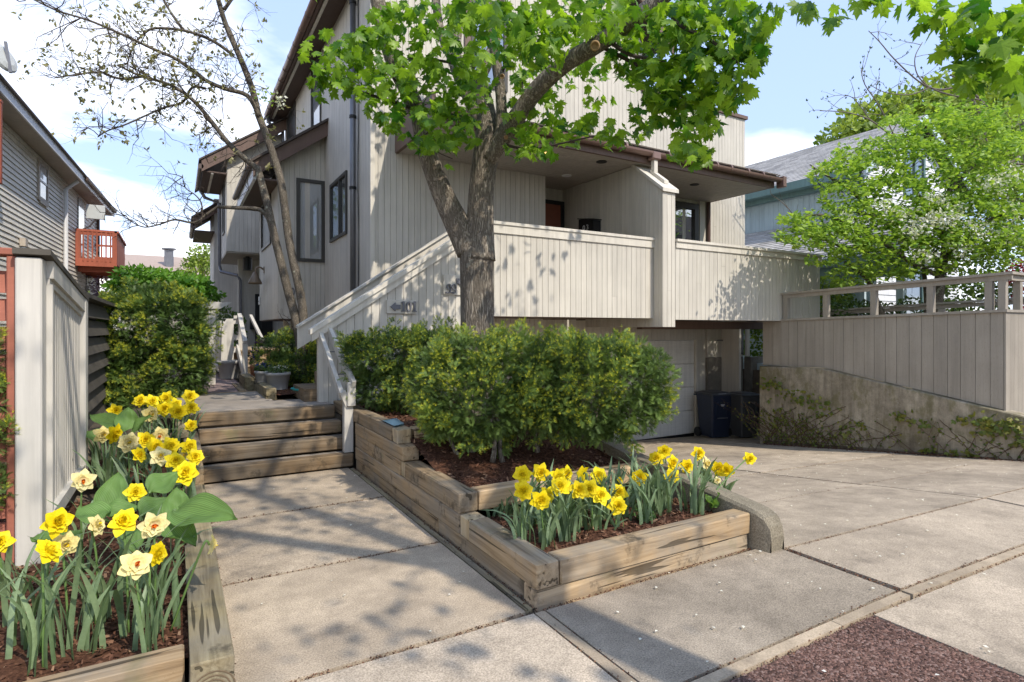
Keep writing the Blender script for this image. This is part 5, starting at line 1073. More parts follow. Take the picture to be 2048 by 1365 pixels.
L2, o2 = limb([(975, 320, D0 - .08), (1002, 280, D0 - .13), (1035, 232, D0 - .25), (1075, 178, D0 - .4), (1130, 128, D0 - .6), (1190, 92, D0 - .8), (1250, 52, D0 - .95), (1330, -10, D0 - 1.1), (1420, -90, D0 - 1.3)], [.10, .098, .094, .09, .086, .082, .078, .074, .055])
L3, o3 = limb([(1000, 275, D0 - .15), (1003, 210, D0 - .1), (995, 140, D0 - .05), (985, 80, D0), (975, 0, D0 + .1), (970, -100, D0 + .2)], [.06, .06, .058, .05, .045, .03])
L4, o4 = limb([(965, 250, D0 + .05), (935, 180, D0 + .3), (908, 110, D0 + .6), (915, 30, D0 + .9), (925, -80, D0 + 1.2)], [.10, .095, .09, .085, .07])
L5, o5 = limb([(955, 160, D0 + .3), (985, 100, D0 + .6), (1000, 20, D0 + .9), (1010, -90, D0 + 1.1)], [.08, .07, .06, .05])
L6, o6 = limb([(905, 120, D0 + .6), (880, 60, D0 + .8), (870, -20, D0 + 1.0)], [.06, .055, .05])
small = MB()
for pts, r in (([(835, 222, D0), (790, 205, D0 - .2), (740, 190, D0 - .35), (690, 170, D0 - .5), (640, 130, D0 - .6)], .022), ([(950, 135, D0), (880, 122, D0 - .2), (830, 118, D0 - .3), (805, 122, D0 - .35)], .018), ([(820, 190, D0), (790, 160, D0 - .3), (770, 140, D0 - .5)], .014),
               ([(1215, 80, D0 - .85), (1260, 110, D0 - .95), (1310, 120, D0 - 1.05), (1400, 150, D0 - 1.2)], .024), ([(1205, 95, D0 - .8), (1290, 140, D0 - .9), (1370, 200, D0 - 1.0), (1400, 270, D0 - 1.05)], .02), ([(1035, 240, D0 - .2), (1045, 180, D0 - .1), (1040, 130, D0)], .016),
               ([(1010, 290, D0 - .15), (1060, 300, D0 - .4), (1110, 290, D0 - .55), (1200, 270, D0 - .8)], .018), ([(1320, 0, D0 - 1.1), (1360, 50, D0 - 1.3), (1420, 80, D0 - 1.5), (1480, 130, D0 - 1.7)], .024), ([(960, 250, D0), (920, 225, D0 - .3), (890, 240, D0 - .5), (850, 270, D0 - .6)], .016),
               ([(845, 260, D0), (870, 300, D0 - .2), (905, 318, D0 - .35)], .01), ([(1000, 150, D0), (1050, 60, D0 - .5), (1090, 20, D0 - .8)], .024), ([(1400, 150, D0 - 1.2), (1470, 180, D0 - 1.35), (1500, 210, D0 - 1.4)], .012)):
    pth = smoothpath(mpath(pts), 4); small.tube(pth, lerpr([r, r * .35], len(pth)), 6)
small.build('twigs', M_twig, MP)
for pos, r in ((px(1004, 153, D0 - .17), .028), (px(1012, 275, D0 - .27), .024), (px(1190, 92, D0 - .93), .048)):
    vdir = (Vector((0, 0, EYE)) - pos).normalized(); m = MB().lathe([(.001, -.01), (r * .55, -.012), (r * .6, .006), (r * .8, .012), (r, 0)], (0, 0, 0), 16)
    q = vdir.to_track_quat('Z', 'Y'); m.v = [tuple(pos + q @ Vector(v)) for v in m.v]; m.build('pruning_scar', M_cut, MP, True)
# leaf clusters: (u, v, distance, radius x px, radius y px, leaves)
CL = [(640, 105, 5.7, 38, 40, 14), (655, 160, 5.8, 40, 42, 20), (705, 150, 5.8, 45, 45, 26), (700, 95, 5.9, 40, 30, 14), (750, 105, 5.9, 50, 45, 30), (765, 60, 6.0, 40, 40, 22), (800, 45, 6.0, 45, 40, 22), (745, 190, 5.9, 35, 32, 16), (790, 175, 5.9, 40, 40, 24), (760, 225, 5.9, 30, 25, 10),
      (815, 215, 5.8, 40, 32, 18), (790, 262, 5.8, 25, 18, 8), (835, 150, 5.9, 45, 40, 24), (860, 100, 6.0, 40, 45, 24), (860, 40, 6.0, 50, 40, 24), (870, 235, 5.7, 45, 35, 22), (890, 180, 5.8, 40, 45, 24), (850, 285, 5.7, 35, 22, 14), (890, 290, 5.7, 30, 22, 12), (930, 265, 5.7, 30, 30, 14), (925, 220, 5.7, 45, 40, 26), (905, 330, 5.6, 10, 6, 1),
      (950, 170, 5.7, 40, 45, 22), (930, 90, 5.7, 40, 50, 26), (950, 30, 5.6, 60, 40, 34), (1020, 40, 4.9, 60, 45, 40), (1010, 95, 4.7, 50, 30, 18), (1080, 70, 4.8, 60, 45, 40), (1090, 120, 5.0, 45, 30, 16), (1130, 40, 5.2, 60, 45, 36), (1040, 120, 4.8, 40, 18, 10), (1060, 175, 6.2, 45, 40, 22), (1040, 240, 6.2, 35, 35, 18), (1090, 230, 6.3, 35, 40, 20),
      (1110, 160, 6.6, 45, 35, 24), (1150, 110, 6.6, 45, 40, 22), (1130, 270, 6.0, 40, 30, 18), (1060, 280, 5.8, 35, 25, 14), (1040, 305, 5.7, 28, 18, 8), (1085, 310, 5.6, 30, 14, 8), (1190, 260, 5.8, 35, 25, 14), (1200, 190, 6.3, 40, 35, 8), (1210, 40, 5.5, 60, 45, 36), (1190, 140, 6.0, 35, 28, 12), (1270, 60, 5.3, 55, 45, 28), (1260, 130, 5.6, 45, 40, 30), (1230, 285, 5.7, 30, 18, 8), (1270, 265, 5.6, 30, 22, 9),
      (1310, 170, 5.4, 50, 45, 36), (1300, 230, 5.4, 40, 35, 22), (1340, 110, 5.2, 50, 50, 36), (1350, 40, 5.1, 55, 45, 32), (1350, 210, 5.3, 45, 45, 32), (1380, 160, 5.1, 45, 45, 32), (1400, 90, 5.0, 55, 50, 38), (1420, 30, 4.9, 60, 40, 30), (1430, 140, 4.9, 50, 45, 34), (1400, 220, 5.1, 40, 35, 22), (1380, 270, 5.1, 35, 35, 16), (1385, 315, 5.1, 32, 24, 13), (1360, 310, 5.1, 18, 20, 6), (1440, 195, 5.0, 35, 35, 18), (1480, 110, 4.8, 45, 50, 30), (1490, 60, 4.8, 45, 45, 24), (1475, 180, 4.9, 30, 30, 11), (1510, 90, 4.7, 30, 40, 14), (1460, 15, 4.8, 60, 20, 14), (1430, 250, 5.0, 18, 20, 4)]
pos = []; tint = []
for u, v, d, rx, ry, k in CL:
    for _ in range(int(k * 1.95) or 1):
        while True:
            a, b = random.uniform(-1, 1), random.uniform(-1, 1)
            if a * a + b * b < 1: break
        pos.append(px(u + a * rx, v + b * ry, d + random.gauss(0, .22))); tint.append(min(1, max(0, random.gauss(.5, .27))))
nvis = len(pos)
order = sorted(range(nvis), key=lambda i: (pos[i] - Vector((0, 0, EYE))).length)
singles = order[:230] + order[230::9][:70]; sset = set(singles)
def leaf_axes(n, tipz=-.75, spread=.75):
    tip = np.stack([RNG.normal(0, spread, n), RNG.normal(0, spread, n), np.full(n, tipz) + RNG.normal(0, .25, n)], 1); nr = np.stack([RNG.normal(0, .6, n), RNG.normal(-.25, .6, n), np.abs(RNG.normal(.75, .35, n))], 1); return norm(tip), norm(nr)
tipA, nrA = leaf_axes(nvis); P = np.array([tuple(p) for p in pos]); SZ = RNG.uniform(.085, .15, nvis)
P = P - tipA * (SZ[:, None] * .5)
rest = [i for i in range(nvis) if i not in sset]
# leaves above and behind the picture, so the tree is whole from elsewhere and shades what it should
def cloud(n, c, r):
    q = rdir(n) * RNG.uniform(.45, 1, n)[:, None] ** .6; return q * np.array(r) + np.array(c)
cr_pts = np.concatenate([cloud(520, (2.3, 6.4, 7.2), (2.6, 2.0, 1.7)), cloud(360, (4.6, 5.0, 6.6), (2.0, 1.8, 1.6)), cloud(300, (1.0, 6.0, 6.6), (1.4, 1.6, 1.5))])
n2 = len(cr_pts); tb, nb = leaf_axes(n2)
scatter('foliage', MAPLE_V, MAPLE_F, np.concatenate([P[rest], cr_pts]), np.concatenate([tipA[rest], tb]), np.concatenate([nrA[rest], nb]), np.concatenate([SZ[rest], RNG.uniform(.10, .16, n2)]), np.concatenate([np.array(tint)[rest], RNG.random(n2)]), M_maple, MP, 'stuff')
leaf_me = bpy.data.meshes.new('leaf'); leaf_me.from_pydata([tuple(v) for v in MAPLE_V], [], MAPLE_F); leaf_me.materials.append(M_maple1); leaf_me.update()
xa, ya, za = frames(tipA, nrA)
for i in singles:
    o = bpy.data.objects.new('leaf', leaf_me); C.objects.link(o); o.parent = MP; o.matrix_parent_inverse = Matrix.Translation(-MP.location)
    s = SZ[i]; o.matrix_basis = Matrix(((xa[i][0] * s, ya[i][0] * s, za[i][0] * s, P[i][0]), (xa[i][1] * s, ya[i][1] * s, za[i][1] * s, P[i][1]), (xa[i][2] * s, ya[i][2] * s, za[i][2] * s, P[i][2]), (0, 0, 0, 1)))

# --- street maple beside the pavement (its boughs reach into the upper right of the view)
SM = thing('street_maple', 'street maple whose leafy boughs hang into the upper right corner', 'tree', (2.95, -1.7, -.05))
st_pts = [(2.95, -1.7, -.2), (2.93, -1.7, 1.2), (2.9, -1.65, 2.8), (2.95, -1.6, 5.4)]
MB().tube(smoothpath(st_pts, 4), lerpr([.24, .17, .155, .15], 13), 16).build('trunk', M_bark, SM, True)
sl_ = MB(); ends = []
for pts, r in (([(2.95, -1.6, 5.3), (3.4, -.6, 5.7), (4.1, .8, 5.5), (4.6, 2.0, 5.4), (5.0, 3.0, 5.2)], .075), ([(2.95, -1.6, 5.3), (2.2, -1.3, 6.2), (1.4, -1.0, 7.4), (.6, -.8, 9.0)], .09), ([(2.95, -1.6, 5.3), (3.0, -1.9, 6.6), (2.6, -1.6, 8.8), (2.3, -1.4, 11.2)], .11), ([(2.95, -1.6, 5.3), (4.0, -1.4, 6.4), (5.2, -.9, 7.8), (6.4, -.2, 8.6)], .09),
               ([(1.9, -1.2, 6.7), (1.3, -.5, 7.4), (.5, .0, 7.7), (-.4, .3, 8.0)], .05), ([(2.6, -1.6, 8.6), (1.6, -1.4, 9.8), (.5, -1.0, 10.9)], .055), ([(4.1, .8, 5.5), (5.0, 1.4, 5.8), (6.0, 2.0, 5.9)], .035), ([(3.4, -.6, 5.2), (3.2, .4, 6.2), (3.0, 1.2, 7.0)], .03), ([(2.7, -1.7, 7.8), (3.6, -.9, 9.4), (4.4, -.3, 10.8)], .06)):
    pth = smoothpath(pts, 4); sl_.tube(pth, lerpr([r, r * .3], len(pth)), 7)
    for q in along(pth, 5): twigs(sl_, q, Vector((random.gauss(0, .6), random.gauss(0, .6), random.gauss(0.1, .4))), .9, .014, 1, ends, .6, .25, 2)
sl_.build('limbs', M_bark2, SM, True)
SC = [(1640, 15, 4.4, 45, 22, 8), (1660, 38, 4.3, 20, 16, 3), (1740, -5, 4.2, 50, 14, 8), (1830, 5, 4.0, 45, 22, 12), (1880, 30, 3.9, 50, 30, 18), (1930, 60, 3.8, 45, 40, 22), (1900, 90, 3.9, 30, 22, 9), (1980, 30, 3.7, 60, 40, 28), (1990, 100, 3.7, 50, 40, 26), (1950, 130, 3.8, 40, 30, 14), (2030, 70, 3.6, 40, 50, 26), (2035, 140, 3.6, 30, 35, 16), (1940, 165, 3.8, 30, 14, 6), (2040, 170, 3.6, 16, 14, 4), (1590, 10, 4.5, 30, 14, 6), (1545, 20, 4.6, 40, 22, 10)]
sp_ = []
for u, v, d, rx, ry, k in SC:
    for _ in range(int(k * 1.2)):
        sp_.append(tuple(px(u + random.gauss(0, .55) * rx, v + random.gauss(0, .5) * ry, d + random.gauss(0, .18))))
sp1 = np.array(sp_); sp2 = np.concatenate([np.array([tuple(e[0]) for e in ends for _ in range(16)]) + RNG.normal(0, .26, (len(ends) * 16, 3))])
keep = []
for q in sp2:   # the bough ends stay out of the clear patch of sky
    dx = Vector(q) - Vector((0, 0, EYE)); dep = dx.x * math.sin(YAW) + dx.y * math.cos(YAW)
    uu = 1024 + FPX * (dx.x * math.cos(YAW) - dx.y * math.sin(YAW)) / max(dep, .1); vv = HOR - FPX * dx.z / max(dep, .1)
    keep.append(not (dep > .2 and -60 < uu < 2100 and -60 < vv < 1400))
sp2 = sp2[np.array(keep)]
allp = np.concatenate([sp1, sp2]); ta, na = leaf_axes(len(allp))
scatter('foliage', MAPLE_V, MAPLE_F, allp[240:], ta[240:], na[240:], np.where(allp[240:, 2] > 5, RNG.uniform(.06, .10, len(allp) - 240), RNG.uniform(.10, .16, len(allp) - 240)), RNG.uniform(0, .75, len(allp) - 240), M_maple, SM, 'stuff')
xa, ya, za = frames(ta, na)
for i in range(min(240, len(allp))):
    o = bpy.data.objects.new('leaf', leaf_me); C.objects.link(o); o.parent = SM; o.matrix_parent_inverse = Matrix.Translation(-SM.location); s = random.uniform(.10, .15)
    o.matrix_basis = Matrix(((xa[i][0] * s, ya[i][0] * s, za[i][0] * s, allp[i][0]), (xa[i][1] * s, ya[i][1] * s, za[i][1] * s, allp[i][1]), (xa[i][2] * s, ya[i][2] * s, za[i][2] * s, allp[i][2]), (0, 0, 0, 1)))

# --- dogwood with two lichen-spotted stems by the path
DW = thing('dogwood_tree', 'twin-stemmed dogwood with lichen-spotted bark and sparse spring leaves beside the path', 'tree', (1.56, 9.2, .66))
DD = 8.75
stems = MB(); tw = MB(); ends = []
def dpath(pts, r0, r1, n=12, k=4, mb=None):
    pth = smoothpath([px(u, v, d) for u, v, d in pts], k); (mb or stems).tube(pth, lerpr([r0, r1], len(pth)), n); return pth
dpath([(604, 790, DD), (603, 740, DD), (605, 690, DD), (604, 660, DD)], .11, .095)
A1 = dpath([(602, 700, DD), (592, 640, DD), (578, 590, DD - .02), (563, 530, DD - .05), (548, 470, DD - .08), (535, 410, DD - .1), (523, 365, DD - .1), (515, 335, DD - .1)], .068, .05)
A2 = dpath([(515, 338, DD - .1), (490, 318, DD - .12), (455, 285, DD - .2), (420, 240, DD - .3), (385, 200, DD - .35), (340, 170, DD - .4), (280, 152, DD - .5), (235, 130, DD - .6)], .046, .012, 9)
A3 = dpath([(285, 153, DD - .5), (240, 158, DD - .5), (200, 145, DD - .6), (150, 150, DD - .7), (120, 155, DD - .75)], .02, .008, 6)
B1 = dpath([(606, 700, DD), (607, 640, DD), (601, 590, DD), (588, 530, DD - .02), (578, 480, DD), (570, 420, DD), (562, 365, DD), (548, 315, DD + .03), (532, 270, DD + .05), (516, 228, DD + .05)], .066, .052)
B2 = dpath([(516, 228, DD + .05), (505, 180, DD + .05), (482, 120, DD), (460, 70, DD - .05), (445, 30, DD - .1), (430, -30, DD - .15), (425, -90, DD - .2)], .05, .03, 9)
B3 = dpath([(518, 232, DD), (495, 192, DD - .1), (450, 178, DD - .2), (410, 160, DD - .3), (355, 120, DD - .45), (310, 100, DD - .55), (250, 72, DD - .7), (180, 42, DD - .9), (110, 20, DD - 1.05), (40, -15, DD - 1.2)], .036, .008, 8)
B4 = dpath([(468, 112, DD), (425, 82, DD - .1), (370, 62, DD - .2), (310, 57, DD - .3), (288, 68, DD - .35), (272, 85, DD - .4), (260, 110, DD - .4), (255, 130, DD - .4)], .026, .008, 8)
B5 = dpath([(368, 62, DD - .2), (345, 30, DD - .2), (325, -5, DD - .25), (310, -50, DD - .3)], .024, .012, 7)
C1 = dpath([(547, 462, DD - .08), (532, 430, DD - .1), (512, 418, DD - .12), (470, 416, DD - .2), (437, 414, DD - .25)], .036, .026, 8)
C2 = dpath([(437, 413, DD - .25), (412, 430, DD - .3), (388, 446, DD - .35), (350, 440, DD - .4), (320, 449, DD - .45), (290, 455, DD - .5), (265, 445, DD - .55), (250, 430, DD - .6)], .02, .005, 7)
C3 = dpath([(405, 425, DD - .3), (402, 405, DD - .32), (390, 390, DD - .3), (370, 375, DD - .3), (365, 350, DD - .3)], .012, .005, 6)
D1 = dpath([(412, 178, DD - .25), (385, 175, DD - .3), (365, 205, DD - .3), (330, 215, DD - .35), (295, 230, DD - .4), (250, 250, DD - .45), (215, 262, DD - .5), (195, 275, DD - .55)], .02, .007, 6)
E1 = dpath([(448, 20, DD - .1), (470, -10, DD - .1)], .03, .02, 6); E2 = dpath([(482, 120, DD), (460, 60, DD + .1), (445, 55, DD + .1)], .02, .012, 6)
stems.build('trunk', M_bark3, DW, True)
for pth, k, L in ((A2, 16, .55), (A3, 10, .4), (B2, 10, .5), (B3, 22, .55), (B4, 10, .45), (B5, 5, .45), (C2, 10, .36), (C3, 5, .3), (D1, 12, .4), (A1, 2, .3), (E1, 3, .4)):
    for q in along(pth, k):
        for _ in range(2):
            dv = Vector((random.gauss(-.25, .5), random.gauss(0, .5), random.gauss(.1, .5))); twigs(tw, q, dv, L * random.uniform(.5, 1.15), .0075, 2, ends, .75, .28, 3)
tw.build('twigs', M_twig, DW)
ep = np.array([tuple(e[0]) for e in ends]); ed = np.array([tuple(e[1]) for e in ends])
upper = ep[:, 2] > 3.9
sel = upper & (RNG.random(len(ep)) < .24)
q = np.repeat(ep[sel], 4, 0); n = len(q)
scatter('foliage', OVAL_V, OVAL_F, q + RNG.normal(0, .018, (n, 3)), norm(np.repeat(ed[sel], 4, 0) + RNG.normal(0, .7, (n, 3))), norm(RNG.normal(0, .5, (n, 3)) + [0, 0, 1]), RNG.uniform(.045, .085, n), RNG.random(n), M_paleleaf, DW, 'stuff')
def clump(c, r, n, name, mat, par, s0, s1, up=.4, tv=OVAL_V, tf=OVAL_F, flat=1.0, kind='stuff'):
    p = rdir(n) * (RNG.random(n)[:, None] ** .4) * np.array(r) + np.array(c)
    return scatter(name, tv, tf, p, norm(RNG.normal(0, .7, (n, 3))), norm(RNG.normal(0, .5, (n, 3)) + [0, 0, up]), RNG.uniform(s0, s1, n), RNG.random(n), mat, par, kind)
cf = px(560, 205, DD); clump(tuple(cf), (.10, .10, .14), 26, 'blossom', M_blossom, DW, .05, .08); clump(tuple(px(530, 195, DD)), (.16, .12, .14), 26, 'young_leaves', M_lime, DW, .05, .09)

# --- flowering tree and bare magnolia behind the board fence, background crowns
FT = thing('flowering_tree', 'spreading yellow-green tree with white blossom clusters behind the board fence', 'tree', (11.9, 5.6, .45))
fs = MB(); fe = []
FD = 11.2
def fpath(pts, r0, r1, n=8):
    pth = smoothpath([px(u, v, d) for u, v, d in pts], 4); fs.tube(pth, lerpr([r0, r1], len(pth)), n); return pth
fb = []
fb.append(fpath([(1868, 690, 11.0), (1872, 620, 11.0), (1880, 560, 11.0), (1885, 520, 11.0)], .11, .085))
fb.append(fpath([(1885, 530, 11), (1850, 505, 11), (1800, 470, 10.9), (1760, 440, 10.8), (1700, 420, 10.6)], .075, .03))
fb.append(fpath([(1885, 530, 11), (1890, 480, 11), (1870, 440, 10.9), (1900, 380, 10.8), (1950, 330, 10.7)], .07, .03))
fb.append(fpath([(1800, 700, 11.3), (1760, 620, 11.3), (1735, 560, 11.2), (1690, 525, 11.0)], .07, .03))
fb.append(fpath([(1900, 560, 10.9), (1830, 530, 10.7), (1780, 495, 10.5), (1700, 450, 10.3), (1640, 430, 10.2), (1580, 440, 10.1)], .05, .012))
fb.append(fpath([(1760, 445, 10.8), (1700, 380, 10.7), (1650, 350, 10.6), (1620, 330, 10.5)], .03, .01))
fb.append(fpath([(1885, 520, 11), (1940, 470, 10.8), (2000, 430, 10.6), (2060, 400, 10.5)], .06, .03))
fb.append(fpath([(1870, 440, 11), (1830, 380, 11), (1800, 330, 11), (1790, 290, 11)], .04, .012))
fb.append(fpath([(1690, 500, 10.9), (1650, 480, 10.7), (1600, 470, 10.5)], .02, .01))
fb.append(fpath([(1855, 690, 11.2), (1850, 560, 11.2), (1835, 500, 11.2)], .05, .03))
for pth in fb[1:]:
    for q in along(pth, 6): twigs(fs, q, Vector((random.gauss(0, .6), random.gauss(0, .6), random.gauss(.1, .25))), .6, .010, 1, fe, .7, .2, 2)
fs.build('trunk', M_bark3, FT, True)
FC = [(1590, 440, 10.1, 32, 14, 40), (1600, 470, 10.2, 50, 14, 90), (1640, 440, 10.3, 55, 25, 160), (1690, 400, 10.4, 50, 28, 160), (1660, 355, 10.6, 40, 25, 110), (1690, 330, 10.6, 40, 18, 90), (1620, 480, 10.2, 50, 14, 90), (1680, 470, 10.3, 60, 30, 220), (1740, 440, 10.5, 70, 40, 330), (1720, 510, 10.7, 60, 30, 200), (1790, 400, 10.7, 70, 45, 380), (1790, 480, 10.6, 70, 45, 360), (1760, 350, 10.8, 60, 40, 240), (1830, 320, 10.9, 60, 45, 260), (1850, 440, 10.7, 70, 50, 400), (1900, 400, 10.7, 70, 55, 420), (1900, 490, 10.6, 70, 45, 340), (1950, 350, 10.7, 70, 55, 380), (1970, 450, 10.5, 70, 55, 400), (2020, 400, 10.4, 60, 60, 360), (2020, 320, 10.6, 55, 45, 260), (1880, 280, 11.0, 60, 40, 200), (1960, 280, 11.0, 60, 40, 200), (2030, 490, 10.3, 45, 45, 220), (1700, 550, 10.9, 45, 20, 110), (1780, 545, 10.8, 50, 20, 120), (1640, 520, 10.6, 30, 12, 40), (1800, 255, 11.2, 40, 25, 80), (1720, 300, 11.0, 50, 25, 110), (1860, 235, 11.4, 60, 30, 160), (1940, 220, 11.4, 60, 35, 170), (2020, 240, 11.2, 50, 40, 180), (1780, 300, 11.1, 60, 30, 170), (1960, 520, 10.8, 60, 30, 160), (1850, 545, 11, 60, 25, 120)]
pp_ = []; tt = []
for u, v, d, rx, ry, k in FC:
    lay = [random.uniform(-1, 1) for _ in range(4)]
    for _ in range(int(k * 3.1)):
        a = random.uniform(-1, 1); b = random.choice(lay) + random.gauss(0, .14) if random.random() < .75 else random.uniform(-1, 1)
        pp_.append(tuple(px(u + a * rx, v + b * ry * math.sqrt(max(0, 1.1 - a * a)), d + random.gauss(0, .38)))); tt.append(min(1, max(0, random.gauss(.5, .28))))
pp_ = np.array(pp_); n = len(pp_)
scatter('foliage', OVAL_V, OVAL_F, pp_, norm(RNG.normal(0, 1, (n, 3)) * [1, 1, .5] + [0, 0, -.2]), norm(RNG.normal(0, .45, (n, 3)) + [0, 0, 1]), RNG.uniform(.07, .13, n), tt, M_lime, FT, 'stuff')
bp = []
for u, v, rx, ry, k in ((1800, 430, 22, 16, 40), (1830, 460, 22, 14, 36), (1870, 440, 35, 20, 70), (1905, 430, 35, 20, 70), (1690, 430, 14, 10, 16), (1990, 370, 30, 18, 50), (2020, 350, 26, 20, 40), (1960, 460, 30, 18, 44), (2010, 470, 28, 18, 40), (1770, 410, 16, 10, 16), (1850, 510, 24, 14, 28), (2030, 430, 20, 22, 36), (1930, 500, 24, 14, 26), (1870, 395, 24, 12, 24)):
    for _ in range(int(k * 2.8)): bp.append(tuple(px(u + random.gauss(0, .6) * rx, v + random.gauss(0, .6) * ry, 10.1 + random.gauss(0, .12))))
n = len(bp); scatter('blossom', OVAL_V, OVAL_F, np.array(bp), rdir(n), norm(RNG.normal(0, .5, (n, 3)) + [-.4, -.6, .4]), RNG.uniform(.05, .085, n), RNG.random(n), M_blossom, FT, 'stuff')
BM = thing('bare_magnolia', 'nearly bare tree with knobbly grey twigs and buds above the flowering tree', 'tree', (14.2, 4.6, .45))
bs = MB(); be = []
def bpath(pts, r0, r1): 
    pth = smoothpath([px(u, v, 12.5) for u, v in pts], 4); bs.tube(pth, lerpr([r0, r1], len(pth)), 7); return pth
bb = [bpath([(2075, 700), (2068, 520), (2060, 350), (2040, 200)], .13, .06), bpath([(2050, 240), (2000, 260), (1960, 225), (1930, 170), (1900, 150)], .045, .015), bpath([(2055, 300), (2010, 330), (1980, 300), (1965, 250)], .03, .012), bpath([(1975, 215), (1930, 175), (1880, 180), (1840, 165), (1790, 120), (1760, 85), (1737, 62)], .026, .008),
      bpath([(1960, 200), (1900, 190), (1860, 175), (1835, 150), (1830, 115), (1845, 85)], .02, .008), bpath([(2050, 330), (1990, 320), (1900, 300), (1800, 280), (1740, 240), (1690, 225), (1640, 222)], .03, .008), bpath([(1790, 275), (1760, 215), (1730, 170), (1722, 140)], .016, .007), bpath([(1740, 240), (1710, 200), (1690, 190)], .01, .006), bpath([(1860, 175), (1820, 190), (1770, 185), (1740, 170)], .014, .006), bpath([(2040, 220), (2020, 170), (2010, 120), (1990, 80)], .03, .012)]
for pth in bb[1:]:
    for q in along(pth, 7): twigs(bs, q, Vector((random.gauss(-.1, .5), random.gauss(0, .5), random.gauss(.55, .3))), .42, .0075, 1, be, .5, .22, 2)
bs.build('trunk', M_twigpale, BM, True)
q = np.repeat(np.array([tuple(e[0]) for e in be]), 2, 0); n = len(q); scatter('buds', OVAL_V, OVAL_F, q, norm(RNG.normal(0, .5, (n, 3)) + [0, 0, .8]), rdir(n), RNG.uniform(.04, .075, n), RNG.random(n) * .4, M_shrub, BM, 'stuff')

def crown(name, label, cat, c, trunk, lobes, n, s0, s1, mat, group=None, tv=QUAD_V, tf=QUAD_F, bark=None, trad=.2, flat=0.3, kind='stuff'):
    t = thing(name, label, cat, c, group)
    if trunk: MB().tube([tuple(p) for p in trunk], lerpr([trad, trad * .5], len(trunk)), 8).build('trunk', bark or M_bark3, t)
    V = np.array([l[3] * l[4] * l[5] for l in lobes]) ** .67; V /= V.sum(); P = []; Nn = []
    for l, k in zip(lobes, (V * n).astype(int)):
        d = rdir(k); r = RNG.uniform(.35, 1.0, k) ** .5; p = d * r[:, None] * np.array(l[3:6]) + np.array(l[:3]); p += (shape_noise(p, 2.0 / max(.3, l[3])) * .22 * l[3])[:, None] * d; P.append(p); Nn.append(d)
    P = np.concatenate(P); d = np.concatenate(Nn); m = len(P)
    cl = np.clip(.5 + .45 * shape_noise(P, 2.2) + RNG.normal(0, .22, m) + .25 * d[:, 2], 0, 1)
    scatter('crown', tv, tf, P, norm(d * .5 + RNG.normal(0, .6, (m, 3))), norm(d + RNG.normal(0, .5, (m, 3)) + [0, 0, flat]), RNG.uniform(s0, s1, m), cl, mat, t, kind); return t
def at(u, v, d): p = px(u, v, d); return (p.x, p.y, p.z)
crown('broadleaf_tree', 'tall round-crowned green tree beyond the blue-green house roof', 'tree', at(1850, 640, 32), [at(1850, 640, 32), at(1850, 330, 32)], [(*at(1800, 270, 32), 3.6, 3.6, 1.9), (*at(1900, 235, 32), 4.0, 4, 2.2), (*at(1700, 285, 31), 1.9, 2, 1.0), (*at(2010, 260, 32), 3.2, 3.6, 2.2), (*at(1860, 330, 33), 5, 4, 2.0), (*at(1960, 250, 32), 3, 3.2, 2.4), (*at(1760, 250, 32), 2.0, 2.4, 1.6)], 14000, .26, .48, M_bg, 'trees beyond the blue-green house', trad=.4)
crown('broadleaf_tree', 'pale green tree at the far right edge beyond the bare twigs', 'tree', at(2090, 640, 24), [at(2090, 640, 24), at(2060, 330, 24)], [(*at(2060, 300, 24), 2.2, 2.4, 2.4), (*at(2010, 380, 24), 1.8, 2, 1.6), (*at(2080, 420, 24), 2.0, 2, 2)], 4500, .16, .32, M_bg, 'trees beyond the blue-green house', trad=.25)
crown('ivy_bush', 'dark glossy ivy mound behind the open fence rail', 'shrub', at(1700, 660, 12.2), None, [(*at(1700, 625, 12.2), .62, .35, .30), (*at(1760, 630, 12.0), .38, .3, .26), (*at(1815, 620, 11.8), .34, .3, .28), (*at(1655, 630, 12.3), .3, .3, .3), (*at(1720, 690, 12.2), 1.3, .5, .4)], 2600, .06, .10, M_shrub)
crown('rhododendron_shrub', 'broad-leaved shrub between the parapet end and the ivy mound', 'shrub', at(1670, 660, 12.8), None, [(*at(1668, 580, 12.8), .42, .4, .28), (*at(1655, 620, 12.8), .4, .4, .4)], 700, .10, .17, M_bg, flat=.6)
crown('leafy_shrub', 'dark shrub under the flowering tree near the fence corner', 'shrub', at(1940, 690, 12.6), None, [(*at(1940, 600, 12.6), .75, .6, .55), (*at(1990, 560, 12.8), .6, .6, .6), (*at(1900, 640, 12.2), .8, .5, .3)], 2200, .07, .13, M_shrub)
crown('japanese_maple', 'small red-leaved Japanese maple at the right edge behind the fence post', 'tree', at(2045, 660, 12.0), [at(2045, 660, 12), at(2040, 590, 12)], [(*at(2035, 550, 12.0), .22, .25, .28), (*at(2048, 600, 12.0), .2, .2, .3)], 420, .05, .09, M_redleaf, trad=.04)
crown('hedge_shrub', 'green shrub glimpsed through the gap beside the garage pipes', 'shrub', at(1508, 730, 16), None, [(*at(1508, 680, 16.5), .6, .6, .75), (*at(1508, 640, 16.5), .6, .5, .4)], 1400, .08, .14, M_bg)
crown('conifer_tree', 'olive green conifer beyond the end of the path', 'tree', at(405, 640, 27), [at(405, 660, 27), at(405, 510, 27)], [(*at(405, 560, 27), 1.1, 1.1, 1.3), (*at(408, 515, 27), .7, .7, .7), (*at(395, 600, 27), 1.3, 1.2, 1.0)], 4200, .09, .20, M_bg)
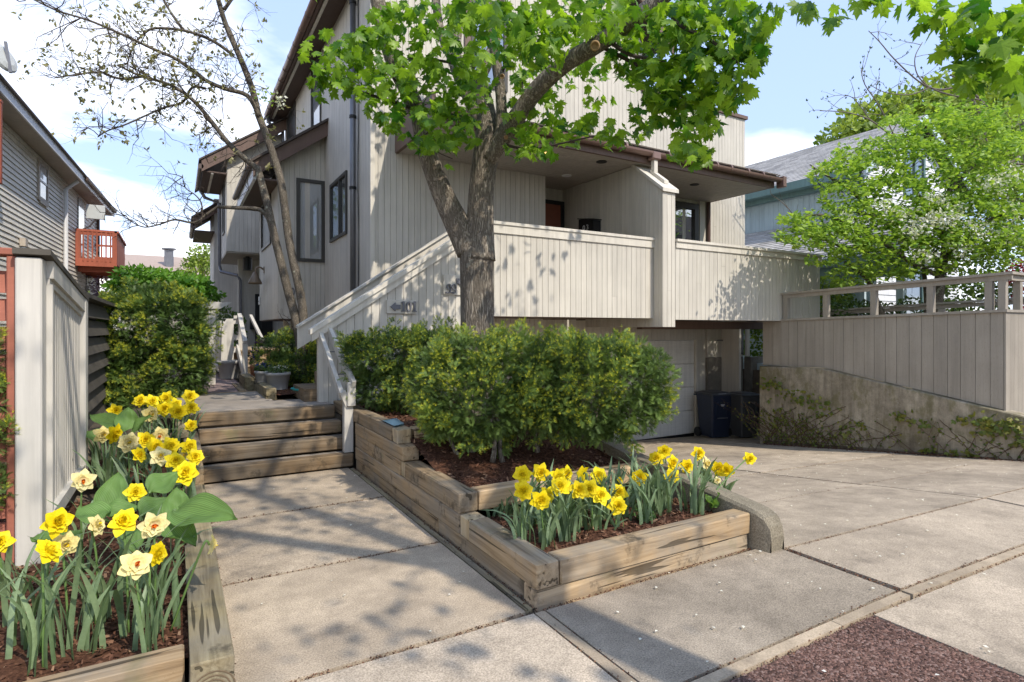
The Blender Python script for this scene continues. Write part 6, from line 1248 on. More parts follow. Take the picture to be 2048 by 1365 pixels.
crown('climbing_vine', 'bright green vine heaped over the arbour behind the tall yew', 'vine', at(310, 640, 13.5), [at(330, 690, 13.5), at(330, 580, 13.5)], [(*at(280, 555, 13.5), .55, .5, .22), (*at(330, 560, 13.3), .6, .5, .26), (*at(385, 572, 13.2), .5, .4, .2), (*at(250, 575, 13.6), .4, .4, .22), (*at(420, 590, 13.2), .25, .3, .1), (*at(330, 600, 13.4), .9, .5, .25)], 3000, .09, .16, M_bright, flat=.6)
crown('lilac_shrub', 'pale purple lilac peeping under the red balcony', 'shrub', at(215, 640, 18), None, [(*at(215, 580, 18), .5, .5, .45), (*at(205, 610, 18), .5, .5, .4)], 900, .07, .13, M_purple)
crown('path_shrub', 'shrub beside the brick path behind the arbour post', 'shrub', at(410, 760, 12.4), None, [(*at(400, 720, 12.6), .45, .5, .45), (*at(425, 730, 12.2), .35, .4, .4), (*at(445, 720, 12.8), .3, .4, .5)], 2600, .05, .10, M_shrub)
crown('white_shrub', 'white flowering shrub behind the arbour beam', 'shrub', at(410, 660, 14.5), None, [(*at(405, 600, 14.5), .5, .4, .35), (*at(400, 640, 14.5), .5, .4, .4)], 900, .05, .10, M_blossom)
crown('garden_shrub', 'leafy green shrub beyond the entry stair guard panel', 'shrub', at(435, 700, 16), None, [(*at(440, 660, 16), .7, .6, .8), (*at(415, 690, 16), .6, .6, .6)], 1900, .08, .14, M_shrub)

# ------------------------------------------------------------------ yews
def yew(name, label, c, lobes, n, stems=(), mat=None, size=(.05, .088), core=.80, bright=1.1, tuft=.5, frontbias=0):
    n = int(n * 1.9)
    T_ = thing(name, label, 'shrub', c); mat = mat or M_yew
    if stems:
        sm = MB()
        for s in stems: pth = smoothpath(s, 3); sm.tube(pth, lerpr([.026, .012], len(pth)), 7)
        sm.build('stems', M_bark2, T_, True)
    A = np.array([l[3] * l[4] + l[4] * l[5] + l[3] * l[5] for l in lobes]); A /= A.sum()
    def inside(P, k):
        r = np.zeros(len(P), bool)
        for l in lobes: r |= (((P - np.array(l[:3])) / np.array(l[3:6])) ** 2).sum(1) < k
        return r
    P = []; AX = []; TI = []; TIPP = []; TIPA = []
    for l, k in zip(lobes, (A * n * .95).astype(int)):     # loose inner fill
        d = rdir(k); r = RNG.uniform(.55, .97, k); p = d * np.array(l[3:6]) * r[:, None] + np.array(l[:3]); ok = ~inside(p, .36)
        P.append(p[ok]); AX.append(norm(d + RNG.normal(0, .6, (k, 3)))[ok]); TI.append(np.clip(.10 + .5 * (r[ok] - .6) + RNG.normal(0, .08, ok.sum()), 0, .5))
    per = 34
    for l, k in zip(lobes, (A * n * .62 / per).astype(int)):   # shoots: tapering sprays that stand out of the body with gaps between
        d = rdir(max(k, 1)); c = d * np.array(l[3:6]) * RNG.uniform(.82, 1.0, len(d))[:, None] + np.array(l[:3]); ok = ~inside(c, .62); c, d = c[ok], norm(d[ok] / np.array(l[3:6]))
        ax = norm(d * .8 + RNG.normal(0, .38, c.shape) + [0, 0, .28]); L = RNG.uniform(.12, .26, len(c)) * (size[1] / .088) ** .5
        for ci, ai, Li in zip(c, ax, L):
            t = RNG.random(per) ** .8; rad = rdir(per); rad = norm(rad - ai * (rad @ ai)[:, None]); w = .075 * (1 - .75 * t) * (Li / .2)
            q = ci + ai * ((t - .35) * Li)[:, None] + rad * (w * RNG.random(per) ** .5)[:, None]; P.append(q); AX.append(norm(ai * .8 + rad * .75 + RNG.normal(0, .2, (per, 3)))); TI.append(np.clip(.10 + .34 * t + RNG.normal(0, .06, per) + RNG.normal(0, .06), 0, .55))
            if random.random() < min(.95, bright * (.62 + .3 * ai[2] + .28 * math.sin(ci[0] * 5 + 1) * math.sin(ci[2] * 6 + ci[1] * 4))):
                sel = t > .30; TIPP.append(q[sel] + AX[-1][sel] * size[0] * .85); TIPA.append(AX[-1][sel])
    P = np.concatenate(P); AX = np.concatenate(AX); TI = np.concatenate(TI); m = len(P)
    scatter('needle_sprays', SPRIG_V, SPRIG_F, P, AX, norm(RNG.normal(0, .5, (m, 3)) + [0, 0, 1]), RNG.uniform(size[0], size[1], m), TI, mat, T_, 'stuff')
    q = np.concatenate(TIPP); ta_ = np.concatenate(TIPA); k = len(q)
    scatter('young_tips', TUFT_V, TUFT_F, q + RNG.normal(0, .008, (k, 3)), norm(ta_ + RNG.normal(0, .4, (k, 3)) + [0, 0, .4]), rdir(k), RNG.uniform(.024, .042, k) * tuft * 2, RNG.uniform(.66, 1, k), mat, T_, 'stuff'); return T_
def lob(u, v, d, rx, ry, rz): return (*at(u, v, d), rx, ry, rz)
zb_ = .42
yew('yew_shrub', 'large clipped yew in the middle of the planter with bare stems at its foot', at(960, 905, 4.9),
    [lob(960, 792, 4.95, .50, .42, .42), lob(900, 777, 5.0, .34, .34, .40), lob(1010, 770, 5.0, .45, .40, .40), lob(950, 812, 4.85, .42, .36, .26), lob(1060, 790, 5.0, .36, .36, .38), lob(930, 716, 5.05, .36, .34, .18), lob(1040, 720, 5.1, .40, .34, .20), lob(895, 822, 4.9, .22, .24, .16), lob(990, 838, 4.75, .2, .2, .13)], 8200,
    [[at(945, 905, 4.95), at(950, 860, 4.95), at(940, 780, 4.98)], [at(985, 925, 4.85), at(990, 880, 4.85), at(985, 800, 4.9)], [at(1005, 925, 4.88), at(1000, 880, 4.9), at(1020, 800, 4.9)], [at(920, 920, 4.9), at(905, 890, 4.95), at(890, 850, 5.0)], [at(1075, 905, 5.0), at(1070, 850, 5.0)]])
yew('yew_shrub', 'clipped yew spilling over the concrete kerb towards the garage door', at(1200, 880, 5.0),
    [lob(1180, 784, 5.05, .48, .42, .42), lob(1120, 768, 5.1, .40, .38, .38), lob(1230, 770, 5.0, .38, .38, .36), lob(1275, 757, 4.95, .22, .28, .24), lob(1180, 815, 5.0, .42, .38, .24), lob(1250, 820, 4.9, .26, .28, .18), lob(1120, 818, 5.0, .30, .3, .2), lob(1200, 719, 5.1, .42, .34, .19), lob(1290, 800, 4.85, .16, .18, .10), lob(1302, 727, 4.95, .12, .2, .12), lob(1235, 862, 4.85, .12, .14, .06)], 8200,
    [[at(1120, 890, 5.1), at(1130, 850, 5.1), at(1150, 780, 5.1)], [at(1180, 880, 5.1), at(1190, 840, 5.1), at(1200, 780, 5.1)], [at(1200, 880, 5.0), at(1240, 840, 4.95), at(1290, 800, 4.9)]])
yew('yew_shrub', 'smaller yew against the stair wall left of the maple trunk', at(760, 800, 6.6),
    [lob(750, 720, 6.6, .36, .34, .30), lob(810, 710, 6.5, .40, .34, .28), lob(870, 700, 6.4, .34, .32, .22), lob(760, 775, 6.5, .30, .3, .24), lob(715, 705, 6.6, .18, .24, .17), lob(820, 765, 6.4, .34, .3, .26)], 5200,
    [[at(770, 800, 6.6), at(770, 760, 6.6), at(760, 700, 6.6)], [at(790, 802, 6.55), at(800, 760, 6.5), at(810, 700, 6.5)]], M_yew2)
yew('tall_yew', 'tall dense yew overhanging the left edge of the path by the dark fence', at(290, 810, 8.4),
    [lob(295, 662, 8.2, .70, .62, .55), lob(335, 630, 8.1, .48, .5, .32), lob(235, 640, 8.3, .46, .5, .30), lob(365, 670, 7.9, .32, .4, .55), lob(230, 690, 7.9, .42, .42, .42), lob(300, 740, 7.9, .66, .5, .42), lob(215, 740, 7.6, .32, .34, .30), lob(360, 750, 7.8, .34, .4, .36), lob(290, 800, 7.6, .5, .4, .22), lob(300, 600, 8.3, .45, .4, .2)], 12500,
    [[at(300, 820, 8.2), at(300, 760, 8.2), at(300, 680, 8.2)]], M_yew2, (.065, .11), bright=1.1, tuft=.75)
yew('yew_shrub', 'low yew in front of the dogwood stems by the flower pots', at(580, 775, 8.9),
    [lob(560, 695, 8.9, .26, .28, .18), lob(600, 735, 8.6, .30, .28, .20), lob(560, 735, 8.8, .26, .28, .2), lob(635, 720, 8.9, .22, .26, .3), lob(620, 760, 8.8, .18, .2, .14)], 3200,
    [[at(566, 785, 8.8), at(570, 755, 8.8), at(575, 720, 8.8)], [at(566, 785, 8.8), at(590, 765, 8.7), at(610, 745, 8.7)]], M_yew2, bright=.9, tuft=.6)
yew('yew_shrub', 'feathery yew at the left picture edge before the red fence', (-1.08, 4.2, .1),
    [lob(-26, 720, 3.45, .10, .16, .16), lob(-24, 830, 3.4, .10, .16, .16), lob(-30, 900, 3.4, .12, .16, .16), lob(-28, 980, 3.35, .10, .16, .12), lob(-50, 800, 3.5, .16, .2, .4)], 1500,
    [[(-1.10, 4.2, .0), (-1.08, 4.2, .5), (-1.1, 4.2, 1.2)]], M_yew, (.04, .065), bright=1.2)

# creeper on the concrete wall
cv = thing('wall_creeper', 'creeper with brown stems and young leaves sprawling over the concrete wall', 'vine', (10.2, 5.4, -.6))
vm = MB(); tips = []
for i in range(130):
    y = random.uniform(3.3, 7.4) if i > 50 else random.uniform(6.0, 7.5); z = zdrive(10.2, y) + .02; pts = [Vector((10.215, y, z))]; dy = random.gauss(.25, .6); hmax = np.interp(y, [3.3, 4, 5, 6, 6.6, 7.5], [.42, .55, .50, .42, .70, 1.05]) * random.uniform(.35, 1.0)
    while pts[-1].z < z + hmax and len(pts) < 16:
        dy += random.gauss(0, .35); q = pts[-1] + Vector((0, dy * .055, random.uniform(.02, .075))); q.x = 10.205 + random.uniform(-.018, .01); pts.append(q)
        if random.random() < .62: tips.append(tuple(q))
    vm.tube(pts, random.uniform(.0025, .006), 4, False)
vm.build('stems', plain('creeper_stem', (.12, .075, .05), .9, .1), cv)
tips = np.array(tips)
hand = []
for u, v, rx, ry, k in ((1540, 770, 20, 12, 34), (1575, 785, 22, 14, 30), (1600, 800, 20, 10, 16), (1555, 840, 14, 18, 24), (1530, 835, 10, 20, 10), (1620, 800, 14, 14, 14), (1650, 810, 16, 10, 16), (1640, 830, 14, 10, 12), (1800, 830, 18, 10, 22), (1820, 845, 14, 8, 12), (1960, 843, 26, 12, 44), (2010, 850, 30, 14, 56), (1990, 862, 30, 10, 34), (1850, 850, 16, 10, 12), (1690, 860, 14, 18, 14), (1720, 850, 10, 14, 12), (1920, 838, 14, 8, 14), (2040, 870, 14, 20, 24), (1910, 905, 14, 6, 10), (1853, 903, 12, 5, 12), (1940, 910, 8, 5, 8)):
    for _ in range(k):
        p = px(u + random.gauss(0, .6) * rx, v + random.gauss(0, .6) * ry, 1.0); t_ = (10.19 - random.random() * .03) / p.x; hand.append((p.x * t_, p.y * t_, EYE + (p.z - EYE) * t_))
ivp = np.concatenate([tips + RNG.normal(0, .012, tips.shape) * [.3, 1, 1] - [.02, 0, 0], np.array(hand)]); n = len(ivp)
sc_ = np.concatenate([RNG.uniform(.02, .05, len(tips)), RNG.uniform(.05, .085, len(hand))]); ti_ = np.concatenate([RNG.uniform(0, 1, len(tips)), RNG.uniform(.25, 1, len(hand))])
scatter('leaves', [(0, 0, 0), (.45, .15, -.05), (.5, .55, -.08), (.2, .55, 0), (0, 1, -.05), (-.2, .55, 0), (-.5, .55, -.08), (-.45, .15, -.05), (0, .4, .05)], [(8, i, (i + 1) % 8) for i in range(8)], ivp, norm(RNG.normal(0, .6, (n, 3)) + [0, 0, -.6]), norm(RNG.normal(0, .4, (n, 3)) + [-1, -.1, .35]), sc_, ti_, M_ivy, cv, 'stuff')

# ------------------------------------------------------------------ daffodils, hostas, pot flowers
def petal(w, l, cup, ruff=0.0, n=4):
    v = []; f = []
    for i in range(n + 1):
        t = i / n; ww = w * (.42 + .58 * math.sin(math.pi * min(1, t * 1.02)) ** .7) * (1 if t < .7 else (1 - ((t - .7) / .3) ** 2 * .5)); z = cup * t * t * l + ruff * math.sin(t * 9) - .06 * l * max(0, t - .6)
        if True: v += [(-ww, t * l * .97, z + .12 * ww), (0, t * l, z - .10 * ww), (ww, t * l * .97, z + .12 * ww)]
    for i in range(n):
        a = i * 3; f += [(a, a + 1, a + 4, a + 3), (a + 1, a + 2, a + 5, a + 4)]
    v[-2] = (0, l * 1.015, v[-2][2] + .01); return v, f
def flower_mesh(seed, double):
    rnd = random.Random(seed); m = MB()
    def ringp(k, w, l, cup, tilt, off, ruff=0.0):
        for i in range(k):
            a = 2 * math.pi * (i + rnd.uniform(-.12, .12)) / k + off; v, f = petal(w * rnd.uniform(.88, 1.12), l * rnd.uniform(.86, 1.1), cup + rnd.uniform(-.08, .1), ruff)
            ct, st_ = math.cos(tilt + rnd.uniform(-.12, .12)), math.sin(tilt + rnd.uniform(-.12, .12)); out = []
            for x, y, z in v:
                y2, z2 = y * ct - z * st_, y * st_ + z * ct; out.append((x * math.cos(a) - y2 * math.sin(a), x * math.sin(a) + y2 * math.cos(a), z2))
            m.add(out, f)
    ringp(6, .20, .53, -.14, .04, 0, .012); ringp(6, .17, .42, -.12, .26, .5, .02)
    if double: ringp(8, .11, .31, -.05, .60, .2, .05); ringp(9, .075, .24, .0, .95, .7, .05); ringp(7, .06, .19, .0, 1.25, .1, .04)
    else: ringp(5, .12, .30, -.05, .5, .8, .03)
    me = m.mesh('petals', True)
    c = MB()
    for k in range(7 if double else 10):
        a = rnd.random() * 6.28; t = rnd.uniform(.7, 1.35); l = rnd.uniform(.14, .27); w = .055; v, f = petal(w, l, .3, .02, 3); ct, st_ = math.cos(t), math.sin(t); out = []
        for x, y, z in v: y2, z2 = y * ct - z * st_, y * st_ + z * ct + .02; out.append((x * math.cos(a) - y2 * math.sin(a), x * math.sin(a) + y2 * math.cos(a), z2))
        c.add(out, f)
    return me, c.mesh('corona', True)
FM = {}
for key, pm, cm, dbl in (('y', M_yel, M_crown_y, True), ('p', M_pale, M_crown_o, False), ('w', M_pale, M_crown_y, True)):
    FM[key] = []
    for sd in range(4):
        a, b = flower_mesh(sd + ord(key), dbl); a.materials.append(pm); b.materials.append(cm); FM[key].append((a, b))
def blade_mesh(L, w, lean, curl, seed):
    rnd = random.Random(seed); n = 7; v = []; f = []; side = rnd.uniform(-.25, .25)
    for i in range(n + 1):
        t = i / n; a = lean * t + curl * t ** 3; y = L * math.sin(a) * t; z = L * t * math.cos(a * .75); ww = w * .5 * (1 - .15 * t) * (1 if t < .8 else max(.06, (1 - t) / .2)) ; x = side * L * t * t
        v += [(x - ww, y, z), (x, y - ww * .35, z), (x + ww, y, z)]
    for i in range(n):
        a = i * 3; f += [(a, a + 1, a + 4, a + 3), (a + 1, a + 2, a + 5, a + 4)]
    m = MB(); m.v = v; m.f = f; me = m.mesh('leaf', True); me.materials.append(M_blade); return me
BLADES = [blade_mesh(1.0, .052 * k, le, cu, i) for i, (k, le, cu) in enumerate([(1, .03, .08), (1.1, .10, .15), (.9, .16, .12), (1.2, .06, .3), (1, .2, .3), (1.1, .05, .9), (.9, .26, .1), (1, .12, .25)])]
def daffodil(base, top, face, size, kind, label, nl=5, group=None, lh=None, rad=.05):
    base, top = Vector(base), Vector(top); t = thing('daffodil', label, 'flower', base, group)
    sm = MB(); f = Vector(face).normalized(); rel = top - base; neck = rel - f * .02
    mid = neck * .55 + Vector((random.uniform(-.012, .012), random.uniform(-.012, .012), .02))
    sm.tube(smoothpath([(0, 0, -.03), mid, neck - f * .012 + Vector((0, 0, .012)), rel - f * .012], 4), .0052, 6)
    so = link('stem', sm.mesh('stem', True), M_stem, None); so.parent = t
    q = f.to_track_quat('Z', 'Y') @ Matrix.Rotation(random.uniform(0, 6.28), 4, 'Z').to_quaternion()
    pm, cm = random.choice(FM[kind]); o = bpy.data.objects.new('bloom', pm); C.objects.link(o); o.parent = t; o.location = rel; o.rotation_euler = q.to_euler(); o.scale = (size, size, size)
    c = bpy.data.objects.new('corona', cm); C.objects.link(c); c.parent = o
    lh = lh or rel.z
    for i in range(nl): add_blade(t, lh, rad)
    return t
def add_blade(t, lh, rad):
    o = bpy.data.objects.new('leaf', random.choice(BLADES)); C.objects.link(o); o.parent = t
    o.location = (random.gauss(0, rad * .5), random.gauss(0, rad * .5), -.02); s = lh * random.uniform(.72, 1.08); o.scale = (.43 * random.uniform(.8, 1.25), s, s); o.rotation_euler = (random.gauss(0, .08), random.gauss(0, .08), random.uniform(0, 6.28))
def grow(u, v, z, d, kind, size, label, nl, group, fac=None, rad=.05, drop=None):
    top = px(u, v, d); lean = Vector((random.gauss(0, .03), random.gauss(0, .03), 0)); base = Vector((top.x, top.y, z)) + lean
    if u == 424: base = Vector((-.03, top.y + .05, z))
    to_cam = (Vector((0, 0, EYE)) - top).normalized(); f = Vector(fac) if fac else to_cam * .75 + Vector((.12, -.35, .12)) + Vector((random.gauss(0, .35), random.gauss(0, .3), random.gauss(-.02, .2)))
    return daffodil(base, top, f, size, kind, label, nl, group, None, rad)
GL = 'daffodils in the left bed'; GF = 'daffodils in the front timber planter'
LB = [(115, 1045, .10, 2.55, 'y', .125, 'large yellow daffodil standing against the white screen post', 6), (97, 1102, .10, 2.42, 'y', .125, 'large yellow daffodil directly below the one at the screen post', 6), (130, 1090, .10, 2.6, 'w', .115, 'pale yellow daffodil overlapping the right side of the low yellow pair by the post', 5), (194, 1050, .10, 2.75, 'w', .105, 'small cream daffodil turned sideways between the two big yellow blooms', 5),
      (247, 1043, .10, 2.65, 'y', .125, 'large ruffled yellow daffodil in the middle of the nearest clump', 7), (308, 1051, .10, 2.7, 'p', .125, 'cream daffodil with orange heart beside the big hosta leaf', 6), (314, 1108, .10, 2.62, 'y', .11, 'yellow daffodil half hidden behind an upright blade near the kerb', 6), (272, 1130, .10, 2.45, 'p', .125, 'lowest cream daffodil with orange heart in the nearest clump', 6), (424, 1090, .10, 2.75, 'w', .10, 'pale daffodil nodding sideways over the timber kerb towards the walk', 5), (-2, 1085, .10, 2.7, 'y', .11, 'yellow daffodil cut by the left picture edge', 5),
      (166, 962, .12, 3.35, 'p', .125, 'cream daffodil with orange heart at the foot of the ribbed screen', 6), (271, 985, .12, 3.3, 'y', .115, 'single yellow daffodil among the hosta leaves', 4), (371, 946, .12, 3.6, 'y', .155, 'big yellow daffodil in front of the end of the taller timber kerb', 6),
      (206, 870, .14, 4.5, 'w', .115, 'cream daffodil at the left end of the middle row beside the yellow one', 5), (230, 869, .14, 4.4, 'y', .13, 'large yellow daffodil at the left end of the middle row', 6), (257, 885, .14, 4.3, 'w', .13, 'frilly pale yellow daffodil third from the left in the middle row', 6), (291, 880, .14, 4.4, 'y', .115, 'star-like yellow daffodil in the middle row with spread petals', 6), (279, 910, .14, 4.2, 'y', .105, 'shaggy yellow daffodil hanging below the middle row', 5), (320, 872, .16, 4.55, 'p', .115, 'cream daffodil with reddish heart at the top of the middle row', 5),
      (313, 895, .15, 4.3, 'y', .125, 'yellow daffodil directly under the reddish-hearted cream one', 5), (342, 892, .15, 4.4, 'y', .12, 'yellow daffodil right of the reddish-hearted cream one', 5), (321, 913, .15, 4.15, 'w', .13, 'pale double daffodil at the bottom centre of the middle row', 5), (351, 922, .15, 4.1, 'y', .12, 'yellow daffodil left of and above the big one by the kerb end', 5), (379, 893, .22, 4.5, 'y', .115, 'yellow daffodil leaning over the taller timber kerb', 5), (391, 914, .20, 4.4, 'y', .11, 'spiky yellow daffodil touching the lowest step', 4), (370, 912, .2, 4.5, 'w', .11, 'pale daffodil wedged between yellow blooms near the lowest step', 4),
      (231, 822, .24, 5.5, 'y', .115, 'lone yellow daffodil at the left before the dark fence', 4), (281, 802, .28, 5.9, 'y', .125, 'leftmost yellow daffodil of the back row under the yew', 6), (305, 803, .28, 5.9, 'y', .125, 'second yellow daffodil of the back row under the yew', 6), (332, 797, .28, 6.0, 'y', .13, 'yellow daffodil topping the centre of the back row', 6), (301, 829, .25, 5.4, 'w', .145, 'big pale and yellow daffodil hanging below the back row', 6), (329, 818, .26, 5.5, 'y', .13, 'yellow daffodil low in the centre of the back row', 6), (352, 809, .28, 5.8, 'y', .11, 'yellow daffodil peeping out at the right of the back row centre', 5), (356, 824, .26, 5.4, 'y', .135, 'yellow daffodil lowest at the right of the back row', 6), (380, 793, .40, 6.2, 'y', .135, 'pair-like yellow daffodil at the right end of the back row against the path', 6), (382, 816, .40, 5.9, 'y', .135, 'yellow daffodil just below the right end of the back row', 6), (382, 851, .30, 5.2, 'y', .10, 'small yellow bud-like daffodil beside the second step', 5)]
for u, v, z, d, k, s, lab, nl in LB:
    if d > 4: s *= 1.15
    fac = (.8, .1, -.15) if u == 424 else ((.5, -.3, .2) if u == 194 else None); grow(u, v, z, d, k, s, lab, nl - 1, GL, fac, .06)
FB = [(1045, 949, 3.30, 'y', 'leftmost upper yellow daffodil in the front planter'), (1082, 946, 3.32, 'y', 'second upper yellow daffodil from the left in the front planter'), (1047, 982, 3.05, 'y', 'leftmost lower yellow daffodil in the front planter'), (1082, 1001, 2.92, 'y', 'lowest yellow daffodil at the left corner of the front planter'), (1095, 992, 3.1, 'y', 'yellow daffodil peeping out behind the lowest left one'), (1117, 955, 3.25, 'y', 'yellow daffodil just above the centre-left double bloom'), (1120, 973, 3.0, 'y', 'big double yellow daffodil left of the planter centre'), (1133, 948, 3.35, 'y', 'upper yellow daffodil right of the double bloom'), (1164, 948, 3.35, 'y', 'yellow daffodil turned away with its green back showing'), (1197, 951, 3.3, 'y', 'yellow daffodil facing sideways with one petal upright'), (1158, 980, 3.0, 'y', 'left one of two touching yellow daffodils at the planter centre'), (1179, 978, 3.0, 'y', 'middle yellow daffodil of the touching group at the planter centre'), (1201, 991, 2.95, 'y', 'right lower yellow daffodil of the touching group at the centre'), (1240, 961, 3.3, 'y', 'tiny orange-yellow daffodil bud at the middle of the planter'),
      (1238, 985, 3.05, 'y', 'yellow daffodil below the tiny bud'), (1236, 1012, 2.9, 'y', 'drooping yellow daffodil hanging lowest in the middle of the planter'), (1279, 956, 3.2, 'y', 'wide flat yellow daffodil right of the planter middle'), (1312, 917, 3.5, 'y', 'lower one of the two yellow daffodils before the kerb wall'), (1328, 903, 3.6, 'y', 'upper one of the two yellow daffodils before the kerb wall'), (1346, 926, 3.4, 'y', 'yellow daffodil between the kerb pair and the large open one'), (1343, 954, 3.2, 'y', 'small yellow daffodil below the large open one'), (1374, 933, 3.3, 'y', 'large open yellow daffodil in the right half of the planter'), (1397, 907, 3.5, 'y', 'highest yellow daffodil in the right half before the driveway'), (1414, 928, 3.35, 'w', 'pale yellow daffodil with orange centre in the right half'), (1437, 938, 3.2, 'y', 'left one of the joined yellow daffodils near the planter end'), (1453, 941, 3.15, 'y', 'right one of the joined yellow daffodils near the planter end'), (1435, 961, 3.1, 'w', 'small fading pale daffodil under the joined pair'), (1500, 918, 3.0, 'y', 'lone yellow daffodil on a long stem leaning over the driveway')]
for u, v, Y, k, lab in FB:
    p = on_y(u, v, Y); d = p.x * math.sin(YAW) + p.y * math.cos(YAW); s = .128 if u not in (1240, 1435) else .062
    fac = (-.2, .8, .1) if u == 1164 else None
    if u == 1500: 
        t = daffodil((3.24, 2.92, .19), p, (Vector((0, 0, EYE)) - p) * .3 + Vector((.3, -.4, 0)), .105, 'y', lab, 5, GF, .42)
    else: grow(u, v, .19, d, k, s, lab, 10, GF, fac, .06)
# clumps of blades without a bloom
def blades(name, label, c, n, h, r, grp=None):
    t = thing(name, label, 'plant', c, grp)
    for i in range(n): add_blade(t, h * random.uniform(.8, 1.2), r)
    return t
for i, (u, v, z, n, h, r, lab) in enumerate([(40, 1300, .09, 14, .50, .10, 'tall bloomless daffodil leaves at the bottom left corner'), (15, 1200, .09, 9, .50, .10, 'bloomless daffodil leaves at the left edge under the red fence'), (168, 1305, .09, 14, .50, .08, 'dense daffodil leaf clump in front behind the near timber'), (195, 1240, .09, 12, .5, .08, 'daffodil leaf clump behind the densest front clump'), (75, 1235, .09, 8, .42, .06, 'short green leaf clump left of the front clump'), (310, 1220, .09, 12, .42, .06, 'daffodil leaf clump nearest to the timber kerb'), (260, 1180, .09, 6, .45, .06, 'daffodil leaf clump under the cream blooms'),
        (215, 985, .12, 12, .48, .09, 'daffodil leaf clump behind the upright hosta leaf'), (255, 960, .13, 14, .5, .1, 'daffodil leaf clump under the middle row, left'), (300, 955, .13, 14, .5, .1, 'daffodil leaf clump under the middle row, centre'), (340, 960, .13, 12, .5, .1, 'daffodil leaf clump under the middle row, right'), (200, 940, .15, 10, .5, .1, 'daffodil leaf clump by the far screen post'), (300, 895, .28, 14, .48, .12, 'daffodil leaf clump below the back row, left'), (340, 890, .28, 14, .48, .12, 'daffodil leaf clump below the back row, centre'), (372, 880, .35, 12, .45, .1, 'daffodil leaf clump below the back row beside the steps')]):
    p = on_z(u, v, z); blades('daffodil_leaves', lab, p, max(5, int(n * (.7 if i < 7 else 1.25))), h * .92, r * .8, 'bloomless daffodil clumps in the left bed')
for i in range(13):
    x = 2.0 + i * .103; y = random.uniform(2.85, 3.45)
    lab = ['first', 'second', 'third', 'fourth', 'fifth', 'sixth', 'seventh', 'eighth', 'ninth', 'tenth', 'eleventh', 'twelfth', 'thirteenth'][i]
    blades('daffodil_leaves', 'bloomless daffodil leaf clump, %s from the left in the front planter' % lab, (x, y, .18), 12 if i < 8 else 17, .36, .07, 'bloomless daffodil clumps in the front planter')
def hosta_leaf(t, base, tip, w, curl, seed, up=(0.1, -.45, .8)):
    rnd = random.Random(seed); base, tip = Vector(base), Vector(tip); ax = tip - base; L = ax.length; ax.normalize(); up = Vector(up); sd = ax.cross(up).normalized(); nm = sd.cross(ax).normalized()
    nu, nv = 12, 12; v = []; f = []; tt = []
    for i in range(nu + 1):
        s = i / nu; ww = w * (math.sin(math.pi * min(1, .04 + s ** .72 * .96)) ** .75) if i < nu else .002
        for j in range(nv + 1):
            c = (j / nv - .5) * 2; hgt = .16 * w * abs(c) ** 1.6 - curl * L * (s - .35) ** 2 + .006 * math.sin(abs(c) * 26) * (1 - s * .5) + rnd.uniform(-.001, .001) + .012 * math.sin(s * 9 + c * 2)
            v.append(tuple(base + ax * (s * L) + sd * (c * ww) + nm * hgt)); tt.append(abs(c) * .9 + .02)
    for i in range(nu):
        for j in range(nv): a = i * (nv + 1) + j; f.append((a, a + 1, a + nv + 2, a + nv + 1))
    m = MB(); m.v = v; m.f = f; me = m.mesh('leaf', True); at_ = me.attributes.new('tint', 'FLOAT', 'POINT'); at_.data.foreach_set('value', np.array(tt, np.float32)); link('leaf', me, M_hosta, t)
hb = on_z(300, 1085, .11)
h1 = thing('hosta', 'hosta with broad ribbed leaves, one large leaf hanging over the timber kerb', 'plant', hb)
for (u0, v0, d0), (u1, v1, d1), w, cu in (((350, 1020, 3.02), (466, 1030, 2.70), .095, .14), ((215, 1030, 3.3), (238, 945, 3.42), .085, .15), ((285, 1030, 3.2), (340, 995, 3.35), .085, .35), ((205, 1022, 3.2), (275, 1012, 3.25), .06, .3), ((335, 1050, 2.95), (392, 1085, 2.85), .07, .2), ((300, 985, 3.4), (355, 945, 3.55), .085, .2), ((350, 1045, 3.1), (355, 975, 3.2), .07, .1), ((205, 1040, 3.1), (160, 1010, 3.15), .085, .3), ((260, 1060, 3.0), (270, 1100, 2.9), .06, .3)):
    hosta_leaf(h1, px(u0, v0, d0), px(u1, v1, d1), w, cu, u0, (0, -.85, .55) if u1 == 466 else (.1, -.45, .8))
    MB().tube([tuple(hb), tuple((Vector(hb) + px(u0, v0, d0)) / 2 + Vector((0, 0, .03))), tuple(px(u0, v0, d0))], .007, 6).build('leaf_stalk', M_stem, h1)
h2 = thing('hosta', 'smaller broad-leaved hosta under the dark fence behind the middle row', 'plant', on_z(240, 900, .2))
for (u0, v0, d0), (u1, v1, d1), w, cu in (((250, 860, 5.0), (180, 825, 5.1), .10, .2), ((250, 862, 5.0), (258, 815, 5.1), .09, .1), ((262, 865, 5.0), (300, 830, 5.0), .07, .2), ((205, 880, 4.9), (175, 862, 4.9), .08, .2)): hosta_leaf(h2, px(u0, v0, d0), px(u1, v1, d1), w, cu, u1)
h3 = thing('hosta', 'single low hosta with dark leaf tips at the foot of the screen post', 'plant', on_z(100, 1110, .1))
for (u0, v0, d0), (u1, v1, d1), w, cu in (((130, 1075, 2.9), (60, 1072, 2.95), .06, .25), ((110, 1085, 2.9), (165, 1062, 3.0), .05, .2)): hosta_leaf(h3, px(u0, v0, d0), px(u1, v1, d1), w, cu, u1)
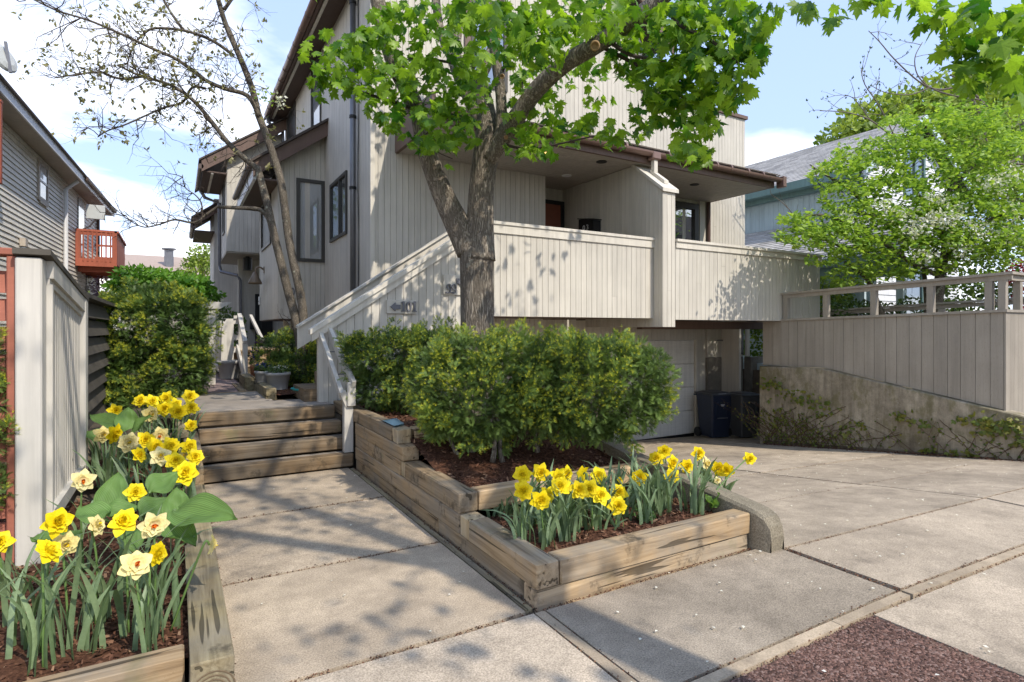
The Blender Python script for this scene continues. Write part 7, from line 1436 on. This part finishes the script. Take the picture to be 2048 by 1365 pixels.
for key, mats, hh, lab, sz in (('a', M_blossom, .10, 'small white flowers over dark leaves in the grey pot nearest the dogwood', .03), ('b', None, .13, 'blue pansies over green leaves in the smaller grey pot', .035), ('c', None, .34, 'tall purple and blue flowers in the terracotta pot', .035)):
    (p, r, h) = POTS[key]; t = thing('potted_flowers', lab, 'flowers', (p.x, p.y, .66 + h)); c = (p.x, p.y, .66 + h + hh * .4)
    clump(c, (r * 1.15, r * 1.15, hh * .5), 220, 'foliage', M_shrub, t, .03, .06)
    if mats: clump((c[0], c[1], c[2] + hh * .25), (r * .9, r * .9, hh * .3), 60, 'blossom', mats, t, .02, .035)
    else:
        bm = plain('violet_blue_petal', (.06, .07, .34), .6, .2); pm = plain('deep_purple_petal', (.08, .015, .09), .6, .2)
        clump((c[0], c[1], c[2] + hh * .15), (r, r, hh * .35), 90, 'blossom', bm, t, .025, .045)
        if key == 'c': clump((c[0] + .06, c[1], c[2] + hh * .72), (r * 1.1, r, .05), 50, 'tulip_blossom', pm, t, .03, .05)
# low leafy plants in the front planter
for u, v, lab, k in ((1068, 1045, 'lacy low green plant at the left end of the front planter', M_fern), (1290, 1042, 'lacy seedling in the middle of the front planter', M_fern), (1425, 1015, 'grey-green broad weed near the right end of the front planter', M_hosta)):
    p = on_z(u, v, .2); t = thing('low_plant', lab, 'plant', p)
    if k is M_hosta:
        for a in range(4): q = Vector(p) + Vector((.06 * math.cos(a * 1.6), .06 * math.sin(a * 1.6), .06 + .02 * a)); hosta_leaf(t, p, q, .03, .2, a)
    else: clump((p.x, p.y, .24), (.09, .07, .06), 150, 'foliage', k, t, .02, .04)
p = on_z(1012, 1035, .2); t = thing('grass_tuft', 'tuft of fine green blades in the left rear corner of the front planter', 'plant', (p.x + .05, p.y + .12, .18))
for i in range(26): add_blade(t, .15, .10)
# fallen petals on the paving
n = 420; X = np.concatenate([RNG.uniform(3.7, 10, 330), RNG.uniform(.3, 3.5, 60), RNG.uniform(1.8, 3.3, 30)]); Y = np.concatenate([RNG.uniform(1.0, 6.2, 330), RNG.uniform(1.8, 6.1, 60), RNG.uniform(.6, 2.5, 30)])
ok = ~((X > 1.6) & (X < 3.62) & (Y > 2.55)); X, Y = X[ok], Y[ok]; n = len(X)
Z = np.array([zdrive(x, y) if y > 2.47 and x > 3.6 else zside(x, y) for x, y in zip(X, Y)]) + .012
scatter('fallen_petals', [(0, 0, 0), (.35, .5, .12), (0, 1, .05), (-.35, .5, .12)], [(0, 1, 2, 3)], np.stack([X, Y, Z], 1), norm(RNG.normal(0, 1, (n, 3)) * [1, 1, .05]), norm(RNG.normal(0, .12, (n, 3)) + [0, 0, 1]), RNG.uniform(.012, .026, n), np.ones(n), M_blossom, None, 'stuff')
# debris gathered along the foot of the concrete wall and in the joints
n = 1500; Y = RNG.uniform(2.9, 7.4, n); X = 10.2 - np.abs(RNG.normal(0, .09, n)); Z = np.array([zdrive(x, y) for x, y in zip(X, Y)]) + .012
scatter('leaf_litter', QUAD_V, QUAD_F, np.stack([X, Y, Z], 1), norm(RNG.normal(0, 1, (n, 3)) * [1, 1, .2]), norm(RNG.normal(0, .5, (n, 3)) + [0, 0, 1]), RNG.uniform(.015, .04, n), RNG.random(n), M_chip, None, 'stuff')

# street trees across the road, seen only in the window panes
for i, (x, y, lab) in enumerate(((9.0, -16.0, 'street tree across the road, mirrored in the porch window'), (-5.0, -17.0, 'street tree across the road, mirrored in the side windows'))):
    crown('street_tree', lab, 'tree', (x, y, -.2), [(x, y, -.3), (x, y, 4.5)], [(x, y, 6, 3.2, 3.2, 2.6), (x + 1.5, y, 4.5, 2.2, 2.2, 1.6), (x - 1.6, y + .5, 4.8, 2.2, 2.2, 1.8)], 2600, .3, .5, M_bg, 'street trees across the road', trad=.25)

# grit gathered in the paving joints, loose stones on the aggregate strip
def grit(name, pts, s0, s1, mat, par=None):
    P_ = np.array(pts); n = len(P_)
    return scatter(name, [(-.5, -.3, 0), (.5, -.35, 0), (.1, .5, 0), (0, 0, .45)], [(0, 1, 3), (1, 2, 3), (2, 0, 3)], P_, norm(RNG.normal(0, 1, (n, 3)) * [1, 1, .1]), norm(RNG.normal(0, .25, (n, 3)) + [0, 0, 1]), RNG.uniform(s0, s1, n), RNG.random(n), mat, par, 'stuff')
gp_ = []
for x0, y0, x1, y1, k, w in ((.2, 3.765, 1.6, 3.765, 520, .016), (.2, 5.035, 1.6, 5.035, 420, .016), (.2, 2.58, 1.62, 2.58, 620, .016), (1.66, 2.5, 1.66, 6.2, 900, .015), (1.69, 2.58, 3.4, 2.585, 700, .02), (3.60, 1.75, 3.60, 2.48, 420, .022), (1.7, 1.74, 9, 1.74, 1300, .010), (1.7, 1.665, 9, 1.665, 900, .010), (1.63, .8, 1.63, 2.5, 500, .010), (1.69, .8, 1.69, 2.5, 500, .010), (3.6, 2.475, 10, 2.475, 1200, .014), (6.65, 2.5, 6.65, 9, 500, .014), (3.6, 3.6, 10, 3.6, 600, .012), (3.6, 4.9, 10, 4.9, 500, .012), (.21, 2.7, .21, 6.2, 700, .014)):
    for _ in range(int(k * .55)):
        t = random.random(); x = x0 + (x1 - x0) * t + random.gauss(0, w if x0 == x1 else .0); y = y0 + (y1 - y0) * t + random.gauss(0, w if y0 == y1 else .0)
        gp_.append((x, y, (zdrive(x, y) if x > 3.6 and y > 2.47 else zside(x, y)) - .004 + random.uniform(-.006, .006)))
grit('joint_grit', gp_, .005, .014, M_chip)
M_agg = shinglemat('loose_aggregate', (.045, .026, .02), (.26, .155, .125))
grit('loose_aggregate', [(random.uniform(1.72, 3.17), random.uniform(.55, 1.66), -.004) for _ in range(9000)], .006, .017, M_agg)
